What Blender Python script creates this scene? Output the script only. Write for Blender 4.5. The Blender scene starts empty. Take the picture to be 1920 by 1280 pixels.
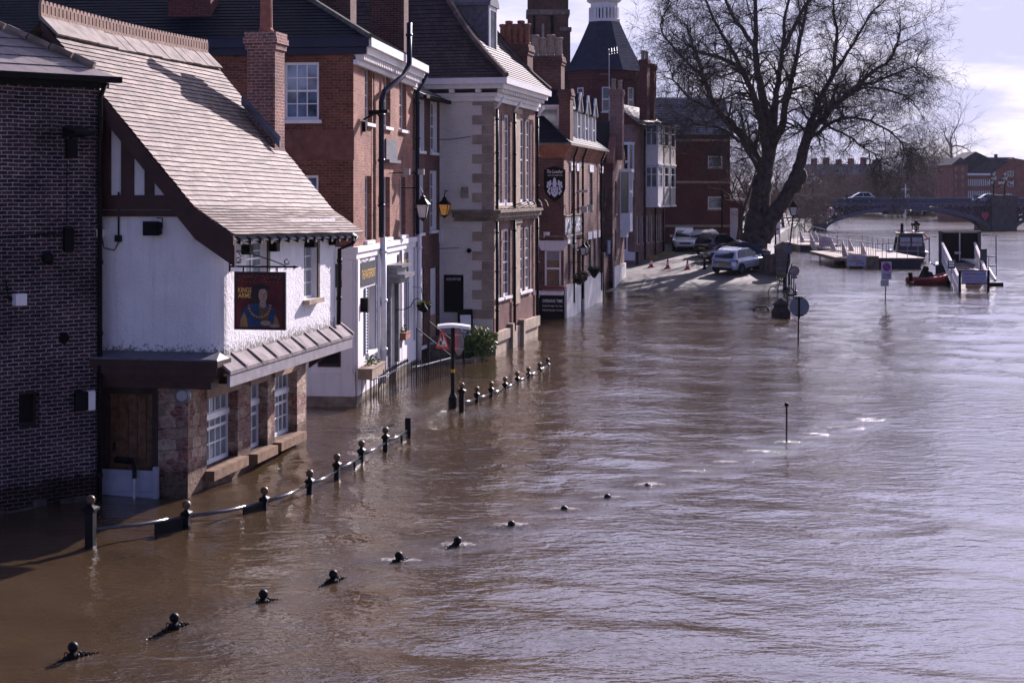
import bpy, bmesh, math, random
from mathutils import Vector, Matrix, noise as mnoise
R = math.radians
random.seed(7)
S = bpy.context.scene
# ---------------------------------------------------------------- camera
F, HZ, H, CX = 3000.0, 358.0, 6.0, 960.0      # focal length (photo px), horizon row, eye height above the flood
cam = bpy.data.cameras.new('camera'); camo = bpy.data.objects.new('camera', cam)
S.collection.objects.link(camo); S.camera = camo
camo.location = (0, 0, H); camo.rotation_euler = (R(90), 0, 0)
cam.sensor_width = 36; cam.lens = F / 1920 * 36
cam.shift_y = -(640 - HZ) / 1920
cam.clip_start = .5; cam.clip_end = 6000
# ---------------------------------------------------------------- sky, sun, exposure
SUN_AZ, SUN_EL = R(27), R(25.5)                  # azimuth from the view axis (+Y) towards +X
w = bpy.data.worlds.new('World'); S.world = w; w.use_nodes = True
nt = w.node_tree; nt.nodes.clear()
wo = nt.nodes.new('ShaderNodeOutputWorld'); bg = nt.nodes.new('ShaderNodeBackground')
sky = nt.nodes.new('ShaderNodeTexSky'); sky.sky_type = 'NISHITA'; sky.sun_disc = False
sky.sun_elevation = SUN_EL; sky.sun_rotation = SUN_AZ
sky.air_density = 1.0; sky.dust_density = 0.15; sky.ozone_density = 4.0; sky.altitude = 20
tc = nt.nodes.new('ShaderNodeTexCoord'); mp = nt.nodes.new('ShaderNodeMapping')
mp.inputs['Scale'].default_value = (3.2, 3.2, 13)
nz = nt.nodes.new('ShaderNodeTexNoise'); nz.inputs['Scale'].default_value = 2.1; nz.inputs['Detail'].default_value = 7
nz.inputs['Roughness'].default_value = .58
rp = nt.nodes.new('ShaderNodeValToRGB'); rp.color_ramp.elements[0].position = .47; rp.color_ramp.elements[1].position = .64
sx = nt.nodes.new('ShaderNodeSeparateXYZ')
mr = nt.nodes.new('ShaderNodeMapRange'); mr.inputs[1].default_value = .015; mr.inputs[2].default_value = .16
mr.inputs[3].default_value = 1; mr.inputs[4].default_value = .12
mu = nt.nodes.new('ShaderNodeMath'); mu.operation = 'MULTIPLY'
tint = nt.nodes.new('ShaderNodeMix'); tint.data_type = 'RGBA'; tint.blend_type = 'MULTIPLY'
tint.inputs[0].default_value = 1; tint.inputs[7].default_value = (.66, .63, 1.22, 1)
veil = nt.nodes.new('ShaderNodeMix'); veil.data_type = 'RGBA'      # thin bright veil of high cloud on the sunward side
veil.inputs[7].default_value = (8.3, 8.1, 10.9, 1)
dp = nt.nodes.new('ShaderNodeVectorMath'); dp.operation = 'DOT_PRODUCT'
dp.inputs[1].default_value = (math.sin(SUN_AZ) * math.cos(SUN_EL), math.cos(SUN_AZ) * math.cos(SUN_EL), math.sin(SUN_EL))
vr = nt.nodes.new('ShaderNodeMapRange'); vr.interpolation_type = 'SMOOTHSTEP'
vr.inputs[1].default_value = .35; vr.inputs[2].default_value = .97; vr.inputs[3].default_value = .0; vr.inputs[4].default_value = .92
cm = nt.nodes.new('ShaderNodeMix'); cm.data_type = 'RGBA'
cm.inputs[7].default_value = (16, 14.6, 15.6, 1)
L = nt.links.new
L(tc.outputs['Generated'], mp.inputs[0]); L(mp.outputs[0], nz.inputs['Vector']); L(nz.outputs[0], rp.inputs[0])
L(tc.outputs['Generated'], sx.inputs[0]); L(sx.outputs[2], mr.inputs[0])
L(tc.outputs['Generated'], dp.inputs[0]); L(dp.outputs['Value'], vr.inputs[0]); L(vr.outputs[0], veil.inputs[0])
L(rp.outputs[0], mu.inputs[0]); L(mr.outputs[0], mu.inputs[1])
L(sky.outputs[0], tint.inputs[6]); L(tint.outputs[2], veil.inputs[6]); L(veil.outputs[2], cm.inputs[6]); L(mu.outputs[0], cm.inputs[0])
pw = nt.nodes.new('ShaderNodeMath'); pw.operation = 'POWER'; pw.inputs[1].default_value = 9; pw.use_clamp = True
am = nt.nodes.new('ShaderNodeMix'); am.data_type = 'RGBA'; am.blend_type = 'ADD'; am.inputs[7].default_value = (17.5, 17.2, 27, 1)   # aureole round the sun
L(dp.outputs['Value'], pw.inputs[0]); er = nt.nodes.new('ShaderNodeMapRange'); er.interpolation_type = 'SMOOTHSTEP'; er.inputs[1].default_value = .11; er.inputs[2].default_value = .30
em = nt.nodes.new('ShaderNodeMath'); em.operation = 'MULTIPLY'
L(sx.outputs[2], er.inputs[0]); L(er.outputs[0], em.inputs[0]); L(pw.outputs[0], em.inputs[1]); L(em.outputs[0], am.inputs[0]); L(cm.outputs[2], am.inputs[6])
L(am.outputs[2], bg.inputs[0]); bg.inputs[1].default_value = .046
L(bg.outputs[0], wo.inputs[0])
sl = bpy.data.lights.new('sun', 'SUN'); slo = bpy.data.objects.new('sun', sl); S.collection.objects.link(slo)
sl.energy = 5.0; sl.angle = R(.5); sl.color = (1, .88, .90)
sd = Vector((math.sin(SUN_AZ) * math.cos(SUN_EL), math.cos(SUN_AZ) * math.cos(SUN_EL), math.sin(SUN_EL)))
slo.rotation_euler = sd.to_track_quat('Z', 'Y').to_euler(); slo.location = (40, 60, 60)
S.view_settings.view_transform = 'Standard'; S.view_settings.look = 'None'
S.view_settings.exposure = 1.0; S.view_settings.gamma = 1
S.render.engine = 'CYCLES'
S.cycles.max_bounces = 5; S.cycles.diffuse_bounces = 2; S.cycles.glossy_bounces = 3; S.cycles.transmission_bounces = 3
S.cycles.sample_clamp_indirect = 6

# ---------------------------------------------------------------- pixel -> world
def sx_(px): return (px - CX) / F
def G(px, py, z=0.0):                            # pixel on the level z
    Y = (H - z) * F / (py - HZ); return Vector((sx_(px) * Y, Y, z))
def P(px, py, Y): return Vector((sx_(px) * Y, Y, H - (py - HZ) / F * Y))
def road_z(Y): return max(-1.6, min(1.9, (Y - 96) * .0625))
def RG(px, py):                                  # pixel on the rising street
    Y = 12 / ((py - HZ) / F + .0625); return Vector((sx_(px) * Y, Y, road_z(Y)))

class Fr:                                        # frame of a building: x along the street front, y into the plot
    def __init__(s, ox, oy, dx, dy):
        n = math.hypot(dx, dy); s.o = (ox, oy); s.d = (dx / n, dy / n); s.l = (-dy / n, dx / n)
        s.ang = math.atan2(dy, dx)
    def front(s, px, py, yo=0):
        ox, oy = s.o[0] + yo * s.l[0], s.o[1] + yo * s.l[1]; k = sx_(px)
        x = (k * oy - ox) / (s.d[0] - k * s.d[1]); Y = oy + x * s.d[1]
        return x, H - (py - HZ) / F * Y
    def end(s, px, py, xo=0):
        ox, oy = s.o[0] + xo * s.d[0], s.o[1] + xo * s.d[1]; k = sx_(px)
        y = (k * oy - ox) / (s.l[0] - k * s.l[1]); Y = oy + y * s.l[1]
        return y, H - (py - HZ) / F * Y
    def fr4(s, xa, xb, ya, yb, yo=0):            # front rectangle from pixels: u0,u1,v0,v1
        xm, ym = (xa + xb) / 2, 0
        u0, u1 = s.front(xa, 0, yo)[0], s.front(xb, 0, yo)[0]
        return u0, u1, s.front(xm, yb, yo)[1], s.front(xm, ya, yo)[1]
    def en4(s, xa, xb, ya, yb, xo=0):
        xm = (xa + xb) / 2
        a, b = s.end(xa, 0, xo)[0], s.end(xb, 0, xo)[0]
        return min(a, b), max(a, b), s.end(xm, yb, xo)[1], s.end(xm, ya, xo)[1]
    def world(s, x, y, z=0): return Vector((s.o[0] + x * s.d[0] + y * s.l[0], s.o[1] + x * s.d[1] + y * s.l[1], z))
def FM(y0=0): return lambda u, v, w: (u, y0 - w, v)
def EM(x0=0): return lambda u, v, w: (x0 - w, u, v)

# ---------------------------------------------------------------- mesh builder
COL = S.collection
class MB:
    def __init__(s): s.v = []; s.f = []; s.mi = []; s.uv = []; s.m = 0
    def face(s, pts, uv=None):
        b = len(s.v); s.v += [tuple(p) for p in pts]; s.f.append(tuple(range(b, b + len(pts)))); s.mi.append(s.m); s.uv.append(uv)
    def hexa(s, c):                              # 8 corners: bottom 4, top 4
        b = len(s.v); s.v += [tuple(p) for p in c]
        for q in ((3, 2, 1, 0), (4, 5, 6, 7), (0, 1, 5, 4), (1, 2, 6, 5), (2, 3, 7, 6), (3, 0, 4, 7)):
            s.f.append(tuple(b + i for i in q)); s.mi.append(s.m); s.uv.append(None)
    def box(s, x0, x1, y0, y1, z0, z1):
        s.hexa([(x0, y0, z0), (x1, y0, z0), (x1, y1, z0), (x0, y1, z0), (x0, y0, z1), (x1, y0, z1), (x1, y1, z1), (x0, y1, z1)])
    def mbox(s, f, u0, u1, v0, v1, w0, w1):
        s.hexa([f(u0, v0, w0), f(u1, v0, w0), f(u1, v0, w1), f(u0, v0, w1), f(u0, v1, w0), f(u1, v1, w0), f(u1, v1, w1), f(u0, v1, w1)])
    def prism(s, f, poly, w0, w1):               # polygon (u,v) extruded along w
        n = len(poly); b = len(s.v)
        s.v += [f(u, v, w1) for u, v in poly] + [f(u, v, w0) for u, v in poly]
        def add(q): s.f.append(q); s.mi.append(s.m); s.uv.append(None)
        add(tuple(range(b, b + n))); add(tuple(range(b + 2 * n - 1, b + n - 1, -1)))
        for i in range(n):
            j = (i + 1) % n; add((b + i, b + n + i, b + n + j, b + j))
    def tube(s, pts, rad, n=6, caps=True):
        pts = [Vector(p) for p in pts]
        if not hasattr(rad, '__len__'): rad = [rad] * len(pts)
        rings = []; prev = None
        for i, p in enumerate(pts):
            t = (pts[min(i + 1, len(pts) - 1)] - pts[max(i - 1, 0)])
            if t.length < 1e-9: t = Vector((0, 0, 1))
            t.normalize()
            if prev is None:
                a = Vector((0, 0, 1)) if abs(t.z) < .9 else Vector((1, 0, 0)); u = t.cross(a).normalized()
            else:
                u = prev - t * prev.dot(t)
                u = u.normalized() if u.length > 1e-6 else t.orthogonal().normalized()
            prev = u; vv = t.cross(u); b = len(s.v)
            for k in range(n):
                a = 2 * math.pi * k / n; q = p + (u * math.cos(a) + vv * math.sin(a)) * rad[i]; s.v.append((q.x, q.y, q.z))
            rings.append(b)
        for a, b in zip(rings, rings[1:]):
            for k in range(n):
                j = (k + 1) % n; s.f.append((a + k, a + j, b + j, b + k)); s.mi.append(s.m); s.uv.append(None)
        if caps and n > 2:
            s.f.append(tuple(rings[0] + k for k in range(n - 1, -1, -1))); s.mi.append(s.m); s.uv.append(None)
            s.f.append(tuple(rings[-1] + k for k in range(n))); s.mi.append(s.m); s.uv.append(None)
    def lathe(s, prof, c=(0, 0, 0), n=12, rot=0, ax=None):   # profile (r,z)
        rings = []
        for r, z in prof:
            b = len(s.v)
            for k in range(n):
                a = rot + 2 * math.pi * k / n; x, y = r * math.cos(a), r * math.sin(a)
                s.v.append((c[0] + x, c[1] + y, c[2] + z) if ax is None else tuple(ax(x, y, z)))
            rings.append(b)
        for a, b in zip(rings, rings[1:]):
            for k in range(n):
                j = (k + 1) % n; s.f.append((a + k, a + j, b + j, b + k)); s.mi.append(s.m); s.uv.append(None)
        s.f.append(tuple(rings[0] + k for k in range(n - 1, -1, -1))); s.mi.append(s.m); s.uv.append(None)
        s.f.append(tuple(rings[-1] + k for k in range(n))); s.mi.append(s.m); s.uv.append(None)
    def ball(s, c, r, n=10, m=6, sz=1):
        s.lathe([(max(1e-3, r * math.sin(math.pi * i / m)), -r * sz * math.cos(math.pi * i / m)) for i in range(m + 1)], c, n)
    def disc(s, f, u, v, r, w0, w1, n=24): s.prism(f, [(u + r * math.cos(2 * math.pi * i / n), v + r * math.sin(2 * math.pi * i / n)) for i in range(n)], w0, w1)
    def build(s, name, mats, parent=None, smooth=False):
        me = bpy.data.meshes.new(name); me.from_pydata(s.v, [], s.f)
        for m in (mats if isinstance(mats, (list, tuple)) else [mats]): me.materials.append(m)
        me.polygons.foreach_set('material_index', s.mi)
        if any(s.uv):
            ul = me.uv_layers.new(name='UVMap'); k = 0
            for q, u in zip(s.f, s.uv):
                for i in range(len(q)):
                    if u: ul.data[k].uv = u[i]
                    k += 1
        if smooth: me.polygons.foreach_set('use_smooth', [True] * len(s.f))
        me.update()
        o = bpy.data.objects.new(name, me); COL.objects.link(o); o.parent = parent
        return o
def tag(o, label=None, cat=None, group=None, kind=None):
    if label: o['label'] = label
    if cat: o['category'] = cat
    if group: o['group'] = group
    if kind: o['kind'] = kind
    return o
def thing(name, loc, rz=0, label=None, cat=None, group=None):
    o = bpy.data.objects.new(name, None); COL.objects.link(o); o.empty_display_size = .3
    o.location = loc; o.rotation_euler = (0, 0, rz); tag(o, label, cat, group); return o
def house(name, fr, label, cat='building', group=None):
    return thing(name, (fr.o[0], fr.o[1], 0), fr.ang, label, cat, group)
def kids(o): return [c for c in o.children]
def copy_tree(o, parent=None):
    c = o.copy(); COL.objects.link(c); c.parent = parent
    for ch in list(o.children): copy_tree(ch, c)
    return c
def text_mesh(txt, size, ext=.004, align='CENTER', shear=0, bold=0):
    cu = bpy.data.curves.new('lettering', 'FONT'); cu.body = txt; cu.size = size; cu.extrude = ext; cu.align_x = align; cu.align_y = 'CENTER'
    cu.shear = shear; cu.offset = bold; cu.resolution_u = 3
    o = bpy.data.objects.new('lettering', cu); COL.objects.link(o)
    bpy.context.view_layer.update()
    me = bpy.data.meshes.new_from_object(o.evaluated_get(bpy.context.evaluated_depsgraph_get()))
    bpy.data.objects.remove(o); return me
def lettering(txt, mat, parent, f, u, v, w, width=None, height=None, right=None, shear=0, bold=0, align='CENTER', name='lettering'):
    """text standing on the plane of mapping f: right = sign of reading direction along u"""
    me = text_mesh(txt, 1.0, 0.0, align, shear, bold); vs = me.vertices
    xs = [p.co.x for p in vs]; ys = [p.co.y for p in vs]
    kx = width / (max(xs) - min(xs)) if width else None; ky = height / (max(ys) - min(ys)) if height else None
    kx = kx or ky; ky = ky or kx; cx, cy = (max(xs) + min(xs)) / 2, (max(ys) + min(ys)) / 2
    rs = right or 1
    for p in vs:
        q = f(u + rs * (p.co.x - cx) * kx, v + (p.co.y - cy) * ky, w); p.co = q
    me.materials.clear(); me.materials.append(mat)
    o = bpy.data.objects.new(name, me); COL.objects.link(o); o.parent = parent
    return o

# ---------------------------------------------------------------- materials
class NT:
    def __init__(s, name):
        s.m = bpy.data.materials.new(name); s.m.use_nodes = True; s.t = s.m.node_tree
        s.b = s.t.nodes['Principled BSDF']; s.out = s.t.nodes['Material Output']
    def n(s, typ, **kw):
        o = s.t.nodes.new('ShaderNode' + typ)
        for k, v in kw.items(): setattr(o, k, v)
        return o
    def l(s, a, b): s.t.links.new(a, b)
    def noise(s, scale, vec=None, detail=4, rough=.55, dist=0):
        o = s.n('TexNoise'); o.inputs['Scale'].default_value = scale; o.inputs['Detail'].default_value = detail
        o.inputs['Roughness'].default_value = rough; o.inputs['Distortion'].default_value = dist
        if vec: s.l(vec, o.inputs['Vector'])
        return o
    def ramp(s, src, stops):
        o = s.n('ValToRGB'); e = o.color_ramp.elements
        while len(e) < len(stops): e.new(.5)
        for i, (p, c) in enumerate(stops):
            e[i].position = p; e[i].color = c if len(c) == 4 else (*c, 1)
        s.l(src, o.inputs[0]); return o
    def mix(s, a, b, fac=.5, mode='MIX'):
        o = s.n('Mix', data_type='RGBA', blend_type=mode)
        for x, i in ((fac, 0), (a, 6), (b, 7)):
            if hasattr(x, 'is_linked'): s.l(x, o.inputs[i])
            else: o.inputs[i].default_value = x if i == 0 else ((*x, 1) if len(x) == 3 else x)
        return o.outputs[2]
    def bump(s, src, strength=.3, dist=.02, nrm=None):
        o = s.n('Bump'); o.inputs['Strength'].default_value = strength; o.inputs['Distance'].default_value = dist
        s.l(src, o.inputs['Height'])
        if nrm: s.l(nrm, o.inputs['Normal'])
        return o.outputs[0]
    def math(s, op, a, b=None):
        o = s.n('Math', operation=op)
        for x, i in ((a, 0), (b, 1)):
            if x is None: continue
            if hasattr(x, 'is_linked'): s.l(x, o.inputs[i])
            else: o.inputs[i].default_value = x
        return o.outputs[0]
    def obj(s): return s.n('TexCoord').outputs['Object']
    def wallvec(s):                               # (x+y, z): runs true on every upright face of a building
        sp = s.n('SeparateXYZ'); s.l(s.obj(), sp.inputs[0]); cb = s.n('CombineXYZ')
        s.l(s.math('ADD', sp.outputs[0], sp.outputs[1]), cb.inputs[0]); s.l(sp.outputs[2], cb.inputs[1]); return cb.outputs[0]
def mat(name, col, rough=.6, metal=0, var=.25, vs=3, bs=0, bsc=40, spec=.22, coat=0):
    t = NT(name); c = t.obj()
    if var:
        n = t.noise(vs, c, 5); lo = tuple(x * (1 - var) for x in col); hi = tuple(min(1, x * (1 + var)) for x in col)
        t.l(t.ramp(n.outputs[0], [(.3, lo), (.7, hi)]).outputs[0], t.b.inputs['Base Color'])
    else: t.b.inputs['Base Color'].default_value = (*col, 1)
    t.b.inputs['Roughness'].default_value = rough; t.b.inputs['Metallic'].default_value = metal
    t.b.inputs['Specular IOR Level'].default_value = spec; t.b.inputs['Coat Weight'].default_value = coat
    if bs: t.l(t.bump(t.noise(bsc, c, 4).outputs[0], bs, .02), t.b.inputs['Normal'])
    return t.m
def damp(t, c, v):                                # soaked, silty band the flood has left above its edge
    sp = t.n('SeparateXYZ'); t.l(t.obj(), sp.inputs[0]); k = t.math('ADD', sp.outputs[2], t.math('MULTIPLY', t.noise(1.3, v, 5, .7).outputs[0], -.9))
    return t.mix((.30, .25, .21), (1, 1, 1), t.ramp(k, [(.0, (0, 0, 0)), (.16, (1, 1, 1))]).outputs[0]) if c is None else t.mix(c, t.mix((.34, .29, .25), (1, 1, 1), t.ramp(k, [(.0, (0, 0, 0)), (.16, (1, 1, 1))]).outputs[0]), 1, 'MULTIPLY')
def brick(name, c1, c2, mortar, bw=.225, rh=.075, ms=.009, var=.35, wob=.006, soot=(.4, .3), bs=.5):
    t = NT(name); v = t.wallvec()
    n0 = t.noise(2.2, v, 3); va = t.n('VectorMath', operation='SCALE'); va.inputs['Scale'].default_value = wob * 4
    sub = t.n('VectorMath', operation='SUBTRACT'); t.l(n0.outputs['Color'], sub.inputs[0]); sub.inputs[1].default_value = (.5, .5, .5)
    t.l(sub.outputs[0], va.inputs[0]); ad = t.n('VectorMath', operation='ADD'); t.l(v, ad.inputs[0]); t.l(va.outputs[0], ad.inputs[1])
    n0b = t.noise(25, v, 2); sb = t.n('VectorMath', operation='SUBTRACT'); t.l(n0b.outputs['Color'], sb.inputs[0]); sb.inputs[1].default_value = (.5, .5, .5)
    vb = t.n('VectorMath', operation='SCALE'); vb.inputs['Scale'].default_value = wob; t.l(sb.outputs[0], vb.inputs[0])
    ad2 = t.n('VectorMath', operation='ADD'); t.l(ad.outputs[0], ad2.inputs[0]); t.l(vb.outputs[0], ad2.inputs[1])
    b = t.n('TexBrick'); t.l(ad2.outputs[0], b.inputs['Vector'])
    b.inputs['Scale'].default_value = 1; b.inputs['Brick Width'].default_value = bw; b.inputs['Row Height'].default_value = rh
    b.inputs['Mortar Size'].default_value = ms; b.inputs['Mortar Smooth'].default_value = .25
    b.inputs['Color1'].default_value = (*c1, 1); b.inputs['Color2'].default_value = (*c2, 1); b.inputs['Mortar'].default_value = (*mortar, 1)
    big = t.ramp(t.noise(.8, v, 5, .6).outputs[0], [(.3, (1 - soot[0],) * 3), (.65, (1 + soot[1],) * 3)])
    c = t.mix(b.outputs['Color'], big.outputs[0], 1, 'MULTIPLY')
    fine = t.ramp(t.noise(14, v, 4, .7).outputs[0], [(.3, (1 - var,) * 3), (.7, (1 + var,) * 3)])
    c = t.mix(c, fine.outputs[0], 1, 'MULTIPLY')
    c = damp(t, c, v); t.l(c, t.b.inputs['Base Color']); t.b.inputs['Roughness'].default_value = .85; t.b.inputs['Specular IOR Level'].default_value = .12
    h = t.math('ADD', t.math('MULTIPLY', b.outputs['Fac'], -1), t.math('MULTIPLY', t.noise(45, v, 3).outputs[0], .6))
    t.l(t.bump(h, bs, .012), t.b.inputs['Normal'])
    return t.m
def tiles(name, c1, c2, gap, tw=.17, moss=None, var=.3, rough=.75, spec=.4):     # roof coverings: UV = (metres, courses)
    t = NT(name); uv = t.n('TexCoord').outputs['UV']
    n0 = t.noise(3, uv, 2); sb = t.n('VectorMath', operation='SUBTRACT'); t.l(n0.outputs['Color'], sb.inputs[0]); sb.inputs[1].default_value = (.5, .5, .5)
    vb = t.n('VectorMath', operation='SCALE'); vb.inputs['Scale'].default_value = .03; t.l(sb.outputs[0], vb.inputs[0])
    ad = t.n('VectorMath', operation='ADD'); t.l(uv, ad.inputs[0]); t.l(vb.outputs[0], ad.inputs[1])
    b = t.n('TexBrick'); t.l(ad.outputs[0], b.inputs['Vector'])
    b.inputs['Scale'].default_value = 1; b.inputs['Brick Width'].default_value = tw; b.inputs['Row Height'].default_value = 1
    b.inputs['Mortar Size'].default_value = .010; b.inputs['Mortar Smooth'].default_value = .1
    b.inputs['Color1'].default_value = (*c1, 1); b.inputs['Color2'].default_value = (*c2, 1); b.inputs['Mortar'].default_value = (*gap, 1)
    o = t.obj()
    st = t.ramp(t.noise(1.3, o, 6, .65).outputs[0], [(.3, (1 - var,) * 3), (.7, (1 + var,) * 3)])
    c = t.mix(b.outputs['Color'], st.outputs[0], 1, 'MULTIPLY')
    f2 = t.ramp(t.noise(22, o, 4, .7).outputs[0], [(.3, (.75,) * 3), (.7, (1.25,) * 3)])
    c = t.mix(c, f2.outputs[0], 1, 'MULTIPLY')
    if moss: c = t.mix(c, moss, t.ramp(t.noise(5, o, 6, .7).outputs[0], [(.62, (0, 0, 0)), (.72, (.8, .8, .8))]).outputs[0])
    t.l(c, t.b.inputs['Base Color']); t.b.inputs['Roughness'].default_value = rough; t.b.inputs['Specular IOR Level'].default_value = spec
    h = t.math('ADD', t.math('MULTIPLY', b.outputs['Fac'], -1), t.math('MULTIPLY', t.noise(30, o, 3).outputs[0], .5))
    t.l(t.bump(h, .5, .012), t.b.inputs['Normal'])
    return t.m
def stucco(name, col, dirt=(.12, .11, .08), bs=1, sc=26, dirtz=None):
    t = NT(name); o = t.obj()
    n = t.noise(sc, o, 4, .6); st = t.ramp(t.noise(1.4, o, 5).outputs[0], [(.3, tuple(x * .86 for x in col)), (.7, col)])
    c = st.outputs[0]
    spots = t.ramp(t.noise(9, o, 5, .7).outputs[0], [(.69, (0, 0, 0)), (.73, (.7, .7, .7))])
    c = t.mix(c, dirt, spots.outputs[0])
    mp = t.n('Mapping'); mp.inputs['Scale'].default_value = (5, 5, .35); t.l(o, mp.inputs[0])   # rain streaks running down
    c = t.mix(c, tuple(x * .62 for x in col), t.ramp(t.noise(1.6, mp.outputs[0], 5, .7).outputs[0], [(.52, (0, 0, 0)), (.75, (.55, .55, .55))]).outputs[0])
    if dirtz is not None:                          # grime standing on the bottom edge of the render
        sp = t.n('SeparateXYZ'); t.l(o, sp.inputs[0])
        m = t.n('MapRange'); m.inputs[1].default_value = dirtz; m.inputs[2].default_value = dirtz + .75; m.inputs[3].default_value = .33; m.inputs[4].default_value = -.25
        t.l(sp.outputs[2], m.inputs[0])
        k = t.ramp(t.math('ADD', t.noise(16, o, 6, .75).outputs[0], m.outputs[0]), [(.62, (0, 0, 0)), (.72, (.9, .9, .9))])
        c = t.mix(c, dirt, k.outputs[0])
    t.l(c, t.b.inputs['Base Color']); t.b.inputs['Roughness'].default_value = .8
    h = t.math('ADD', n.outputs[0], t.math('MULTIPLY', t.noise(sc * .35, o, 2).outputs[0], .6))
    t.l(t.bump(h, bs, .022), t.b.inputs['Normal'])
    return t.m
def glassy(name, col, rough=.06, var=.5, spec=.7):
    return mat(name, col, rough, 0, var, 1.6, .06, 1.2, spec)
# ---------------------------------------------------------------- palette
black_iron = mat('black_iron', (.007, .007, .009), .5, 0, .3, 9, .15, 40, .14)
dark_timber = mat('dark_timber', (.032, .02, .018), .6, 0, .4, 6, .4, 30)
brown_paint = mat('brown_paint', (.05, .022, .02), .5, 0, .3, 4, .2, 20)
white_paint = mat('white_paint', (.78, .76, .76), .45, 0, .08, 4, .1, 30)
white_gloss = mat('white_gloss', (.8, .78, .78), .3, 0, .06, 5)
grey_lead = mat('grey_lead', (.12, .12, .14), .5, 0, .3, 5, .2, 12)
pipe_blue = mat('pipe_blue', (.012, .016, .04), .35, 0, .2)
terracotta = mat('terracotta', (.26, .11, .075), .75, 0, .3, 6, .2, 20)
clay_pale = mat('clay_pale', (.3, .24, .19), .8, 0, .3, 6, .2, 20)
stone = mat('stone', (.36, .28, .21), .85, 0, .28, 2.5, .5, 18)
stone_dirty = mat('stone_dirty', (.2, .16, .125), .9, 0, .45, 3, .6, 14)
brown_stone = mat('brown_stone', (.2, .125, .075), .85, 0, .4, 4, .5, 16)
glass = glassy('glass', (.02, .024, .03))
glass_sky_tint = glassy('glass_sky_tint', (.12, .17, .25), .07, .9)  # sky reflection put into the pane colour
glass_pale = glassy('glass_pale', (.16, .2, .22), .08, .6)
oak = mat('oak', (.12, .06, .03), .55, 0, .5, 7, .3, 22)
grey_board = mat('grey_board', (.36, .36, .4), .6, 0, .15, 3, .1, 15)
plywood = mat('plywood', (.42, .27, .17), .7, 0, .2, 4, .1, 14)
metal_grey = mat('metal_grey', (.3, .31, .33), .4, .6, .2, 5)
galv = mat('galvanised', (.42, .42, .45), .4, .5, .2, 6)
soot_black = mat('soot_black', (.007, .007, .008), .7, 0, .3, 3, 0, 40, .1)
foliage = mat('foliage', (.07, .12, .03), .5, 0, .6, 5, 0, 0, .4)
foliage_yel = mat('foliage_yel', (.3, .32, .05), .5, 0, .5, 5)
earth = mat('earth', (.1, .075, .055), .95, 0, .4, 2)
K_brick = brick('purple_brick', (.052, .028, .032), (.013, .010, .014), (.215, .18, .195), bs=.8, ms=.011, wob=.011, var=.6, soot=(.5, .5))
B_brick = brick('orange_brick', (.19, .07, .042), (.10, .04, .03), (.20, .13, .105), ms=.007)
B_brick_front = brick('pale_red_brick', (.30, .145, .10), (.2, .09, .068), (.3, .22, .19), ms=.007)
D_brick = brick('dark_brick', (.14, .06, .045), (.07, .035, .032), (.17, .13, .12), ms=.008)
M_brick = brick('mottled_brick', (.22, .10, .075), (.12, .06, .05), (.3, .25, .23), ms=.01, var=.5)
R_brick = brick('red_brick', (.14, .048, .042), (.10, .038, .036), (.12, .08, .075), ms=.006, soot=(.2, .15))
C_brick = brick('chimney_brick', (.27, .12, .085), (.15, .07, .058), (.36, .29, .27), ms=.011, var=.5)
pub_tiles = tiles('pub_roof_tiles', (.23, .168, .138), (.11, .08, .067), (.05, .035, .03), .165, (.13, .13, .06), .38)
slate = tiles('welsh_slate', (.013, .016, .026), (.008, .010, .018), (.005, .005, .008), .28, (.06, .06, .03), .35, .7, .1)
slate_pale = tiles('stone_slate', (.25, .205, .2), (.18, .15, .15), (.04, .035, .035), .42, (.2, .2, .05), .2, .65)  # large pale slates of the low near roof
brown_tiles = tiles('brown_roof_tiles', (.07, .046, .04), (.03, .021, .021), (.02, .016, .016), .17, (.1, .1, .04), .35)
blue_tiles = tiles('blue_roof_tiles', (.018, .034, .10), (.013, .025, .075), (.012, .016, .03), .3, None, .2, .5)
roughcast = stucco('white_roughcast', (.8, .78, .79), (.10, .085, .06), 1.0, 19, 2.68)
smooth_white = stucco('painted_render', (.74, .71, .72), (.3, .27, .25), .35, 10)
white_brick = brick('painted_brick', (.74, .69, .63), (.68, .63, .58), (.62, .57, .53), ms=.006, var=.1, soot=(.12, .06), bs=.35)

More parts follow.
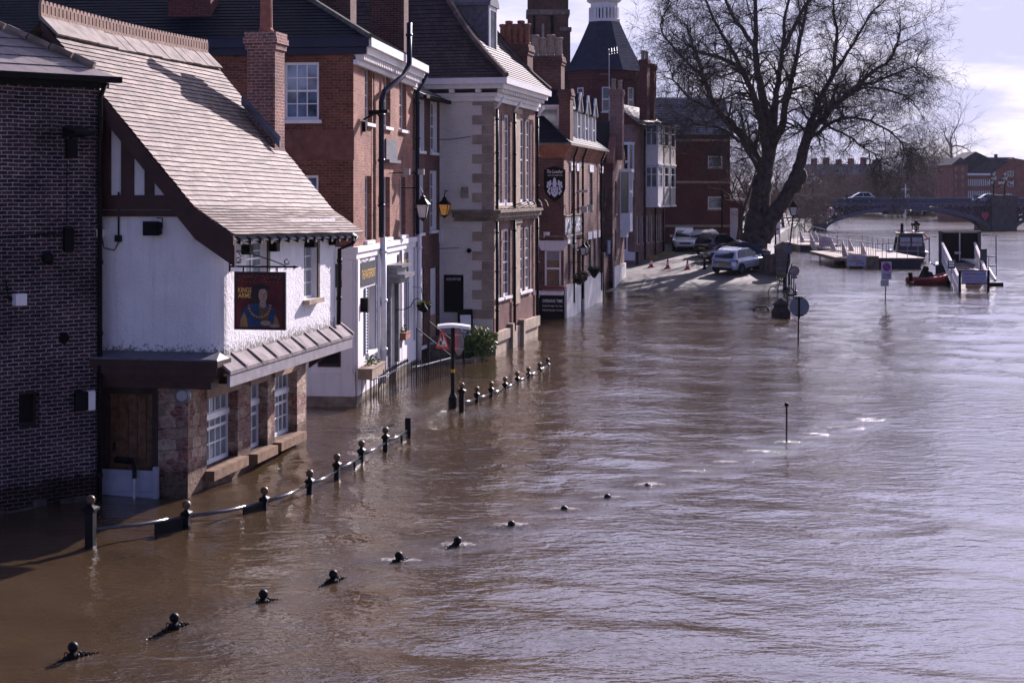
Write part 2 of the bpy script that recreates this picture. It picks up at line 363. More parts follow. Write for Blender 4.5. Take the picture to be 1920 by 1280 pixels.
def rubble():
    t = NT('rubble_stone'); v = t.wallvec()
    n0 = t.noise(2.2, v, 4); sb = t.n('VectorMath', operation='SUBTRACT'); t.l(n0.outputs['Color'], sb.inputs[0]); sb.inputs[1].default_value = (.5, .5, .5)
    vs = t.n('VectorMath', operation='SCALE'); vs.inputs['Scale'].default_value = .3; t.l(sb.outputs[0], vs.inputs[0])
    ad = t.n('VectorMath', operation='ADD'); t.l(v, ad.inputs[0]); t.l(vs.outputs[0], ad.inputs[1])
    b = t.n('TexBrick'); t.l(ad.outputs[0], b.inputs['Vector'])
    for k, x in (('Scale', 1), ('Brick Width', .46), ('Row Height', .23), ('Mortar Size', .009), ('Mortar Smooth', .6)): b.inputs[k].default_value = x
    b.inputs['Color1'].default_value = (.52, .38, .28, 1); b.inputs['Color2'].default_value = (.26, .17, .125, 1); b.inputs['Mortar'].default_value = (.19, .145, .12, 1)
    br = t.n('TexBrick'); t.l(ad.outputs[0], br.inputs['Vector'])
    for k, x in (('Scale', 1), ('Brick Width', .24), ('Row Height', .07), ('Mortar Size', .009)): br.inputs[k].default_value = x
    br.inputs['Color1'].default_value = (.34, .14, .105, 1); br.inputs['Color2'].default_value = (.19, .07, .06, 1); br.inputs['Mortar'].default_value = (.3, .22, .19, 1)
    k = t.ramp(t.noise(1.7, v, 3).outputs[0], [(.5, (0, 0, 0)), (.53, (1, 1, 1))])
    c = t.mix(b.outputs['Color'], br.outputs['Color'], k.outputs[0])
    g = t.ramp(t.noise(8, v, 6, .75).outputs[0], [(.3, (.4,) * 3), (.7, (1.5,) * 3)])
    c = damp(t, t.mix(c, g.outputs[0], 1, 'MULTIPLY'), v); t.l(c, t.b.inputs['Base Color']); t.b.inputs['Roughness'].default_value = .9
    h = t.math('ADD', t.math('MULTIPLY', b.outputs['Fac'], -1.2), t.math('MULTIPLY', t.noise(12, v, 6, .7).outputs[0], 1.6))
    t.l(t.bump(h, 1.0, .05), t.b.inputs['Normal']); return t.m
rubble_m = rubble()
def bark(name, col):
    t = NT(name); o = t.obj(); n = t.noise(2.5, o, 5, .65)
    t.l(t.ramp(n.outputs[0], [(.35, tuple(x * .55 for x in col)), (.65, tuple(x * 1.5 for x in col))]).outputs[0], t.b.inputs['Base Color'])
    t.b.inputs['Roughness'].default_value = .9; t.b.inputs['Specular IOR Level'].default_value = .2
    t.l(t.bump(t.noise(6, o, 5).outputs[0], .8, .08), t.b.inputs['Normal']); return t.m
bark_dark = bark('bark_dark', (.07, .057, .052)); bark_grey = bark('bark_grey', (.16, .13, .125)); bark_tan = bark('bark_tan', (.16, .12, .1))

# ---------------------------------------------------------------- ground: left bank, street, far banks
def asphalt():
    t = NT('wet_asphalt'); o = t.obj()
    c = t.ramp(t.noise(.6, o, 6, .65).outputs[0], [(.3, (.036, .032, .032)), (.7, (.078, .068, .066))])
    c2 = t.mix(c.outputs[0], t.ramp(t.noise(30, o, 3, .7).outputs[0], [(.3, (.7,) * 3), (.7, (1.3,) * 3)]).outputs[0], 1, 'MULTIPLY')
    t.l(c2, t.b.inputs['Base Color']); t.b.inputs['Roughness'].default_value = .7
    t.l(t.bump(t.noise(40, o, 4).outputs[0], .3, .01), t.b.inputs['Normal']); return t.m
asph = asphalt()
def edge_x(Y):
    k = [(0, -1.4), (108, 18.57), (118, 19.4), (150, 24.6), (200, 36), (240, 45), (440, 90)]
    for (a, xa), (b, xb) in zip(k, k[1:]):
        if Y <= b: return xa + (xb - xa) * (Y - a) / (b - a)
mb = MB(); rows = [4, 20, 50, 80, 90, 96, 99, 102, 105, 108, 112, 116, 120, 124, 126.4, 140, 170, 200, 240, 300, 440]
for a, b in zip(rows, rows[1:]):
    za, zb = road_z(a), road_z(b)
    mb.face([(-60, a, za), (edge_x(a), a, za), (edge_x(b), b, zb), (-60, b, zb)])
    mb.face([(edge_x(a), a, za), (edge_x(a) + .4, a, -3), (edge_x(b) + .4, b, -3), (edge_x(b), b, zb)])
tag(mb.build('street_ground', asph), kind='structure')
mb = MB()
mb.face([(-900, 440, 1.2), (1500, 440, 1.2), (4000, 4200, 3), (-4000, 4200, 3)]); mb.face([(-900, 440, 1.2), (-900, 440, -3), (1500, 440, -3), (1500, 440, 1.2)])
mb.face([(-900, 246, 1.9), (-59.9, 246, 1.9), (-59.9, 440, 1.195), (-900, 440, 1.195)])
grass_ground = mat('grass_ground', (.07, .085, .03), .95, 0, .4, .3)
tag(mb.build('far_ground', grass_ground), kind='structure')
mb = MB()
mb.face([(92, 225, .3), (600, 225, 2), (600, 439.9, 2), (104, 439.9, .9)]); mb.face([(92, 225, .3), (104, 439.9, .9), (101, 439.9, -2), (88, 225, -2)])
tag(mb.build('right_ground', grass_ground), kind='structure')
# double lines and cracks on the dry part of the street
mb = MB()
for x0, x1, y0, y1 in ((1203, 1207, 522, 543), (1216, 1220, 526, 543)):
    for q in range(1):
        a, b, c, d = RG(x0 - 3, y1), RG(x1 - 3, y1), RG(x1 + 8, y0), RG(x0 + 8, y0)
        mb.face([p + Vector((0, 0, .006)) for p in (a, b, c, d)])
tag(mb.build('road_markings', mat('worn_paint', (.3, .27, .24), .8, 0, .5, 3)), kind='structure')
mb = MB()
for x0, x1, y0, y1 in ((1213, 1232, 479, 485), (1236, 1262, 472, 477), (1285, 1312, 466, 471)):
    mb.face([p + Vector((0, 0, .006)) for p in (RG(x0, y1), RG(x1, y1), RG(x1 + 6, y0), RG(x0 + 8, y0))])
tag(mb.build('ground_moss', mat('moss', (.22, .2, .03), .95, 0, .5, 4)), kind='structure')

# ---------------------------------------------------------------- flood water
import numpy as np
def water():
    ball_px = [(137, 1238), (327, 1180), (494, 1131), (625, 1090), (748, 1053), (858, 1021), (959, 989), (1058, 957), (1139, 934), (1214, 910),
               (1295, 887), (1360, 867), (1420, 849), (1475, 832), (1530, 816), (1570, 803), (1625, 788)]
    bp = [G(*p) for p in ball_px]
    others = [G(1496, 645), G(1661, 565), G(1464, 594), G(1797, 549), G(1852, 549), G(1620, 545), G(1478, 573), G(345, 940), G(866, 772), G(1345, 540)]
    ys = [9.0]
    while ys[-1] < 5000: ys.append(ys[-1] * (1.0062 if ys[-1] < 130 else 1.02))
    ys = np.array(ys); ss = np.linspace(-.62, .95, 430)
    Yg, Sg = np.meshgrid(ys, ss, indexing='ij'); Xg = Sg * Yg
    Z = np.zeros_like(Yg); chop = np.zeros_like(Yg); rng = np.random.default_rng(3)
    # slow swell and current streaks, warped by each other
    wx = .5 * np.sin(.31 * Yg + .2 * Xg) + .4 * np.sin(.17 * Xg - .23 * Yg + 1)
    env = .55 + .45 * np.sin(.11 * Xg + .6 * wx) * np.sin(.09 * Yg + 1.3 + .5 * wx)
    for lam in (5.1, 3.7, 2.9, 2.2, 1.7, 1.35, 1.1, .9):
        for r in range(3):
            a = rng.normal(1.15, .55); k = 2 * math.pi / lam
            Z += .0042 * lam ** .9 * env * np.sin(k * (np.cos(a) * Xg + np.sin(a) * Yg) + rng.uniform(0, 6.28) + 1.6 * wx)
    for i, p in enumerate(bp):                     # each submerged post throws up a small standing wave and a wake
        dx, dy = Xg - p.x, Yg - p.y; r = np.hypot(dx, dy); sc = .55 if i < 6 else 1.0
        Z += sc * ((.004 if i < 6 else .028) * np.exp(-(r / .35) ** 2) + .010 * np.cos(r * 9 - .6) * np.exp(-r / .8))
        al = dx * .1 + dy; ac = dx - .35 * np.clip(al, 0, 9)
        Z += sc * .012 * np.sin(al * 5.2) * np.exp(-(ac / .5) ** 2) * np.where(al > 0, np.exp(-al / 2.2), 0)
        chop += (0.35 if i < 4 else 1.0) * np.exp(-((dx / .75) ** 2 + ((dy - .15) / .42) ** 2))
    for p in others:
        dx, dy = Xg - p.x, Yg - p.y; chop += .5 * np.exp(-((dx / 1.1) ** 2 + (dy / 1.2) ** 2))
    # the line where the river runs over the quay edge
    ex = 6.5 + (Yg - 38) * .36; chop += .0 * np.exp(-((Xg - ex) / 1.3) ** 2) * np.clip((Yg - 36) / 8, 0, 1) * np.clip((70 - Yg) / 20, 0, 1)
    Z += .008 * np.sin(3 * (Xg - ex) + wx) * np.exp(-((Xg - ex) / 1.2) ** 2) * np.clip((Yg - 40) / 8, 0, 1) * np.clip((75 - Yg) / 20, 0, 1)
    # boil and eddy on the open river
    e = G(1560, 985); r = np.hypot((Xg - e.x) / 1.9, (Yg - e.y) / 1.1)
    Z += .018 * np.exp(-((r - 1.15) / .16) ** 2) * (Xg > e.x - 1) + .010 * np.sin(7 * r) * np.exp(-r / 1.2)
    Z *= np.clip((260 - Yg) / 200, 0, 1)
    n, m = Yg.shape; v = np.stack([Xg, Yg, Z], -1).reshape(-1, 3).astype(np.float32)
    idx = np.arange(n * m).reshape(n, m); f = np.stack([idx[:-1, :-1], idx[:-1, 1:], idx[1:, 1:], idx[1:, :-1]], -1).reshape(-1, 4)
    me = bpy.data.meshes.new('water'); me.vertices.add(n * m); me.vertices.foreach_set('co', v.ravel())
    me.loops.add(f.size); me.loops.foreach_set('vertex_index', f.ravel().astype(np.int32))
    me.polygons.add(len(f)); me.polygons.foreach_set('loop_start', np.arange(0, f.size, 4, dtype=np.int32)); me.polygons.foreach_set('use_smooth', np.ones(len(f), bool))
    me.update(calc_edges=True); me.validate()
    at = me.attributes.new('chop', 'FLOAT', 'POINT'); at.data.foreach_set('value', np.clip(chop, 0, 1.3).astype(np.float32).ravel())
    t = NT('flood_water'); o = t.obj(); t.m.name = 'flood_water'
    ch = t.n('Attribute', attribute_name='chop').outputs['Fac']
    mp = t.n('Mapping'); mp.inputs['Scale'].default_value = (.75, 1.25, 1); mp.inputs['Rotation'].default_value = (0, 0, R(-14)); t.l(o, mp.inputs[0]); v = mp.outputs[0]
    c = t.ramp(t.noise(.16, o, 4).outputs[0], [(.35, (.052, .034, .018)), (.65, (.070, .046, .025))])
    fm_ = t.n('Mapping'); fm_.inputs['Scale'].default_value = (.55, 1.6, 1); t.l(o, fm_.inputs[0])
    glint_foam = t.ramp(t.math('MULTIPLY', t.noise(15, fm_.outputs[0], 5, .8).outputs[0], ch), [(.43, (0, 0, 0)), (.48, (1, 1, 1))]).outputs[0]   # foam and sun glints painted white on broken water at the drowned posts
    t.l(t.mix(c.outputs[0], (.75, .68, .64), glint_foam), t.b.inputs['Base Color'])
    t.b.inputs['Roughness'].default_value = .05; t.b.inputs['IOR'].default_value = 1.5; t.b.inputs['Specular IOR Level'].default_value = .55
    sy = t.n('SeparateXYZ'); t.l(o, sy.inputs[0]); mr_ = t.n('MapRange'); mr_.inputs[1].default_value = 55; mr_.inputs[2].default_value = 230; mr_.inputs[3].default_value = .04; mr_.inputs[4].default_value = .13; t.l(sy.outputs[1], mr_.inputs[0]); t.l(mr_.outputs[0], t.b.inputs['Roughness'])   # wind-ruffled reach down river
    patch = t.ramp(t.noise(.10, o, 3, .5, .6).outputs[0], [(.36, (.45,) * 3), (.62, (1, 1, 1))]).outputs[0]
    a = t.math('MULTIPLY', t.noise(1.9, v, 3, .5, .5).outputs[0], .95)
    b = t.math('MULTIPLY', t.noise(5.2, v, 3, .55).outputs[0], .55)
    d = t.math('MULTIPLY', t.noise(13, v, 2, .5).outputs[0], .08)
    h = t.math('MULTIPLY', t.math('ADD', t.math('ADD', a, b), d), patch)
    h = t.math('ADD', h, t.math('MULTIPLY', t.math('MULTIPLY', t.noise(8, v, 4, .65).outputs[0], ch), 2.2))
    t.l(t.bump(h, 1.0, .048), t.b.inputs['Normal'])
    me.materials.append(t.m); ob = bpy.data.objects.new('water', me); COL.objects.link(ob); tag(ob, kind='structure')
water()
# ---------------------------------------------------------------- shared building pieces
def wall(mb, f, u0, u1, v0, v1, holes=(), depth=.14):
    us = sorted({u0, u1, *[x for h in holes for x in h[:2] if u0 < x < u1]}); vs = sorted({v0, v1, *[x for h in holes for x in h[2:] if v0 < x < v1]})
    for a, b in zip(us, us[1:]):
        for c, d in zip(vs, vs[1:]):
            cu, cv = (a + b) / 2, (c + d) / 2
            if any(h[0] < cu < h[1] and h[2] < cv < h[3] for h in holes): continue
            mb.face([f(a, c, 0), f(b, c, 0), f(b, d, 0), f(a, d, 0)])
    for a, b, c, d in holes:
        for p, q in (((a, c), (a, d)), ((a, d), (b, d)), ((b, d), (b, c)), ((b, c), (a, c))):
            mb.face([f(*p, 0), f(*q, 0), f(*q, -depth), f(*p, -depth)])
def window(par, f, r, cols=2, rows=4, rec=.12, ft=.06, bt=.022, fm=None, gm=None, sill=None, mid=True, sp=.07, back=None):
    u0, u1, v0, v1 = r; mb = MB()
    for b in ((u0, u0 + ft, v0, v1), (u1 - ft, u1, v0, v1), (u0 + ft, u1 - ft, v0, v0 + ft * 1.3), (u0 + ft, u1 - ft, v1 - ft, v1)): mb.mbox(f, *b, -rec - .05, -rec)
    iu0, iu1, iv0, iv1 = u0 + ft, u1 - ft, v0 + ft * 1.3, v1 - ft
    for i in range(1, cols): x = iu0 + (iu1 - iu0) * i / cols; mb.mbox(f, x - bt / 2, x + bt / 2, iv0, iv1, -rec - .045, -rec - .012)
    for i in range(1, rows):
        y = iv0 + (iv1 - iv0) * i / rows; t = bt * (2 if mid and i * 2 == rows else 1)
        mb.mbox(f, iu0, iu1, y - t / 2, y + t / 2, -rec - .043, -rec - .010)
    wnd = mb.build('window', fm or white_gloss, par)
    g = MB(); g.face([f(u0 + ft * .5, v0 + ft * .5, -rec - .035), f(u1 - ft * .5, v0 + ft * .5, -rec - .035), f(u1 - ft * .5, v1 - ft * .5, -rec - .035), f(u0 + ft * .5, v1 - ft * .5, -rec - .035)]); g.build('pane', gm or glass, wnd)
    if sill is not None:
        s = MB(); s.mbox(f, u0 - .08, u1 + .08, v0 - .1, v0 - .002, -rec, sp); s.build('sill', sill, wnd)
    return wnd
def roof_courses(mb, e0, e1, r0, r1, n, lift=.02, prof=None, seg=1, wob=0, u_off=0):
    """overlapping courses between the eave e0-e1 and the ridge r0-r1; prof(t) -> extra height"""
    e0, e1, r0, r1 = map(Vector, (e0, e1, r0, r1))
    nrm = (e1 - e0).cross(r0 - e0).normalized()
    if nrm.z < 0: nrm = -nrm
    pr = prof or (lambda t: 0)
    rnd = random.Random(n)
    wv = [[rnd.uniform(-wob, wob) for _ in range(seg + 1)] for _ in range(n + 2)]
    def pt(t, s): a = e0.lerp(r0, t); b = e1.lerp(r1, t); p = a.lerp(b, s); return p + Vector((0, 0, pr(t)))
    for i in range(n):
        t0, t1 = i / n, (i + 1) / n
        for k in range(seg):
            s0, s1 = k / seg, (k + 1) / seg
            La = (e1 - e0).length * (1 - t0) + (r1 - r0).length * t0
            A, B = pt(t0, s0) + Vector((0, 0, wv[i][k])), pt(t0, s1) + Vector((0, 0, wv[i][k + 1]))
            D, C = pt(t1, s0) + Vector((0, 0, wv[i + 1][k])), pt(t1, s1) + Vector((0, 0, wv[i + 1][k + 1]))
            x = (e0.lerp(r0, t0) - e0).dot((e1 - e0).normalized()); ua, ub = x + La * s0 + u_off, x + La * s1 + u_off
            oo = (i % 2) * 0
            mb.face([A + nrm * lift, B + nrm * lift, C + nrm * lift * .12, D + nrm * lift * .12], [(ua, i + .02), (ub, i + .02), (ub, i + .98), (ua, i + .98)])
            mb.face([A - nrm * .01, B - nrm * .01, B + nrm * lift, A + nrm * lift], [(ua, i), (ub, i), (ub, i + .01), (ua, i + .01)])
def chimney(par, x0, x1, y0, y1, z0, z1, m, pots=(), band=True, name='chimney', potm=None, capm=None):
    mb = MB(); mb.box(x0, x1, y0, y1, z0, z1 - (.42 if band else 0))
    if band:
        for i, g in enumerate((.04, .08, .05)): mb.box(x0 - g, x1 + g, y0 - g, y1 + g, z1 - .42 + i * .14, z1 - .42 + (i + 1) * .14)
    c = mb.build(name, m, par)
    if pots:
        for (px_, py_, r, h) in pots:
            q = MB(); q.lathe([(r * 1.15, z1 - .02), (r * 1.1, z1 + .08), (r * .92, z1 + .12), (r * .85, z1 + h - .14), (r * 1.1, z1 + h - .1), (r * 1.1, z1 + h - .02), (r * .9, z1 + h)], (px_, py_, 0), 12)
            q.build('chimney_pot', potm or terracotta, c)
    return c
def pipe(par, pts, r=.05, m=None, name='drainpipe', brackets=True):
    mb = MB(); mb.tube(pts, r, 8)
    if brackets:
        for a, b in zip(pts, pts[1:]):
            a, b = Vector(a), Vector(b)
            if abs((b - a).normalized().z) > .95:
                n = int((b - a).length / 1.6)
                for i in range(n + 1):
                    p = a.lerp(b, (i + .3) / (n + 1)); mb.lathe([(r * 1.35, -.04), (r * 1.35, .04)], p, 8)
    return mb.build(name, m or black_iron, par, True)
def lantern(name, loc, rz, h, label, group=None, lit=False, arm=None, post=None):
    """four-sided street lantern hanging on / standing at loc (bottom of the glass)"""
    t = thing(name, loc, rz, label, 'lamp', group)
    w0, w1 = h * .2, h * .34; mb = MB()
    for k in range(4):
        a, b = R(45 + 90 * k), R(135 + 90 * k)
        mb.tube([(w0 * math.cos(a), w0 * math.sin(a), 0), (w1 * math.cos(a), w1 * math.sin(a), h * .55)], h * .02, 4)
    mb.lathe([(w1 * 1.12, h * .55), (w1 * 1.15, h * .58), (w1 * .5, h * .78), (w1 * .4, h * .8), (w1 * .42, h * .88), (w1 * .12, h * .94), (.012, h * 1.08)], (0, 0, 0), 4, R(45))
    mb.lathe([(.02, -h * .14), (w0 * .5, -h * .06), (w0 * 1.15, -.01), (w0 * 1.15, h * .02)], (0, 0, 0), 4, R(45))
    mb.build('lantern_frame', black_iron, t)
    g = MB(); g.lathe([(w0 * .93, .02), (w1 * .95, h * .545)], (0, 0, 0), 4, R(45)); g.build('lantern_glass', lamp_glass_warm if lit else lamp_glass, t)
    if arm: m = MB(); m.tube(arm, .018, 6); m.build('bracket', black_iron, t)
    return t
lamp_glass = mat('lamp_glass', (.62, .6, .6), .25, 0, .2)
_t = NT('lamp_glass_warm'); _t.b.inputs['Base Color'].default_value = (.10, .06, .03, 1); _t.b.inputs['Emission Color'].default_value = (1, .45, .12, 1); _t.b.inputs['Emission Strength'].default_value = .10
lamp_glass_warm = _t.m
def cctv(loc, rz, label, s=1.0):
    t = thing('security_camera', loc, rz, label, 'camera'); mb = MB(); mb.box(-.02, .34 * s, -.06 * s, .06 * s, -.06 * s, .06 * s); mb.box(-.03, .4 * s, -.075 * s, .075 * s, .06 * s, .075 * s); mb.build('camera_body', white_paint, t)
    m2 = MB(); m2.tube([(0, 0, -.05 * s), (-.1, 0, -.16 * s), (-.22, 0, -.16 * s)], .025 * s, 6); m2.build('bracket', white_paint, t); return t

# ---------------------------------------------------------------- the gabled pub (white roughcast over stone)
K = Fr(-6.35, 31.35, .196, .98); KY = -.72
pub = house('pub', K, 'white roughcast pub with jettied upper floor, dark timbers and steep pinkish tiled roof', 'pub')
f0, fu, eg, eu = FM(0), FM(KY), EM(0), EM(-.1)
# ground floor of rubble and old brick, window openings, door
W1 = K.fr4(388, 446, 738, 868); W2 = K.fr4(470, 502, 717, 842); W3 = K.fr4(515, 557, 700, 818)
W1, W2, W3 = [(a, b, max(.28, c), min(d, 1.88)) for a, b, c, d in (W1, W2, W3)]
D1 = K.en4(192, 296, 735, 1000); D1 = (D1[0], D1[1], -1.6, 2.12)
mb = MB(); wall(mb, f0, 0, 7.2, -1.6, 2.75, [W1, W2, W3], .34); wall(mb, eg, 0, 3.2, -1.6, 2.75, [D1], .2)
mb.face([(7.2, 0, -1.6), (7.2, 6, -1.6), (7.2, 6, 2.75), (7.2, 0, 2.75)])
mb.build('ground_floor_wall', rubble_m, pub)
for wr, cols in ((W1, 5), (W2, 3), (W3, 5)):
    wn = window(pub, f0, wr, cols, 4, .22, .07, .03, white_gloss, glass_pale, None)
    q = MB(); u0, u1, v0, v1 = wr; m_ = v0 + (v1 - v0) * .68; q.mbox(f0, u0, u1, m_ - .06, m_ + .06, -.29, -.19); q.build('transom', white_gloss, wn)
    s = MB(); s.mbox(f0, u0 - .1, u1 + .12, v0 - .2, v0 - .004, -.3, .2); s.build('sill', brown_stone, wn)
    s = MB(); s.mbox(f0, u0 - .1, u1 + .08, v1 + .002, v1 + .44, -.03, .05); s.build('lintel', mat('lintel_stone', (.3, .2, .15), .85, 0, .2, 3, .4, 20), wn)
    c = MB()                                     # net curtains with a run of folds behind the glass
    c.face([f0(u0, v0, -.33), f0(u1, v0, -.33), f0(u1, v1, -.33), f0(u0, v1, -.33)]); c.build('curtain', glass_pale, wn)
u0, u1, v0, v1 = W2
lettering('1898', dark_timber, pub, f0, (u0 + u1) / 2, v1 + .2, .056, width=.46, height=.2)
# oak door behind a flood board
y0, y1 = D1[0], D1[1]
mb = MB()
for a, b in ((y0, y0 + .1), (y1 - .1, y1)): mb.mbox(eg, a, b, -1.6, 2.12, -.16, .04)
mb.mbox(eg, y0 + .1, y1 - .1, 2.0, 2.12, -.16, .04); mb.build('door_frame', dark_timber, pub)
mb = MB(); n = 5; dw = (y1 - y0 - .2) / n
for i in range(n):
    a = y0 + .1 + i * dw; mb.mbox(eg, a + .008, a + dw - .008, .2, 1.98, -.17, -.13)
    mb.mbox(eg, a + .008, a + dw - .008, 1.72, 1.98, -.13, -.115)
    cc = a + dw / 2; mb.prism(eg, [(a + .008, 1.72), (a + .008, 1.62)] + [(cc - dw * .42 * math.cos(math.pi * j / 6), 1.56 + .12 * math.sin(math.pi * j / 6)) for j in range(7)] + [(a + dw - .008, 1.62), (a + dw - .008, 1.72)], -.13, -.115)
mb.mbox(eg, y0 + .1, y1 - .1, .2, .62, -.13, -.112)
dr = mb.build('door', oak, pub); h = MB(); h.mbox(eg, y1 - .22, y1 - .19, .85, 1.02, -.13, -.06); h.build('handle', black_iron, dr)
fb = thing('flood_board', K.world(-.1, (y0 + y1) / 2), K.ang, 'grey white flood board across the oak pub door with a pump hose over it', 'flood board')
hw = (y1 - y0) / 2 + .02; EB = lambda u, v, w: (-w, u, v); mb = MB()
mb.mbox(EB, -hw, hw, -.5, .10, .0, .05); mb.mbox(EB, -hw, hw, .105, .52, .0, .05); mb.build('board', grey_board, fb)
for sgn in (-1, 1): q = MB(); q.mbox(EB, sgn * hw - .045, sgn * hw + .045, -.5, .6, -.02, .09); q.build('side_channel', grey_board, fb)
hb = thing('pump_hose', K.world(-.1, (y0 + y1) / 2 - .1, .52), K.ang, 'black pump hose spilling water over the flood board', 'hose')
q = MB(); q.tube([(.0, .34, .2), (-.04, .1, .2), (-.1, -.05, .17), (-.14, -.1, .02), (-.16, -.11, -.14)], .042, 8); q.tube([(.0, .36, .19), (-.03, .0, .17)], .065, 8); q.build('hose', black_iron, hb)
q = MB(); q.tube([(-.16, -.11, -.12), (-.19, -.115, -.3), (-.2, -.12, -.55)], [.022, .02, .03], 6); q.build('water_jet', mat('spilling_water', (.45, .42, .42), .1, 0, .2), hb)
# upper walls: roughcast front with a rounded corner, gable with timber framing
ZB = 2.72
mb = MB(); plan = [(-.1, 3.6), (-.1, -.42)] + [(.2 - .3 * math.cos(R(a)), -.42 - .3 * math.sin(R(a))) for a in (18, 36, 54, 72)] + [(.2, KY), (7.2, KY)]
UW = [K.fr4(462, 500, 452, 520, KY), K.fr4(570, 594, 452, 560, KY)]
for (xa, ya), (xb, yb) in zip(plan[:-2], plan[1:-1]): mb.face([(xa, ya, ZB), (xb, yb, ZB), (xb, yb, 5.35), (xa, ya, 5.35)])
wall(mb, fu, .2, 7.2, ZB, 5.35, UW, .12); mb.face([(7.2, KY, ZB), (7.2, 3.5, ZB), (7.2, 3.5, 5.35), (7.2, KY, 5.35)])
mb.face([(-.1, -.42, 5.35), (-.1, 2.9, 9.0), (-.1, 3.6, 9.0), (-.1, 3.6, 5.35)]); mb.build('upper_wall', roughcast, pub)
for i, wr in enumerate(UW):
    wn = window(pub, fu, wr, 2, 4, .1, .05, .02, white_gloss, glass_pale, stone, True, .16)
    q = MB(); q.mbox(fu, wr[1] + .002, wr[1] + .14, wr[2] - .02, wr[3] + .1, -.1, .03); q.build('post', dark_timber, wn)
mb = MB()
def eb(xa, xb, ya, yb, w0, w1, xo=-.1):
    a, b, c, d = K.en4(xa, xb, ya, yb, xo); mb.mbox(eu, a, b, c, d, w0, w1)
eb(186, 325, 366, 393, -.02, .06); eb(186, 345, 394, 406, -.02, .10)
for xa, xb, top in ((186, 209, 190), (229, 252, 240), (273, 290, 300)): eb(xa, xb, top, 366, -.02, .055)
mb.build('timber_framing', brown_paint, pub)
# dark cornice along the gable, tiled pent roof along the front
mb = MB(); mb.box(-.62, .1, -.86, 2.2, 2.62, 2.74); mb.box(-.55, .1, -.8, 2.2, 2.45, 2.618); mb.box(-.42, .1, -.7, 2.2, 2.32, 2.448); mb.box(-.3, .1, -.6, 2.2, 2.16, 2.318)
mb.build('gable_cornice', brown_paint, pub)
mb = MB(); mb.hexa([(-.62, -.86, 2.743), (.0, -.86, 2.743), (.0, 2.2, 2.743), (-.62, 2.2, 2.743), (-.60, -.84, 2.77), (-.1, -.7, 2.86), (-.1, 2.2, 2.86), (-.6, 2.2, 2.77)]); mb.build('lead_flashing', grey_lead, pub)
mb = MB(); n = 9; xs = [-.35 + i * (8.1) / n for i in range(n + 1)]
for a, b in zip(xs, xs[1:]):
    mb.hexa([(a, -1.02, 2.46), (b - .03, -1.02, 2.46), (b - .03, KY, 2.7), (a, KY, 2.7), (a, -1.02, 2.53), (b - .03, -1.02, 2.53), (b - .03, KY, 2.77), (a, KY, 2.77)])
    mb.hexa([(b - .1, -1.03, 2.53), (b, -1.03, 2.53), (b, KY, 2.77), (b - .1, KY, 2.77), (b - .1, -1.03, 2.575), (b, -1.03, 2.575), (b, KY, 2.815), (b - .1, KY, 2.815)])
mb.build('pent_roof', mat('pent_stone', (.2, .17, .17), .85, 0, .4, 3, .5, 14), pub)
mb = MB(); mb.box(-.33, 7.7, -1.0, -.94, 2.22, 2.45); mb.build('pent_fascia', mat('weathered_fascia', (.24, .22, .24), .7, 0, .25, 3, .2, 20), pub)
mb = MB()
for x in (.3, 1.9, 3.6, 5.4, 7.1): mb.box(x, x + .14, -.93, .05, 2.2, 2.34)
mb.prism(EM(7.35), [(-.05, 2.2), (-.7, 2.2), (-.05, 1.75)], -.0, .12); mb.build('bracket', brown_paint, pub)
# main roof
def kprof(t): return 4.25 * ((.62 * t if t < .2 else .124 + (t - .2) * 1.095) - t)
RX0, RX1 = -.42, 8.25
mb = MB(); roof_courses(mb, (RX0, -1.12, 5.16), (RX1, -1.12, 4.98), (RX0 - .08, 2.88, 9.38), (8.1, 2.88, 9.38), 48, .024, kprof, 14, .009)
mb.face([(RX0, 2.88, 9.37), (8.1, 2.88, 9.37), (8.1, 7.2, 5.2), (RX0, 7.2, 5.2)], [(0, 0), (8, 0), (8, 40), (0, 40)])
kr = mb.build('roof', pub_tiles, pub)
mb = MB()
for i in range(52):
    x = -.5 + i * .165; y = 2.88; z = 9.43 - .05 * math.sin(math.pi * i / 51); q = lambda u, v, w: (x + u, y + w, z + v)
    mb.mbox(q, 0, .05, 0, .24, -.03, .03); mb.mbox(q, .105, .155, 0, .24, -.03, .03); mb.mbox(q, .05, .105, 0, .07, -.03, .03); mb.prism(q, [(0, .24), (.155, .24), (.11, .32), (.045, .32)], -.03, .03)
mb.build('ridge_crest', mat('ridge_clay', (.3, .2, .155), .8, 0, .25, 5, .2, 20), kr)
mb = MB(); rr = random.Random(5)
for i in range(19):
    x = -.5 + i * .455; a = rr.uniform(-.015, .015); z = 9.40 + a - .05 * math.sin(math.pi * i / 18)
    mb.hexa([(x, 2.52, z - .36), (x + .445, 2.52, z - .36), (x + .445, 2.9, z - .02), (x, 2.9, z - .02), (x, 2.49, z - .33), (x + .445, 2.49, z - .33), (x + .445, 2.88, z + .06), (x, 2.88, z + .06)])
mb.build('ridge_tiles', mat('ridge_stone', (.26, .225, .2), .9, 0, .35, 4, .4, 12), kr)
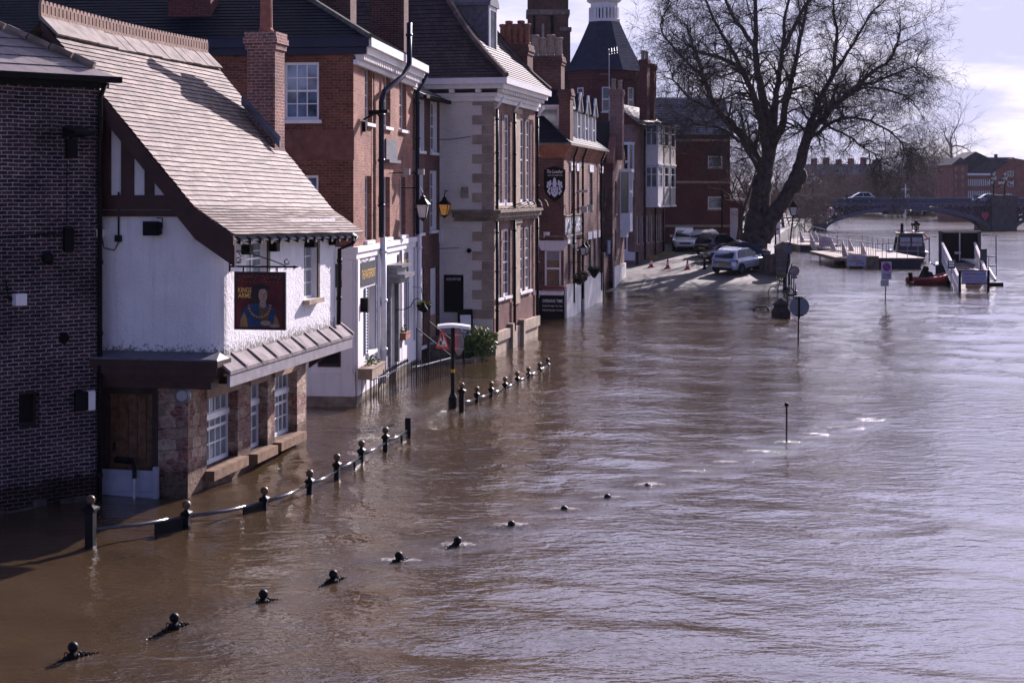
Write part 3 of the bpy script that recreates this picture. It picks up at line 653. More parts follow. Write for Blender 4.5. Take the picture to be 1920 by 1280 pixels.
# bargeboards following the bell-cast verge, eave tails
mb = MB()
for i in range(20):
    ta, tb = i / 20, (i + 1) / 20
    def vp(t): return -1.12 + 4.0 * t, 5.16 + 4.22 * t + kprof(t)
    (ya, za), (yb, zb) = vp(ta), vp(tb); da = .62 if ta < .35 else .5
    mb.hexa([(-.4, ya, za - da), (-.3, ya, za - da), (-.3, yb, zb - da), (-.4, yb, zb - da), (-.4, ya, za - .09), (-.3, ya, za - .09), (-.3, yb, zb - .09), (-.4, yb, zb - .09)])
    mb.hexa([(-.47, ya, za - .2), (-.401, ya, za - .2), (-.401, yb, zb - .2), (-.47, yb, zb - .2), (-.47, ya, za - .03), (-.401, ya, za - .03), (-.401, yb, zb - .03), (-.47, yb, zb - .03)])
mb.build('bargeboard', brown_paint, pub)
mb = MB()
for i in range(14):
    x = .1 + i * .58; z = 5.12 - .18 * (x + .42) / 8.7; mb.hexa([(x, -1.05, z - .16), (x + .12, -1.05, z - .16), (x + .12, -.7, z - .02), (x, -.7, z - .02), (x, -1.05, z - .06), (x + .12, -1.05, z - .06), (x + .12, -.7, z + .1), (x, -.7, z + .1)])
mb.build('rafter_tails', dark_timber, pub)
mb = MB(); mb.hexa([(RX0 + .1, -1.0, 5.02), (RX1 - .1, -1.0, 4.86), (RX1 - .1, KY, 5.1), (RX0 + .1, KY, 5.3), (RX0 + .1, -1.0, 5.05), (RX1 - .1, -1.0, 4.89), (RX1 - .1, KY, 5.13), (RX0 + .1, KY, 5.33)]); mb.build('soffit', grey_board, pub)
mb = MB()
for x in (1.0, 2.6, 5.1, 6.7): mb.box(x, x + .2, KY - .18, KY + .05, 4.72, 4.92)
mb.build('joist_ends', soot_black, pub)
pipe(pub, [(7.9, -1.05, 4.88), (7.75, -.98, 4.72), (7.3, KY - .08, 4.6), (7.26, KY - .07, 2.8)], .05)
# chimney with its single tall pot, lead flashing
chimney(pub, 7.42, 8.12, .87, 1.58, 5.5, 9.86, C_brick, [(7.77, 1.22, .17, 1.05)], True, potm=terracotta)
mb = MB(); mb.hexa([(7.33, .72, 7.02), (7.42, .72, 7.02), (7.42, 1.7, 8.1), (7.33, 1.7, 8.1), (7.33, .72, 7.2), (7.42, .72, 7.3), (7.42, 1.7, 8.35), (7.33, 1.7, 8.25)]); mb.build('lead_flashing', grey_lead, pub)
# round vent, gable vent, cowls
q = MB(); q.lathe([(.15, 0), (.17, .02), (.17, .05), (.12, .07), (.1, .06)], n=20, ax=lambda x, y, z: EM(-.0)(.09 + x, 2.0 + y, z)); q.build('round_vent', metal_grey, pub)
a, b, c, d = K.en4(337, 362, 434, 462, -.1); q = MB()
for i in range(7): q.mbox(eu, a, b, c + (d - c) * i / 7, c + (d - c) * (i + .8) / 7, .002, .02)
q.build('gable_vent', white_paint, pub)
# pub sign hung from a scrolled bracket
sy0, sz1 = K.end(440, 509, .35); sy1, sz0 = K.end(536, 619, .35)
sg = thing('pub_sign', K.world(.35, (sy0 + sy1) / 2, sz0), K.ang, 'hanging pub sign with a robed figure painted on dark red, gold lettering', 'sign')
sw, sh = abs(sy0 - sy1), sz1 - sz0
SB = lambda u, v, w: (-w, sw / 2 - u * sw, v * sh)   # u 0..1 left to right as seen from the bridge, v 0..1
mb = MB(); mb.mbox(SB, 0, 1, 0, 1, -.03, .03); mb.build('board', mat('sign_dark', (.018, .009, .012), .4, 0, .2), sg)
paint = lambda n, c: mat(n, c, .45, 0, .3, 7)
def art(poly, c, w, name): m = MB(); m.prism(SB, poly, .03, .03 + w); m.build(name, c, sg)
ell = lambda cx, cy, rx, ry, n=18: [(cx + rx * math.cos(2 * math.pi * i / n), cy + ry * math.sin(2 * math.pi * i / n)) for i in range(n)]
art([(.06, .04), (.94, .04), (.94, .95), (.06, .95)], mat('sign_red', (.10, .008, .012), .45, 0, .7, 2.5), .002, 'painted_ground')
art([(.1, .05), (.14, .3), (.26, .42), (.42, .46), (.66, .46), (.8, .36), (.88, .05)], paint('robe_blue', (.012, .04, .10)), .004, 'painted_robe')
art([(.12, .05), (.13, .18), (.2, .3), (.25, .2), (.27, .05)], paint('sleeve_gold', (.26, .15, .05)), .006, 'painted_sleeve')
art([(.76, .05), (.8, .27), (.86, .18), (.9, .05)], paint('sleeve_gold2', (.22, .13, .05)), .006, 'painted_sleeve')
art([(.36, .46), (.32, .6), (.38, .74), (.5, .76), (.62, .7), (.6, .5), (.55, .44)], paint('hair_dark', (.025, .014, .01)), .006, 'painted_hair')
art(ell(.565, .595, .085, .125), paint('painted_skin', (.38, .24, .18)), .008, 'painted_face')
art([(.5, .48), (.5, .4), (.58, .37), (.63, .4), (.62, .5)], paint('painted_skin2', (.3, .19, .14)), .007, 'painted_neck')
art([(.36, .68), (.38, .76), (.52, .8), (.68, .76), (.72, .69), (.6, .705), (.48, .7)], paint('hat_black', (.008, .009, .014)), .010, 'painted_hat')
art([(.48, .4), (.53, .1), (.66, .1), (.68, .4), (.58, .36)], paint('tunic_dark', (.10, .06, .03)), .007, 'painted_tunic')
for i in range(13):
    a = math.pi * (1.0 + i / 12); art(ell(.5 + .21 * math.cos(a), .42 + .2 * math.sin(a), .022, .02, 8), paint('chain_gold', (.36, .2, .06)), .010, 'painted_collar') if i in (0,) else None
cb = MB()
for i in range(13):
    a = math.pi * (1.0 + i / 12); cb.prism(SB, ell(.5 + .21 * math.cos(a), .42 + .2 * math.sin(a), .022, .02, 8), .03, .04)
cb.build('painted_chain', paint('chain_gold2', (.36, .2, .06)), sg)
art(ell(.62, .12, .1, .045), paint('painted_skin3', (.36, .23, .17)), .011, 'painted_hand')
art(ell(.78, .075, .09, .03), paint('painted_skin4', (.33, .21, .16)), .011, 'painted_hand')
fm = MB()
for cx in (.545, .605): fm.prism(SB, ell(cx, .615, .014, .008, 8), .038, .041)
fm.prism(SB, [(.57, .61), (.585, .61), (.6, .565), (.575, .56)], .038, .042); fm.prism(SB, [(.55, .535), (.6, .535), (.595, .525), (.555, .525)], .038, .041); fm.prism(SB, [(.525, .632), (.56, .636), (.56, .63), (.525, .626)], .038, .041); fm.prism(SB, [(.59, .636), (.625, .632), (.625, .626), (.59, .63)], .038, .041)
fm.build('painted_features', paint('feature_brown', (.09, .04, .03)), sg)
sc = MB(); rr = random.Random(2)
for sx0 in (.08, .54):
    for i in range(15):
        cx, cy = sx0 + .37 * (i + .5) / 15, .9 + .03 * math.sin(i * 1.9) - (.05 if i % 3 == 0 else 0)
        sc.prism(SB, ell(cx, cy, .016, .012, 7), .03, .036)
sc.build('painted_scrolls', paint('scroll_gold', (.16, .08, .03)), sg)
gold = mat('gold_paint', (.8, .5, .12), .4, 0, .1)
lettering('KINGS', gold, sg, SB, .21, .685, .034, width=.26, height=.085, bold=.012)
lettering('ARMS', gold, sg, SB, .21, .59, .034, width=.26, height=.085, bold=.012)
mb = MB()
bz = sh + .1; bu = lambda u, v: (0, sw / 2 - u * sw, v)
mb.tube([bu(-.12, bz), bu(1.2, bz)], .02, 6); mb.tube([bu(-.08, bz + .34), bu(.3, bz + .26), bu(.75, bz + .12), bu(1.0, bz + .02)], .012, 6); mb.tube([bu(-.1, bz - .1), bu(-.1, bz + .4)], .02, 6)
mb.lathe([(.035, -.05), (.001, .06)], n=6, ax=lambda x, y, z: (x, sw / 2 - 1.2 * sw - z, bz + y))
for cu, cv, r in ((.02, .18, .11), (.08, .12, .055), (1.02, .1, .05)): mb.tube([bu(cu + r / sw * math.cos(a * .5), bz + cv + r * math.sin(a * .5)) for a in range(13)], .011, 5)
for u in (.17, .83): mb.tube([bu(u, bz), bu(u, sh - .02)], .014, 5)
mb.build('bracket', black_iron, sg)
# floodlights and camera on the gable
def floodlight(loc, rz, label, w=.3, h=.24):
    t = thing('floodlight', loc, rz, label, 'floodlight'); q = MB(); q.box(-.2, -.04, -w / 2, w / 2, -h / 2, h / 2); q.box(-.23, -.2, -w / 2 - .02, w / 2 + .02, -h / 2 - .02, h / 2 + .02); q.build('housing', soot_black, t)
    q = MB(); q.tube([(-.1, -w / 2 - .03, 0), (-.1, -w / 2 - .03, h / 2 + .08), (0.02, 0, h / 2 + .08)], .012, 5); q.build('bracket', black_iron, t); return t
y, z = K.end(292, 428, -.1); floodlight(K.world(-.1, y, z), K.ang, 'small black floodlight below the timber beam on the white gable')
y, z = K.end(192, 437, -.12); cctv(K.world(-.16, y, z), K.ang + R(200), 'white security camera at the corner of the dark brick wall', 1.0)
q = MB(); yy, zz = K.end(224, 360, -.1); q.tube([(-.14, yy, zz), (-.14, yy, zz - .85)], .02, 6); q.box(-.2, -.11, yy - .06, yy + .06, zz - .98, zz - .85); q.tube([(-.14, yy, zz - .98), (-.16, yy + .08, zz - 1.15), (-.16, yy + .3, zz - 1.1), (-.14, yy + .35, zz - .9)], .012, 5); q.build('cable_run', black_iron, pub)

# ---------------------------------------------------------------- dark brick wall on the near left
dx, dy = 1.063, 1; nn = math.hypot(dx, dy); LL = 9
Lf = Fr(-8.05 - LL * dx / nn, 31.25 - LL * dy / nn, dx, dy)
lb = house('brick_outbuilding', Lf, 'dark purple brick building with pale mortar and a low slate roof', 'building')
fl = FM(0); WL = Lf.fr4(35, 75, 735, 800)
mb = MB(); wall(mb, fl, 0, LL, -1.6, 8.15, [WL], .2); mb.face([(LL, 0, -1.6), (LL, 1.6, -1.6), (LL, 1.6, 8.15), (LL, 0, 8.15)])
mb.build('wall', K_brick, lb)
window(lb, fl, WL, 1, 1, .15, .05, .02, dark_timber, soot_black)
mb = MB()
roof_courses(mb, (-.2, -.22, 8.2), (LL + .25, -.22, 8.2), (-.2, 2.6, 9.9), (LL + .25 - 2.82, 2.6, 9.9), 9, .02)
roof_courses(mb, (LL + .25, -.22, 8.2), (LL + .25, 3, 8.2), (LL + .25 - 2.82, 2.6, 9.9), (LL + .25 - 2.82, 2.7, 9.9), 9, .02)
lr = mb.build('roof', slate_pale, lb)
mb = MB(); a, b = Vector((LL + .25, -.22, 8.25)), Vector((LL + .25 - 2.82, 2.6, 9.95))
for i in range(1, 9):
    p, q = a.lerp(b, i / 9), a.lerp(b, (i + .93) / 9); mb.tube([p, q], [.085, .1], 6)
mb.build('hip_tiles', stone_dirty, lr)
mb = MB(); mb.box(-.2, LL + .3, -.34, -.2, 8.1, 8.22); mb.box(-.2, LL + .1, -.18, 0, 8.0, 8.1); mb.build('gutter', soot_black, lb)
pipe(lb, [(LL + .02, -.2, 8.1), (LL - .05, -.1, 7.8), (LL - .05, -.08, -.5)], .05)
mb = MB(); mb.tube([(LL - 7, -.02, 5.0), (LL - .4, -.02, 5.2)], .012, 5)
u, v = Lf.front(125, 300); mb.tube([(u, -.02, v), (u, -.02, v - 1.3)], .01, 5); mb.box(u - .09, u + .09, -.12, -.003, v - 1.75, v - 1.3)
u, v = Lf.front(85, 484); mb.ball((u, -.1, v), .12); u, v = Lf.front(120, 634); mb.lathe([(.11, 0), (.09, .04)], n=14, ax=lambda x, y, z: (u + x, -z - .003, v + y)); u, v = Lf.front(10, 525); mb.tube([(u, -.03, v), (u + .05, -.03, v - .35), (u + .35, -.03, v - .4)], .015, 5); mb.build('cable_run', soot_black, lb)
u, v = Lf.front(33, 561); q = MB(); q.box(u - .11, u + .11, -.16, -.003, v - .11, v + .11); q.build('junction_box', white_paint, lb)
u, v = Lf.front(152, 750); q = MB(); q.box(u - .16, u + .16, -.08, -.003, v - .2, v + .16); q.build('meter_box', soot_black, lb)
u, v = Lf.front(168, 750); t = thing('bulkhead_light', Lf.world(u, 0, v), Lf.ang, 'slim white bulkhead light beside the oak door', 'lamp'); q = MB(); q.box(-.07, .07, -.1, -.003, -.18, .18); q.build('diffuser', white_gloss, t); q = MB(); q.box(-.085, .085, -.05, -.002, -.2, .2); q.build('base', metal_grey, t)
u, v = Lf.front(130, 248); t = thing('floodlight', Lf.world(u, 0, v), Lf.ang, 'large black floodlight head high on the dark brick wall', 'floodlight')
q = MB(); q.hexa([(-.2, -.6, -.06), (.22, -.6, -.06), (.22, -.1, -.1), (-.2, -.1, -.1), (-.2, -.6, .0), (.22, -.6, .0), (.22, -.1, .1), (-.2, -.1, .1)]); q.build('housing', soot_black, t)
q = MB(); q.tube([(0, -.15, 0), (0, -.01, -.15)], .03, 6); q.box(-.1, .1, -.14, -.003, -.5, -.14); q.build('bracket', soot_black, t)
mb = MB(); rr = random.Random(8)
for i in range(16): x = LL - 4.5 + i * .28; mb.box(x, x + .27, -.05 - rr.uniform(0, .05), .0, -1, .02 + rr.uniform(0, .12) * (i % 3 > 0))
mb.build('stone_plinth', mat('plinth_dark', (.07, .055, .048), .9, 0, .5, 3, .5, 12), lb)
# ---------------------------------------------------------------- red brick house with white ground floor
Bf = Fr(-4.45, 44.9, .104, .9945); BL = 10.2
hb_ = house('brick_house', Bf, 'three storey orange brick house with a white painted ground floor and slate roof', 'house')
f0, eg = FM(0), EM(0); Z1, Z2 = 4.43, 9.55
holes = []
for xa, xb, ya, yb in ((684, 698, 126, 231), (719, 732, 139, 238), (749, 762, 150, 244), (684, 697, 330, 459), (719, 731, 332, 448), (749, 760, 332, 442)):
    a, b, c, d = Bf.fr4(xa, xb, ya, yb); holes.append((a, b, max(c, Z1 + .12), d))
mb = MB(); wall(mb, f0, 0, BL, Z1, Z2, holes, .16); mb.build('front_wall', B_brick_front, hb_)
e1 = Bf.en4(533, 598, 117, 225); e2 = Bf.en4(533, 597, 329, 420)
mb = MB(); wall(mb, eg, 0, 14, Z1, Z2 + .3, [e1, e2], .1); mb.build('end_wall', B_brick, hb_); mb = MB(); mb.face([(BL, 0, -1.5), (BL, 9, -1.5), (BL, 9, 9.6), (BL, 0, 9.6)]); mb.build('far_end_wall', B_brick, hb_)
mb = MB()                                          # blank recessed panel, arch over the lower window
a, b, c, d = Bf.en4(530, 664, 245, 300); mb.mbox(eg, a, b, c, d, .002, .012); mb.build('patched_panel', mat('patch_brick', (.17, .075, .06), .9, 0, .3, 3, .4, 14), hb_)
for r in (e1, e2): window(hb_, eg, r, 3, 4, .06, .07, .028, white_gloss, glass_sky_tint, white_paint)
for r in holes: window(hb_, f0, r, 2, 4, .14, .06, .025, white_gloss, glass, white_paint, True, .1)
# white ground floor: shop fronts with shutters, door case, pilasters
G1 = Bf.fr4(684, 699, 545, 692); G2 = Bf.fr4(744, 757, 520, 650); GD = Bf.fr4(723, 736, 532, 720)
G1 = (G1[0], G1[1], 1.3, 3.2); G2 = (G2[0], G2[1], 1.3, 3.2); GD = (GD[0], GD[1], -1, 3.1)
ED = Bf.en4(596, 640, 645, 688)
mb = MB(); f8 = FM(-.06); e8 = EM(-.06); wall(mb, f8, -.06, BL, 0.25, Z1 - .16, [G1, G2, (GD[0], GD[1], .25, GD[3])], .2); wall(mb, e8, -.06, 14, 0.25, Z1 - .16, [ED], .12)
mb.box(-.16, BL, -.16, 14, Z1 - .16, Z1); mb.box(-.11, BL, -.11, 14, Z1 - .34, Z1 - .163)
for a in (.0, 3.05, 7.2, BL - .32): mb.mbox(f8, a, a + .3, 0.25, Z1 - .36, .002, .07)
for a in (.0, 6.4): mb.mbox(e8, a, a + .3, 0.25, Z1 - .36, .002, .07)
for a, b in ((0, GD[0] - .1), (GD[1] + .1, BL)): mb.mbox(f8, a, b, .25, .9, .002, .06)
mb.mbox(e8, -.06, 14, .25, .9, .002, .06); mb.build('ground_floor_wall', smooth_white, hb_)
mb = MB(); mb.mbox(FM(-.1), -.1, GD[0], -1.5, .25, -.2, .02); mb.mbox(FM(-.1), GD[1], BL, -1.5, .25, -.2, .02); mb.mbox(EM(-.1), -.08, 14, -1.5, .25, -.2, .02); mb.build('stone_plinth', stone_dirty, hb_)
window(hb_, e8, ED, 1, 1, .08, .08, .02, dark_timber, soot_black)
louv = mat('shutter_paint', (.3, .32, .38), .5, 0, .1)
for gi, r in enumerate((G1, G2)):
    window(hb_, f8, r, 1, 2, .16, .06, .025, white_gloss, glass, white_paint, False)
    for u0, u1 in ((r[0] - .42, r[0] - .02), (r[1] + .02, r[1] + .42)):
        q = MB(); q.mbox(f8, u0, u0 + .05, r[2], r[3], .005, .05); q.mbox(f8, u1 - .05, u1, r[2], r[3], .005, .05); n = 22
        for i in range(n):
            v = r[2] + (r[3] - r[2]) * i / n; q.hexa([f8(u0 + .05, v, .012), f8(u1 - .05, v, .012), f8(u1 - .05, v, .045), f8(u0 + .05, v, .045), f8(u0 + .05, v + .05, .006), f8(u1 - .05, v + .05, .006), f8(u1 - .05, v + .06, .016), f8(u0 + .05, v + .06, .016)])
        q.build('shutter', louv, hb_)
q = MB(); q.mbox(f8, GD[0], GD[1], .4, 3.1, -.35, -.28); dd = q.build('door', soot_black, hb_); q = MB(); q.mbox(f8, GD[0] + .15, GD[1] - .15, 1.5, 2.6, -.28, -.265); q.build('pane', glass, dd)
q = MB(); q.mbox(f8, GD[0] - .3, GD[1] + .3, 3.3, 3.42, .0, .6); q.mbox(f8, GD[0] - .22, GD[1] + .22, 3.14, 3.3, .0, .45); q.mbox(f8, GD[0] - .26, GD[1] + .26, 3.62, 3.7, .0, .5); q.mbox(f8, GD[0] - .2, GD[1] + .2, 3.42, 3.62, .0, .35)
for u in (GD[0] - .2, GD[1]): q.mbox(f8, u, u + .2, .55, 3.14, .002, .14)
q.build('door_canopy', grey_lead, hb_)
# name boards
def board(name, par_fr, x, y, rz_fr, f, r, label, cat='sign', m=None, th=.03):
    t = thing(name, par_fr.world(x, y, 0), par_fr.ang, label, cat); q = MB(); q.mbox(f, *r, 0, th); q.build('panel', m or mat('sign_charcoal', (.022, .024, .03), .5, 0, .2), t); return t
r = Bf.fr4(676, 704, 491, 532, -.08)
t = board('name_board', Bf, 0, 0, 0, FM(-.066), (r[0], r[1], 3.28, 3.95), 'charcoal name board with gold lettering between the shuttered window and the cornice, nearer of two')
lettering('THE WATERFRONT', gold, t, FM(-.066), (r[0] + r[1]) / 2, 3.6, .034, width=(r[1] - r[0]) * .9, height=.26)
r = Bf.fr4(746, 765, 476, 514, -.08)
t = board('name_board', Bf, 0, 0, 0, FM(-.066), (r[0], r[1], 3.28, 3.95), 'charcoal name board with gold lettering beyond the door canopy, farther of two')
lettering('THE WATERFRONT', gold, t, FM(-.066), (r[0] + r[1]) / 2, 3.6, .034, width=(r[1] - r[0]) * .9, height=.26)
r = Bf.en4(622, 652, 495, 539, -.08)
t = board('name_board', Bf, 0, 0, 0, EM(-.066), r, 'charcoal board with a gold letter T on the white end wall')
lettering('T', gold, t, EM(-.066), Bf.end(643, 500)[0], (r[2] + r[3]) / 2, .034, height=.26, right=-1)
r = Bf.fr4(721, 743, 262, 300); q = MB(); q.mbox(f0, r[0], r[1], r[2] - .1, r[2], .0, .16); q.mbox(f0, r[0] + .05, r[1] - .05, r[2], r[3], .0, .05); q.build('stone_tablet', grey_lead, hb_)
# cornice, gutter and slate roof
mb = MB()
for z0, z1, g in ((9.55, 9.68, .12), (9.86, 10.05, .38), (10.05, 10.3, .52)): mb.box(-.02, BL + .1, -g, .0, z0, z1)
for i in range(34): x = .05 + i * .3; mb.box(x, x + .15, -.3, -.05, 9.683, 9.857)
mb.build('cornice', white_paint, hb_)
mb = MB(); mb.box(-.3, -.02, -.5, 14, 10.02, 10.28); mb.box(-.16, -.02, -.4, 14, 9.82, 10.017); mb.build('gutter', pipe_blue, hb_)
mb = MB(); pt = math.tan(R(31)); hh = 4.3
roof_courses(mb, (-.25, 14, 10.28), (-.25, -.5, 10.28), (-.25 + hh, 14, 10.28 + hh * pt), (-.25 + hh, -.5 + hh, 10.28 + hh * pt), 24, .018)
roof_courses(mb, (-.25, -.5, 10.28), (BL + .2, -.5, 10.28), (-.25 + hh, -.5 + hh, 10.28 + hh * pt), (BL + .2, -.5 + hh, 10.28 + hh * pt), 24, .018)
br = mb.build('roof', slate, hb_)
mb = MB(); mb.tube([(-.25, -.5, 10.3), (-.25 + hh, -.5 + hh, 10.3 + hh * pt)], .1, 6); mb.build('hip_tiles', mat('hip_moss', (.1, .1, .08), .9, 0, .4, 6), br)
y1, _ = Bf.end(315, 50, 1.0); y0, _ = Bf.end(395, 50, 1.0)
chimney(hb_, 1.0, 1.8, y0, y1, 10.2, 13.6, R_brick)
y1, _ = Bf.end(576, 40, 3.4); y0, _ = Bf.end(657, 40, 3.4); chimney(hb_, 3.4, 4.3, y0, y1, 10.8, 14.2, D_brick)
y1, _ = Bf.end(700, 40, 10.2); y0, _ = Bf.end(763, 40, 10.2); chimney(hb_, 9.6, 10.5, y0, y1, 9.6, 14.6, D_brick)
x, z = Bf.front(715, 150, -.14); zt = Bf.front(752, 55, -.5)[1]; x2 = x + 1.6
pipe(hb_, [(x2 + .6, -.62, 11.3), (x2 + .6, -.62, 10.0), (x2 + .2, -.5, 9.6), (x + .1, -.2, 9.0), (x, -.14, 8.7), (x, -.14, 4.6)], .085, pipe_blue)
pipe(hb_, [(x, -.2, 4.6), (x, -.2, .2)], .1, white_paint)
pipe(hb_, [(BL + .02, -.45, 9.95), (BL, -.14, 9.4), (BL, -.14, 4.5)], .07, pipe_blue); pipe(hb_, [(BL, -.2, 4.5), (BL, -.2, .0)], .08, white_paint)
mb = MB(); mb.tube([(2.75, -.05, 9.5), (2.75, -.05, 4.6)], .018, 5); mb.tube([(.5, -.1, 4.1), (1.6, -.1, 3.95), (2.6, -.1, 4.2)], .012, 5); mb.build('cable_run', soot_black, hb_)
def swan_lamp(fr, px, py, yo, label, big=False):
    x, z = fr.front(px, py, yo); t = thing('wall_lamp', fr.world(x, yo, z), fr.ang, label, 'lamp'); q = MB(); q.tube([(-.05, 0, 0), (-.05, -.3, 0), (-.05, -.5, .1), (-.05, -.62, .32), (-.05, -.78, .36), (-.05, -.88, .22)], .016, 6); q.build('bracket', black_iron, t)
    q = MB(); q.lathe([(.04, .0), (.06, -.06), (.16, -.2), (.17, -.26)], (-.05, -.9, .24), 12); q.build('lamp_shade', soot_black, t); return t
swan_lamp(Bf, 741, 580, -.14, 'black swan neck lamp reaching out beside the farther shuttered window')
def arm_flood(fr, px, py, yo, ln, label):
    x, z = fr.front(px, py, yo); t = thing('floodlight', fr.world(x, yo, z), fr.ang, label, 'floodlight'); q = MB(); q.tube([(0, 0, 0), (0, -ln, .02)], .015, 5); q.build('bracket', black_iron, t); q = MB(); q.box(-.1, .1, -ln - .12, -ln + .08, -.05, .14); q.build('housing', metal_grey, t)
arm_flood(Bf, 729, 325, 0, .55, 'grey floodlight on a short arm below the stone tablet, nearer of two')
arm_flood(Bf, 755, 325, 0, .6, 'grey floodlight on a short arm by the far downpipe of the brick house')
x, z = Bf.front(680, 218, 0); t = thing('floodlight', Bf.world(x, 0, z), Bf.ang, 'black hooded floodlight beside the nearest top window of the brick house', 'floodlight'); q = MB(); q.hexa([(-.15, -.75, .1), (.2, -.75, .1), (.2, -.2, .02), (-.15, -.2, .02), (-.15, -.75, .18), (.2, -.75, .18), (.2, -.2, .16), (-.15, -.2, .16)]); q.build('housing', soot_black, t); q = MB(); q.tube([(0, -.3, .04), (0, -.02, -.1)], .03, 5); q.box(-.08, .08, -.1, -.003, -.45, -.15); q.build('bracket', soot_black, t)
x, z = Bf.front(676, 573, -.07); q = MB(); q.box(x - .1, x + .12, -.3, -.08, z - .18, z + .22); t = tag(q.build('wall_heater', soot_black), 'black box heater on the white corner pilaster', 'heater'); t.location = (Bf.o[0], Bf.o[1], 0); t.rotation_euler = (0, 0, Bf.ang)
# flower boxes
rr = random.Random(11)
def leaf_clump(mb, c, rx, ry, rz, n, s, rnd=rr):
    for _ in range(n):
        v = Vector((rnd.gauss(0, 1), rnd.gauss(0, 1), rnd.gauss(0, 1))).normalized() * (rnd.random() ** .35)
        p = Vector((c[0] + v.x * rx, c[1] + v.y * ry, c[2] + v.z * rz)); a = Vector((rnd.gauss(0, 1), rnd.gauss(0, 1), rnd.gauss(0, .7))).normalized(); b = a.orthogonal().normalized(); b.rotate(Matrix.Rotation(rnd.random() * 6.28, 3, a))
        k = s * rnd.uniform(.6, 1.3); mb.face([p - a * k, p + b * k * .5, p + a * k, p - b * k * .5])
def planter(fr, x, y, z, lx, ly, lz, label, mt=None, n=60):
    t = thing('planter', fr.world(x, y, z), fr.ang, label, 'planter'); q = MB(); q.box(-lx / 2, lx / 2, -ly / 2, ly / 2, 0, lz); q.box(-lx / 2 - .02, lx / 2 + .02, -ly / 2 - .02, ly / 2 + .02, lz, lz + .03); q.build('trough', mt or plywood, t)
    q = MB(); leaf_clump(q, (0, 0, lz + .1), lx * .32, ly * .4, .18, n, .07); q.build('plant', foliage, t)
px_, pz_ = Bf.front(694, 700, -.35); planter(Bf, px_, -.4, .75, 2.0, .4, .28, 'wooden flower trough with small green plants under the nearer shutters', mat('old_wood', (.26, .19, .14), .8, 0, .3, 6, .3, 20))
px_, pz_ = Bf.front(757, 640, -.2); planter(Bf, px_, -.22, 1.2, .9, .25, .2, 'small terracotta window box under the farther shutters', terracotta, 20)

# ---------------------------------------------------------------- narrow dark brick house set back in the row
Cf = Fr(-3.36, 55.25, .17, .985); CL = 4.0
hc = house('narrow_house', Cf, 'narrow dark brick house with white window reveals and boarded ground floor openings', 'house')
ch = []
for xa, xb, ya, yb in ((782, 795, 186, 283), (807, 819, 190, 286), (782, 793, 320, 437), (806, 818, 320, 432)): ch.append(Cf.fr4(xa, xb, ya, yb))
cg = [(ch[0][0], ch[0][1], .55, 3.3), (ch[1][0], ch[1][1], .55, 3.2)]
mb = MB(); wall(mb, f0, 0, CL, -1.5, 9.3, ch + cg, .2); mb.build('front_wall', D_brick, hc)
for r in ch: 
    wn = window(hc, f0, r, 2, 4, .1, .1, .03, white_gloss, glass, white_paint, True, .08); 
    for ra, rb in ((r[1] - .03, r[1] - .002), (r[0] + .002, r[0] + .03)): q = MB(); q.mbox(f0, ra, rb, r[2], r[3], -.1, .002); q.build('reveal', white_paint, wn)
for i, r in enumerate(cg):
    q = MB(); q.mbox(f0, r[0], r[1], 1.5, r[3], -.1, -.05); wn = q.build('window_boarding', white_paint, hc)
    q = MB(); q.mbox(f0, r[0], r[1], .58, 1.497, -.1, -.04); q.build('flood_boarding', plywood, wn); q = MB(); q.mbox(f0, r[0] - .06, r[1] + .06, .45, .55, -.1, .1); q.build('sill', white_paint, wn)
mb = MB(); roof_courses(mb, (-.1, -.35, 9.3), (CL, -.35, 9.3), (-.1, 3, 11.2), (CL, 3, 11.2), 12, .03); mb.build('roof', tiles('mossy_slate', (.16, .14, .12), (.1, .09, .085), (.03, .03, .03), .35, (.16, .16, .06)), hc)
mb = MB(); mb.box(-.1, CL, -.45, -.33, 9.2, 9.32); mb.build('gutter', soot_black, hc)
x, z = Cf.front(824, 452, 0); q = MB(); q.box(x - .1, x + .1, -.1, 0, z - .05, z + .4); q.build('alarm_box', white_paint, hc)
lx_, lz_ = Cf.front(793, 409, -.75); lantern('lantern', Cf.world(lx_, -.75, lz_), Cf.ang, .8, 'black four sided lantern with pale frosted glass hung before the narrow brick house', arm=[(0, 0, .85), (0, .1, 1.0), (0, .75, 1.0)])
lx_, lz_ = Cf.front(795, 572, -.5); t = thing('hanging_basket', Cf.world(lx_, -.5, lz_), Cf.ang, 'hanging basket with yellow green foliage before the boarded windows', 'basket'); q = MB(); q.lathe([(.05, -.25), (.2, -.15), (.27, 0), (.25, .02)], n=12); q.build('basket', soot_black, t); q = MB(); leaf_clump(q, (0, 0, .05), .26, .26, .12, 90, .07); q.build('plant', foliage_yel, t); q = MB(); q.tube([(0, 0, 0), (0, .1, .6), (0, .5, .62)], .01, 5); q.build('bracket', black_iron, t)

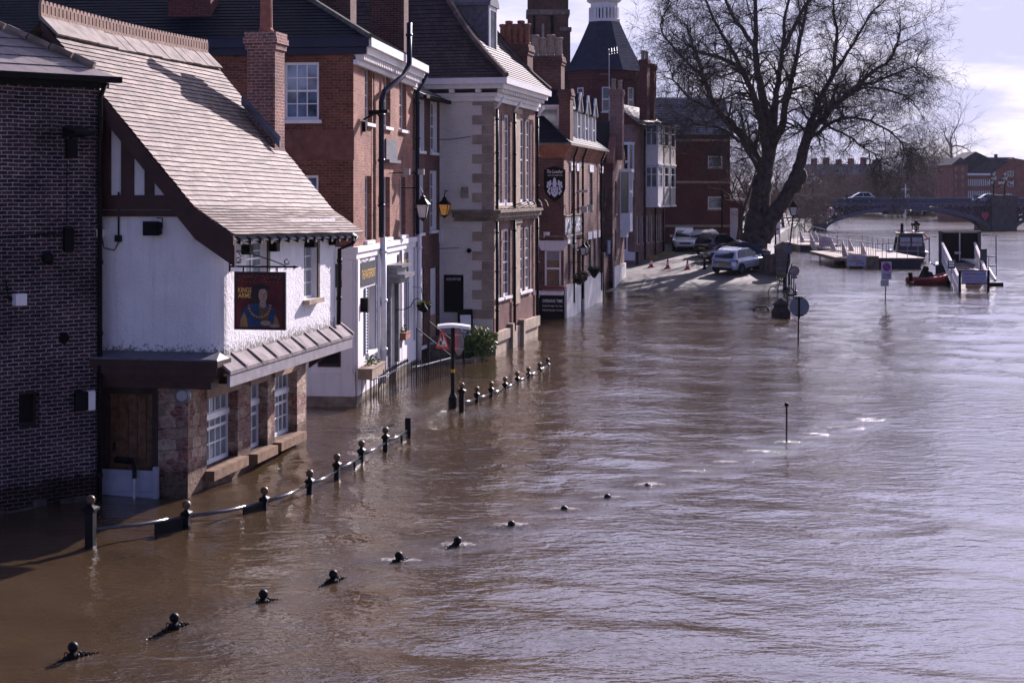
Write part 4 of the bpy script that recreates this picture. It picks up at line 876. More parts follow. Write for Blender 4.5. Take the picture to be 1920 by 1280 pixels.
# ---------------------------------------------------------------- stone quoined house with white cornice
Df = Fr(-.69, 58.8, .216, .976); DL = 7.6
hd = house('quoined_house', Df, 'tall house with cream painted end wall, stone quoins and white bracketed cornice', 'house')
dw = []
for xa, xb, ya, yb in ((930, 941, 204, 352), (946, 955.5, 206, 352), (974, 984, 212, 352), (986.5, 995, 214, 352), (928, 940, 433, 570), (944, 956, 431, 566), (973, 983, 427, 557), (985, 994, 425, 551)):
    dw.append(Df.fr4(xa, xb, ya, yb))
dw = [(a, b, 5.55 if i < 4 else 2.0, 8.9 if i < 4 else 4.55) for i, (a, b, c, d) in enumerate(dw)]
mb = MB(); wall(mb, f0, 0, DL, .9, 9.3, dw, .18); mb.build('front_wall', M_brick, hd)
mb = MB(); wall(mb, eg, 0, 9, -1.5, 9.3, [], .1); mb.build('end_wall', white_brick, hd); mb = MB(); mb.face([(DL, 0, -1.5), (DL, 8, -1.5), (DL, 8, 9.5), (DL, 0, 9.5)]); mb.build('far_end_wall', M_brick, hd)
for r in dw: window(hd, f0, r, 2, 6, .06, .09, .03, white_gloss, glass, white_paint, True, .1)
mb = MB(); i = 0; z = 1.3; quoin_m = mat('quoin_stone', (.33, .26, .21), .85, 0, .35, 1.6, .4, 16)
while z < 9.2:
    ln = .78 if i % 2 == 0 else .42; zz = min(z + .345, 9.28)
    if not (4.95 < z + .17 < 5.35): mb.box(-.035, .38 if i % 2 else .7, -.035, ln, z, zz - .012)
    z += .357; i += 1
    if abs(z - 5.227) < .01: mb.build('quoins', quoin_m, hd); mb = MB()
mb.build('quoins', quoin_m, hd)
mb = MB(); a, b = Df.front(963, 0)[0], Df.front(972, 0)[0]
for z0, z1 in ((5.5, 9.2), (1.6, 4.9)):
    mb.mbox(f0, a, b, z0, z1, .002, .08)
mb.mbox(f0, a - .1, b + .1, 9.0, 9.2, .002, .14); mb.mbox(f0, a - .1, b + .1, 4.75, 4.9, .002, .14); mb.build('pilaster', stone, hd)
mb = MB(); mb.box(-.3, DL, -.35, 1.55, 5.2, 5.3); mb.box(-.22, DL, -.26, 1.5, 5.02, 5.197); mb.box(-.12, DL, -.14, 1.45, 4.88, 5.017); mb.build('string_course', stone_dirty, hd)
mb = MB(); mb.mbox(f0, .4, DL, 5.34, 5.45, .0, .1)
for i in range(12): mb.mbox(f0, .6 + i * .58, .75 + i * .58, 5.24, 5.337, .0, .09)
mb.build('window_shelf', stone, hd)
mb = MB()
for z0, z1, g in ((9.3, 9.46, .1), (9.46, 9.6, .2), (9.74, 9.9, .5), (9.9, 10.12, .66)): mb.box(-g, DL + .2, -g, 9, z0, z1)
for i in range(24): x = -.2 + i * .33; mb.box(x, x + .18, -.4, -.2, 9.603, 9.737)
for i in range(9): y = .4 + i * 1.0; mb.box(-.4, -.2, y, y + .18, 9.603, 9.737)
mb.build('cornice', white_paint, hd)
for x in (.12, a - .35, DL - .05): pipe(hd, [(x + .1, -.36, 9.45), (x, -.2, 9.2), (x, -.12, 9.05)], .05, white_paint); pipe(hd, [(x, -.12, 9.0), (x, -.12, 5.35)], .055); pipe(hd, [(x, -.12, 4.9), (x, -.12, .6)], .055)
mb = MB(); mb.box(.02, DL + .02, -.03, .02, .75, 1.72); mb.build('painted_brick_band', brick('oxblood_brick', (.17, .07, .06), (.12, .055, .05), (.2, .14, .12)), hd)
mb = MB(); mb.box(-.1, DL + .05, -.12, .1, -1.5, .75); mb.box(-.14, 2.4, -.2, .1, .45, .8); mb.box(4.2, DL + .1, -.2, .1, .45, .85); mb.box(2.2, 2.5, -.26, .1, -1, .95); mb.box(4.2, 4.5, -.26, .1, -1, .95); mb.build('stone_plinth', stone, hd)
mb = MB(); T = 1.15; hh = 4.6
roof_courses(mb, (-.6, 9, 10.12), (-.6, -.62, 10.12), (-.6 + hh, 9, 10.12 + hh * T), (-.6 + hh, -.62 + hh, 10.12 + hh * T), 34, .025, lambda t: -.35 * math.sin(math.pi * min(1, t * 1.2)) * (t < .83))
roof_courses(mb, (-.6, -.62, 10.12), (DL + .15, -.62, 10.12), (-.6 + hh, -.62 + hh, 10.12 + hh * T), (DL + .15, -.62 + hh, 10.12 + hh * T), 34, .03, lambda t: -.35 * math.sin(math.pi * min(1, t * 1.2)) * (t < .83))
mb.face([(DL + .14, -.62, 10.1), (DL + .14, 6, 10.1), (DL + .14, -.62 + hh, 10.1 + hh * T)])
dr_ = mb.build('roof', brown_tiles, hd)
mb = MB(); mb.tube([(-.6 + hh * t, -.62 + hh * t, 10.2 + hh * t * T - .35 * math.sin(math.pi * min(1, t * 1.2)) * (t < .83)) for t in [i / 8 for i in range(9)]], .12, 6); mb.tube([(DL + .15, -.62 + hh * t, 10.2 + hh * t * T - .35 * math.sin(math.pi * min(1, t * 1.2)) * (t < .83)) for t in [i / 8 for i in range(9)]], .09, 5); mb.build('hip_tiles', mat('hip_brown', (.14, .10, .085), .9, 0, .4, 5), dr_)
# lead covered dormer
xd, zd = Df.front(905, 60, 1.0); mb = MB(); y0d = .95; mb.box(3.2, 4.5, y0d, 3.4, 11.2, 13.2); dm = mb.build('dormer', grey_lead, hd)
q = MB(); q.prism(FM(y0d), [(3.1, 13.2)] + [(3.85 - .8 * math.cos(math.pi * i / 10), 13.2 + .42 * math.sin(math.pi * i / 10)) for i in range(11)] + [(4.6, 13.2)], -2.4, .12); q.build('dormer_roof', grey_lead, dm)
q = MB(); q.mbox(FM(y0d), 3.2, 3.32, 11.4, 13.2, .002, .06); q.mbox(FM(y0d), 4.38, 4.5, 11.4, 13.2, .002, .06); q.mbox(FM(y0d), 3.32, 4.38, 13.05, 13.2, .002, .05); q.build('dormer_frame', white_paint, dm); q = MB(); q.mbox(FM(y0d), 3.32, 4.38, 11.6, 13.05, .0, .02); q.build('pane', glass, dm)
# menu board, lanterns, rails and steps on the painted end wall
r = Df.en4(833, 869, 515, 585); t = board('menu_board', Df, 0, 0, 0, EM(0), r, 'tall black notice board with small white heading on the cream end wall', 'notice board', soot_black, .04)
lettering('BOOK NOW FOR', white_paint, t, EM(0), (r[0] + r[1]) / 2, r[3] - .16, .044, width=(r[1] - r[0]) * .74, height=.1, right=-1)
y, z = Df.end(834, 404, -.45); lantern('lantern', Df.world(-.5, y, z), Df.ang, .72, 'black lantern with two warm glowing bulbs against the cream end wall', lit=True, arm=[(0, 0, .75), (.1, 0, .9), (.5, 0, .9)])
y, z = Df.end(872, 361, 0); q = MB(); q.mbox(eg, y - .13, y + .13, z - .2, z + .2, .0, .06); q.mbox(eg, y - .1, y + .1, z - .16, z + .16, .06, .1); q.build('wall_vent', clay_pale, hd)
q = MB(); q.tube([(-.03, 1.3, 3.9), (-.03, 2.3, 3.85), (-.03, 4, 3.95)], .012, 5); q.tube([(-.03, .85, 8.0), (-.03, 1.6, 7.9), (-.03, 4, 7.92)], .012, 5); y, z = Df.end(880, 470, 0); q.ball((-.04, y, z), .09); q.build('cable_run', soot_black, hd)
mb = MB()
for i in range(5): mb.box(-3.0 + i * .45, -.02, 1.0, 3.0, -.4 + i * .22, -.182 + i * .22)
tag(mb.build('stone_steps', stone_dirty), 'dark stone steps rising to the cream end wall behind the sign post', 'steps'); bpy.data.objects['stone_steps'].location = (Df.o[0], Df.o[1], 0); bpy.data.objects['stone_steps'].rotation_euler = (0, 0, Df.ang)
t = thing('a_board', Df.world(-.35, .95, .35), Df.ang + R(25), 'narrow black pavement board propped at the foot of the quoins', 'pavement board'); q = MB(); q.hexa([(-.04, -.28, 0), (.0, -.28, 0), (.0, .28, 0), (-.04, .28, 0), (.16, -.28, 1.3), (.2, -.28, 1.3), (.2, .28, 1.3), (.16, .28, 1.3)]); q.build('panel', soot_black, t); q = MB(); q.hexa([(-.05, -.2, .25), (-.03, -.2, .25), (-.03, .2, .25), (-.05, .2, .25), (.08, -.2, 1.1), (.1, -.2, 1.1), (.1, .2, 1.1), (.08, .2, 1.1)]); q.build('paper', white_paint, t)
for i in range(4):
    x, z = Df.front(952 + i * 12, 385, -.05); t = thing('spotlight', Df.world(x, -.1, 5.3), Df.ang, ['nearest', 'second', 'third', 'farthest'][i] + ' of four black spotlights on the stone ledge of the quoined house', 'spotlight', 'spotlights along the stone ledge'); q = MB(); q.tube([(0, 0, .05), (0, -.7, .35)], .014, 5); q.build('bracket', black_iron, t); q = MB(); q.lathe([(.07, 0), (.1, .16), (.11, .2)], n=10, ax=lambda a_, b_, c_: (a_, -.7 - c_ * .5 + b_ * .3, .3 + b_ - c_ * .6)); q.build('housing', soot_black, t)
# evergreen hedge in its bed
t = thing('evergreen_bush', (-1.35, 57.3, 0), 0, 'glossy green bush with yellow leaves coloured as sunlit at the foot of the quoined house', 'bush'); q = MB(); leaf_clump(q, (0, 0, .5), .72, .6, .62, 900, .075); leaf_clump(q, (.3, -.1, .55), .55, .5, .5, 400, .075); q.build('foliage', foliage, t); q = MB(); leaf_clump(q, (.28, -.1, .75), .55, .5, .45, 170, .075); q.build('sun_coloured_leaves', foliage_yel, t)  # sunlight put into the colour: yellower leaves on the sunward top
q = MB()
for k in range(5): q.tube([(0, 0, -.6), (rr.uniform(-.3, .3), rr.uniform(-.3, .3), .5)], .025, 5)
q.build('stem', bark_dark, t)
a, b, c = G(838, 682), G(884, 679), G(914, 664); q = MB()
for p, r_ in ((a, b), (b, c)):
    d = (r_ - p); nrm = Vector((-d.y, d.x, 0)).normalized() * .1; q.hexa([p - nrm + Vector((0, 0, -1)), r_ - nrm + Vector((0, 0, -1)), r_ + nrm + Vector((0, 0, -1)), p + nrm + Vector((0, 0, -1)), p - nrm + Vector((0, 0, .12)), r_ - nrm + Vector((0, 0, .12)), r_ + nrm + Vector((0, 0, .12)), p + nrm + Vector((0, 0, .12))])
tag(q.build('bed_wall', stone_dirty), 'low stone kerb round the flooded plant bed', 'low wall')
# ---------------------------------------------------------------- pub with the shield sign
Ef = Fr(2.43, 75.1, .187, .982); EL = 13.4
he = house('corner_pub', Ef, 'mottled brick corner pub with slate roof, white dormers and white flood boards', 'pub')
up = [Ef.fr4(*r) for r in ((1070, 1076, 322, 394), (1081, 1086, 322, 390), (1105, 1111, 328, 400), (1124, 1129, 330, 400))]; up = [(a, b, 4.9, 7.0) for a, b, c, d in up]
lo = [Ef.fr4(*r) for r in ((1064, 1069, 466, 512), (1073, 1078, 466, 510), (1102, 1108, 455, 515), (1112, 1117, 455, 515), (1121, 1125.5, 455, 515))]; lo = [(a, b, 1.75, 3.5) for a, b, c, d in lo]
dr2 = Ef.fr4(1082, 1089, 450, 560); dr2 = (dr2[0], dr2[1], -1, 3.2)
mb = MB(); wall(mb, f0, 0, EL, -1.5, 8.1, up + lo + [dr2], .16); mb.build('front_wall', M_brick, he)
ew = Ef.en4(1021, 1052, 468, 540)
mb = MB(); wall(mb, eg, 0, 6, -1.5, 8.1, [ew], .12); mb.build('end_wall', D_brick, he); mb = MB(); mb.face([(EL, 0, -1.5), (EL, 6, -1.5), (EL, 6, 8.1), (EL, 0, 8.1)]); mb.build('far_end_wall', D_brick, he)
for r in up + lo:
    wn = window(he, f0, r, 1, 2, .12, .07, .03, white_gloss, glass, None); q = MB(); c = (r[0] + r[1]) / 2; h_ = (r[1] - r[0]) / 2 + .1; q.prism(f0, [(c - h_, r[3] - .02), (c + h_, r[3] - .02), (c + h_ + .1, r[3] + .36), (c - h_ - .1, r[3] + .36)], .002, .05); q.build('lintel', white_paint, wn)
wn = window(he, eg, ew, 1, 2, .06, .09, .04, white_gloss, glass, white_paint); a, b, c, d = ew
q = MB(); m_ = (a + b) / 2; q.prism(eg, [(a - .16, d - .04), (b + .16, d - .04), (b + .36, d + .42), (a - .36, d + .42)], .004, .07); q.build('lintel', smooth_white, wn)
q = MB(); q.mbox(EM(-.1), a - .2, b + .2, c - .05, c + .12, .05, .3); q.build('window_box', mat('brick_red_box', (.2, .06, .045), .8, 0, .3), wn)
q = MB(); q.mbox(eg, a + .08, b - .08, c + (d - c) * .72, d - .1, -.09, -.085); q.build('blind', mat('blind', (.25, .25, .28), .8, 0, .1), wn)
q = MB(); q.mbox(f0, dr2[0], dr2[1], -1, 3.2, -.3, -.24); q.build('door', soot_black, he)
mb = MB()
for z0, z1, g in ((7.55, 7.7, .05), (7.7, 7.85, .12), (7.85, 8.0, .2), (8.0, 8.14, .28)): mb.box(-g, EL + .05, -g, 6, z0, z1)
mb.build('brick_cornice', brick('cornice_brick', (.34, .13, .07), (.25, .09, .055), (.25, .16, .13)), he)
mb = MB(); mb.box(-.4, EL + .1, -.42, 6, 8.14, 8.24); mb.build('gutter', stone_dirty, he)
mb = MB(); hh = 3.0; T = 1.05
roof_courses(mb, (-.38, 6, 8.24), (-.38, -.4, 8.24), (-.38 + hh, 6, 8.24 + hh * T), (-.38 + hh, -.4 + hh, 8.24 + hh * T), 18, .02, lambda t: -.3 * math.sin(math.pi * t))
roof_courses(mb, (-.38, -.4, 8.24), (EL, -.4, 8.24), (-.38 + hh, -.4 + hh, 8.24 + hh * T), (EL, -.4 + hh, 8.24 + hh * T), 18, .02, lambda t: -.3 * math.sin(math.pi * t))
mb.box(2.6, EL, 2.6, 6, 8, 8.24 + hh * T); mb.face([(EL - .02, -.4, 8.2), (EL - .02, 3, 8.2), (EL - .02, -.4 + hh, 8.24 + hh * T)])
er = mb.build('roof', slate, he)
for k, px_ in enumerate((1078, 1097, 1115, 1131)):
    x0 = 2.0 + k * 2.75; mb = MB(); y0 = .15; mb.box(x0, x0 + 1.25, y0, 3.0, 8.3, 10.15); dm = mb.build('dormer', white_paint, he)
    q = MB(); q.prism(FM(y0), [(x0 - .42, 9.95), (x0 + .625, 10.9), (x0 + 1.67, 9.95)], -2.8, .14); q.build('dormer_roof', mat('dormer_slate', (.012, .014, .024), .7, 0, .4, 6, .3, 10, .08), dm)
    q = MB(); q.hexa([(x0 - .24, y0 - .2, 10.0), (x0 - .16, y0 - .2, 10.0), (x0 - .16, y0 - .1, 10.0), (x0 - .24, y0 - .1, 10.0), (x0 + .585, y0 - .2, 10.95), (x0 + .665, y0 - .2, 10.95), (x0 + .665, y0 - .1, 10.95), (x0 + .585, y0 - .1, 10.95)]); q.hexa([(x0 + 1.41, y0 - .2, 10.0), (x0 + 1.49, y0 - .2, 10.0), (x0 + 1.49, y0 - .1, 10.0), (x0 + 1.41, y0 - .1, 10.0), (x0 + .585, y0 - .2, 10.95), (x0 + .665, y0 - .2, 10.95), (x0 + .665, y0 - .1, 10.95), (x0 + .585, y0 - .1, 10.95)]); q.build('bargeboard', white_paint, dm)
    q = MB(); q.mbox(FM(y0), x0 + .15, x0 + 1.1, 8.6, 9.95, .0, .02); q.build('pane', glass_pale, dm); q = MB(); q.mbox(FM(y0), x0, x0 + .14, 8.4, 10.1, .002, .1); q.mbox(FM(y0), x0 + 1.11, x0 + 1.25, 8.4, 10.1, .002, .1); q.mbox(FM(y0), x0 + .14, x0 + 1.11, 9.2, 9.27, .002, .06); q.build('dormer_frame', white_gloss, dm)
r = Ef.en4(1010, 1048, 202, 240, 1.2); mb = MB(); mb.mbox(EM(1.2), r[0] - .3, r[1], r[2] - 1.2, r[3], -1.6, 0); dm = mb.build('dormer', white_paint, he); q = MB(); q.mbox(EM(1.2), r[0] + .1, r[1] - .1, r[2] + .1, r[3] - .1, .002, .03); q.build('pane', glass_pale, dm); q = MB(); q.mbox(EM(1.2), r[0] - .5, r[1] + .3, r[3], r[3] + .12, -1.8, .2); q.mbox(EM(1.2), (r[0] + r[1]) / 2 + .4, (r[0] + r[1]) / 2 + .5, r[2], r[3], .0, .06); q.build('dormer_frame', white_gloss, dm)
# chimney stacks
def cstack(fr, par, xa, xb, ytop, ybot, xo, depth, m, pots=0, ph=.9, pr=.17, potm=None, name='chimney'):
    y1, z1 = fr.end(xa, ytop, xo); y0, _ = fr.end(xb, ytop, xo); zb = fr.end(xa, ybot, xo)[1]
    return chimney(par, xo, xo + depth, y0, y1, zb, z1, m, [(xo + depth * .5, y0 + (y1 - y0) * (i + .5) / pots, pr, ph * (1 + .15 * (i % 2))) for i in range(pots)], True, name, potm)
cstack(Ef, he, 1048, 1069, 168, 268, .35, 1.0, D_brick, 0)
cstack(Ef, he, 992, 1052, 106, 260, 2.8, 1.1, D_brick, 4, .95, .2, clay_pale)
cstack(Df, hd, 932, 989, 84, 190, 7.9, 1.1, D_brick, 5, .9, .15, terracotta)
# boarding, lower white boards, pipes, boards and lamps
mb = MB(); xs = [.05, 2.2, 2.7]; x = .05
while x < EL - .6:
    if not (dr2[0] - .1 < x < dr2[1]): mb.box(x, x + 1.12, -.14, -.03, -1.2, 1.55)
    x += 1.16
mb.build('flood_boarding', mat('flood_white', (.72, .68, .64), .55, 0, .12, 2), he)
for x in (5.2, 12.2, 2.2): pipe(he, [(x + .1, -.35, 8.1), (x, -.15, 7.6), (x, -.15, .6)], .055)
r = Ef.en4(1004, 1056, 553, 600, -.1); t = board('opening_times_board', Ef, 0, 0, 0, EM(-.05), (-.02, r[1], -.5, 1.12), 'black board with white opening hours painted on it at the flooded corner pub', 'notice board', soot_black, .05)
w0, w1 = -.02, r[1]
lettering('OPENING TIME', white_paint, t, EM(-.05), .52, .84, .054, width=.96, height=.15, right=-1, bold=.012)
lettering('Sunday-Thursday 11am-11pm', white_paint, t, EM(-.05), .52, .6, .054, width=.96, height=.12, right=-1)
lettering('Friday & Saturday 11am-late', white_paint, t, EM(-.05), .52, .4, .054, width=.96, height=.12, right=-1)
q = MB(); q.mbox(EM(-.05), .0, r[1], 1.12, 1.32, -.05, .22); q.build('ledge', white_paint, t)
# shield sign
y0, z0 = Ef.end(1060, 378, -.12); y1, z1 = Ef.end(1020, 312, -.12); yc, W_, Hh = (y0 + y1) / 2, (y1 - y0), z1 - z0
t = thing('shield_sign', Ef.world(-.12, yc, z0), Ef.ang, 'black shield shaped pub sign with white crest and script lettering', 'sign')
SS = lambda u, v, w: (-w, W_ / 2 - u * W_, v * Hh)
mb = MB(); mb.prism(SS, [(0, .9), (.25, .97), (.5, 1), (.75, .97), (1, .9), (1, .35), (.9, .2), (.72, .08), (.5, 0), (.28, .08), (.1, .2), (0, .35)], -.03, .03); mb.build('board', soot_black, t)
lettering('The Lowther', white_paint, t, SS, .52, .85, .034, width=.76, height=.1, shear=.3)
lettering('OPEN 7 DAYS A WEEK TIL LATE', white_paint, t, SS, .52, .74, .034, width=.7, height=.035)
crest = mat('crest_white', (.6, .6, .72), .5, 0, .05); mb = MB()
mb.prism(SS, [(.34, .42), (.66, .42), (.67, .25), (.6, .17), (.5, .12), (.4, .17), (.33, .25)], .03, .036); mb.disc(SS, .5, .5, .1, .03, .037, 14); mb.prism(SS, [(.42, .56), (.58, .56), (.56, .64), (.5, .69), (.44, .64)], .03, .038)
for sg_ in (-1, 1):
    for cu, cv, r_ in ((.17, .56, .05), (.27, .52, .055), (.2, .47, .05), (.3, .43, .045), (.21, .37, .05), (.26, .29, .05), (.2, .23, .045), (.14, .5, .035)): mb.disc(SS, .5 + sg_ * (cu + .03), cv, r_, .03, .035 + cu * .01, 9)
mb.build('crest', crest, t)
q = MB()
for cu, cv in ((.4, .38), (.5, .38), (.6, .38), (.43, .3), (.57, .3), (.5, .24)): q.prism(SS, [(cu + .035 * math.cos(a * .52), cv + .035 * math.sin(a * .52)) for a in range(12)], .036, .04)
q.build('crest_rings', mat('crest_grey', (.3, .3, .38), .6, 0, 0), t)
# raised house name on the front
r = Ef.fr4(1061, 1089, 407, 447, -.1); t = board('house_name_panel', Ef, 0, 0, 0, FM(-.02), (r[0], r[1] + .6, 3.95, 4.75), 'pale panel of tall raised capitals between the storeys of the corner pub', 'sign', mat('panel_grey', (.2, .19, .2), .7, 0, .2), .06)
lettering('LOWTHER', white_paint, t, FM(-.02), (r[0] + r[1] + .6) / 2, 4.35, .066, width=(r[1] + .5 - r[0]), height=.62, bold=.02)
mb = MB(); mb.mbox(f0, 0, EL * .45, 3.82, 3.92, 0, .14); mb.mbox(f0, 0, EL * .45, 4.8, 4.86, 0, .1); mb.mbox(eg, 0, 3, 3.84, 3.92, 0, .08); mb.build('ledge', stone_dirty, he)
for i, (px_, py_, lb_) in enumerate(((1092, 478, 'pale lantern over the corner pub door, nearer of a pair'), (1098, 476, 'pale lantern over the corner pub door, farther of a pair'))):
    x, z = Ef.front(px_, py_, -.5); lantern('lantern', Ef.world(x, -.55, z), Ef.ang, .62, lb_, arm=[(0, 0, .65), (0, .1, .78), (0, .55, .78)])
y, z = Ef.end(1022, 438, -.1); cctv(Ef.world(-.12, y, z), Ef.ang + R(215), 'white security camera on the shaded end wall of the corner pub', 1.1)
x, z = Ef.front(1076, 462, -.1); cctv(Ef.world(x, -.2, z), Ef.ang + R(160), 'white security camera under the ledge of the corner pub front', 1.1)
x, z = Ef.front(1070, 372, -.1); t = thing('wall_lamp', Ef.world(x, 0, 4.9), Ef.ang, 'black gooseneck lamp rising above the raised capitals', 'lamp'); q = MB(); q.tube([(0, -.1, 0), (0, -.25, .5), (0, -.3, .95), (0, -.5, 1.1)], .02, 6); q.build('bracket', black_iron, t); q = MB(); q.box(-.12, .12, -.95, -.4, 1.03, 1.14); q.build('lamp_head', metal_grey, t)
for i, (px_, py_) in enumerate(((1088, 393), (1099, 390))):
    x, z = Ef.front(px_, py_, -.4); t = thing('floodlight', Ef.world(x, 0, z), Ef.ang, 'black floodlight cluster on the corner pub front, ' + ('left' if i == 0 else 'right') + ' one beside the downpipe', 'floodlight'); q = MB(); q.tube([(0, 0, 0), (0, -.5, .02)], .02, 5); q.build('bracket', black_iron, t); q = MB(); q.box(-.16, .16, -.75, -.45, -.14, .16); q.build('housing', metal_grey, t)
for i, (x, s) in enumerate(((1.0, .3), (2.3, .28))):
    t = thing('hanging_basket', Ef.world(x, -.55, 1.85), Ef.ang, 'round brown hanging basket on the corner pub front, ' + ('nearer' if i == 0 else 'farther') + ' of two', 'basket'); q = MB(); leaf_clump(q, (0, 0, 0), s, s, s, 220, .07); q.build('plant', mat('dry_plant', (.07, .06, .035), .9, 0, .5, 6), t); q = MB(); q.lathe([(.04, -s), (s * .8, -s * .4), (s * .9, 0)], n=10); q.build('basket', soot_black, t); q = MB(); q.tube([(0, 0, s), (0, .05, .75), (0, .55, .75)], .012, 5); q.build('bracket', black_iron, t)
t = thing('hanging_basket', Ef.world(6.1, -.6, 1.95), Ef.ang, 'black cone shaped wall planter beside the corner pub lanterns', 'basket'); q = MB(); q.lathe([(.06, -.35), (.36, .1), (.33, .12)], n=10); q.build('basket', soot_black, t); q = MB(); leaf_clump(q, (0, 0, .16), .32, .32, .1, 100, .07); q.build('plant', foliage, t); q = MB(); q.tube([(0, .1, .1), (0, .6, .3)], .015, 5); q.build('bracket', black_iron, t)

# ---------------------------------------------------------------- gabled brick house with ivy on its side wall
If = Fr(6.13, 97.5, .18, .984); IL = 6.4
hi = house('gabled_house', If, 'brick house with a steep street gable, raised parapet and ivy on its shaded side', 'house')
mb = MB(); wall(mb, eg, 0, 5, -1, 7.8, []); mb.build('end_wall', D_brick, hi)
iw = [(1.2, 2.0, 4.6, 6.6), (1.2, 2.0, 1.9, 3.6)]
mb = MB(); wall(mb, f0, 0, IL, -1, 7.8, iw, .14); mb.face([f0(0, 7.8, 0), f0(IL, 7.8, 0), f0(IL / 2, 10.4, 0)]); mb.face([(IL, 0, -1), (IL, 5, -1), (IL, 5, 7.8), (IL, 0, 7.8)]); mb.build('front_wall', M_brick, hi)
for r in iw: window(hi, f0, r, 1, 2, .1, .08, .03, white_gloss, glass, stone)
mb = MB(); roof_courses(mb, (-.15, 5, 7.75), (-.15, .0, 7.75), (IL / 2, 5, 10.4), (IL / 2, .0, 10.4), 16, .02); mb.face([(IL, 0, 7.75), (IL, 5, 7.75), (IL / 2, 5, 10.39), (IL / 2, 0, 10.39)], [(0, 0), (5, 0), (5, 16), (0, 16)]); mb.build('roof', slate, hi)
mb = MB(); mb.prism(f0, [(-.2, 7.7), (IL / 2, 10.6), (IL + .2, 7.7), (IL + .2, 8.0), (IL / 2, 10.95), (-.2, 8.0)], -.35, .06); mb.build('parapet', brick('parapet_brick', (.26, .10, .065), (.2, .075, .055), (.25, .18, .15)), hi)
mb = MB(); mb.box(-.06, 0, -.06, 5, 7.2, 7.75); mb.box(-.03, 0, -.03, 5, 6.0, 6.12); mb.build('brick_band', R_brick, hi)
cstack(If, hi, 1143, 1167, 168, 300, 1.6, .9, C_brick, 2, .6, .14, clay_pale)
mb = MB(); mb.mbox(FM(-.02), -.02, IL, -1, 1.35, .0, .1); mb.build('flood_boarding', mat('flood_white2', (.66, .62, .6), .6, 0, .15, 2), hi)
# oriel
def oriel(par, f, u0, u1, v0, v1, depth, name='oriel_window', base=True, panes=2, pm=None, gm=None):
    mb = MB(); mb.prism(lambda u, w_, v: f(u, v, w_), [(u0, 0), (u0 + .25, depth), (u1 - .25, depth), (u1, 0)], v0, v0 + (v1 - v0) * .3); mb.prism(lambda u, w_, v: f(u, v, w_), [(u0 - .1, 0), (u0 + .2, depth + .1), (u1 - .2, depth + .1), (u1 + .1, 0)], v1 - .2, v1)
    for u, ww in ((u0, .06), (u0 + .25, depth), (u1 - .25, depth), ((u0 + u1) / 2, depth)): mb.mbox(f, u - .06, u + .06, v0 + (v1 - v0) * .3, v1 - .2, ww - .1, ww)
    mb.mbox(f, u0 + .25, u1 - .25, v0 + (v1 - v0) * .62, v0 + (v1 - v0) * .66, depth - .1, depth)
    if base: mb.prism(lambda u, w_, v: f(u, v, w_), [(u0 + .2, 0), (u0 + .4, depth * .6), (u1 - .4, depth * .6), (u1 - .2, 0)], v0 - .35, v0)
    o = mb.build(name, pm or white_paint, par); g = MB(); g.prism(lambda u, w_, v: f(u, v, w_), [(u0 + .03, 0), (u0 + .27, depth - .05), (u1 - .27, depth - .05), (u1 - .03, 0)], v0 + (v1 - v0) * .3, v1 - .2); g.build('pane', gm or glass, o); return o
oriel(hi, f0, 3.9, 5.9, 3.4, 7.4, .62)
t = thing('ivy', If.world(-.1, 1.0, 0), If.ang, 'bare tangle of ivy stems climbing the shaded brick end wall', 'climber'); q = MB(); rr = random.Random(4)
for i in range(90):
    y, z = rr.uniform(-.9, 1.6), rr.uniform(1.2, 6.0); p = Vector((-.03, y, z)); pts = [p]
    for k in range(6): p = p + Vector((rr.uniform(-.06, .05), rr.uniform(-.25, .15), rr.uniform(-.1, .35))); p.x = min(-.02, max(-.4, p.x)); pts.append(p)
    q.tube(pts, .012, 3, False)
q.build('stem', bark_tan, t)
q = MB()
for y in (.25, -.35, .9): q.tube([(-.02, y, -1), (-.05, y + .3, 2), (-.04, y - .1, 4), (-.03, y - .3, 6.2)], .035, 5)
q.build('stem', bark_grey, t)
x, z = If.front(1140, 475, 0); q = MB(); q.box(-1.3, -.1, .15, .2, 2.2, 3.0)
for i in range(8): q.box(-1.28 + i * .15, -1.22 + i * .15, .1, .15, 2.2, 3.0)
q.build('side_gate', mat('gate_blue', (.18, .22, .32), .6, 0, .2), hi)
# side yard wall between the two
q = MB(); q.box(-2.6, -.02, .22, .5, -1, 2.3); o = tag(q.build('yard_wall', D_brick), 'dark brick yard wall in the gap beside the ivy', 'wall'); o.location = (If.o[0], If.o[1], 0); o.rotation_euler = (0, 0, If.ang)

# ---------------------------------------------------------------- long red brick building with white oriels
Jf = Fr(8.55, 111.5, .31, .951); JL = 9.6
hj = house('oriel_building', Jf, 'dark red brick building with three white box oriels jutting over the street', 'building')
jw = [(.6 + i * 1.5, 1.3 + i * 1.5, 2.3, 4.2) for i in range(6)]
mb = MB(); wall(mb, f0, 0, JL, -.5, 10.6, jw, .14); wall(mb, eg, 0, 2.4, -.5, 10.6, []); mb.build('wall', M_brick, hj)
for r in jw: window(hj, f0, r, 1, 2, .1, .09, .03, white_gloss, glass, stone)
mb = MB(); roof_courses(mb, (-.1, -.4, 10.6), (JL, -.4, 10.6), (-.1, 1.6, 12.2), (JL, 1.6, 12.2), 12, .03); mb.build('roof', tiles('pale_slate', (.26, .23, .2), (.18, .16, .15), (.05, .05, .05), .3, (.2, .2, .08)), hj)
mb = MB(); mb.box(-.2, JL, -.52, -.4, 10.5, 10.62); mb.build('gutter', soot_black, hj)
panel = mat('oriel_render', (.42, .39, .36), .8, 0, .2)
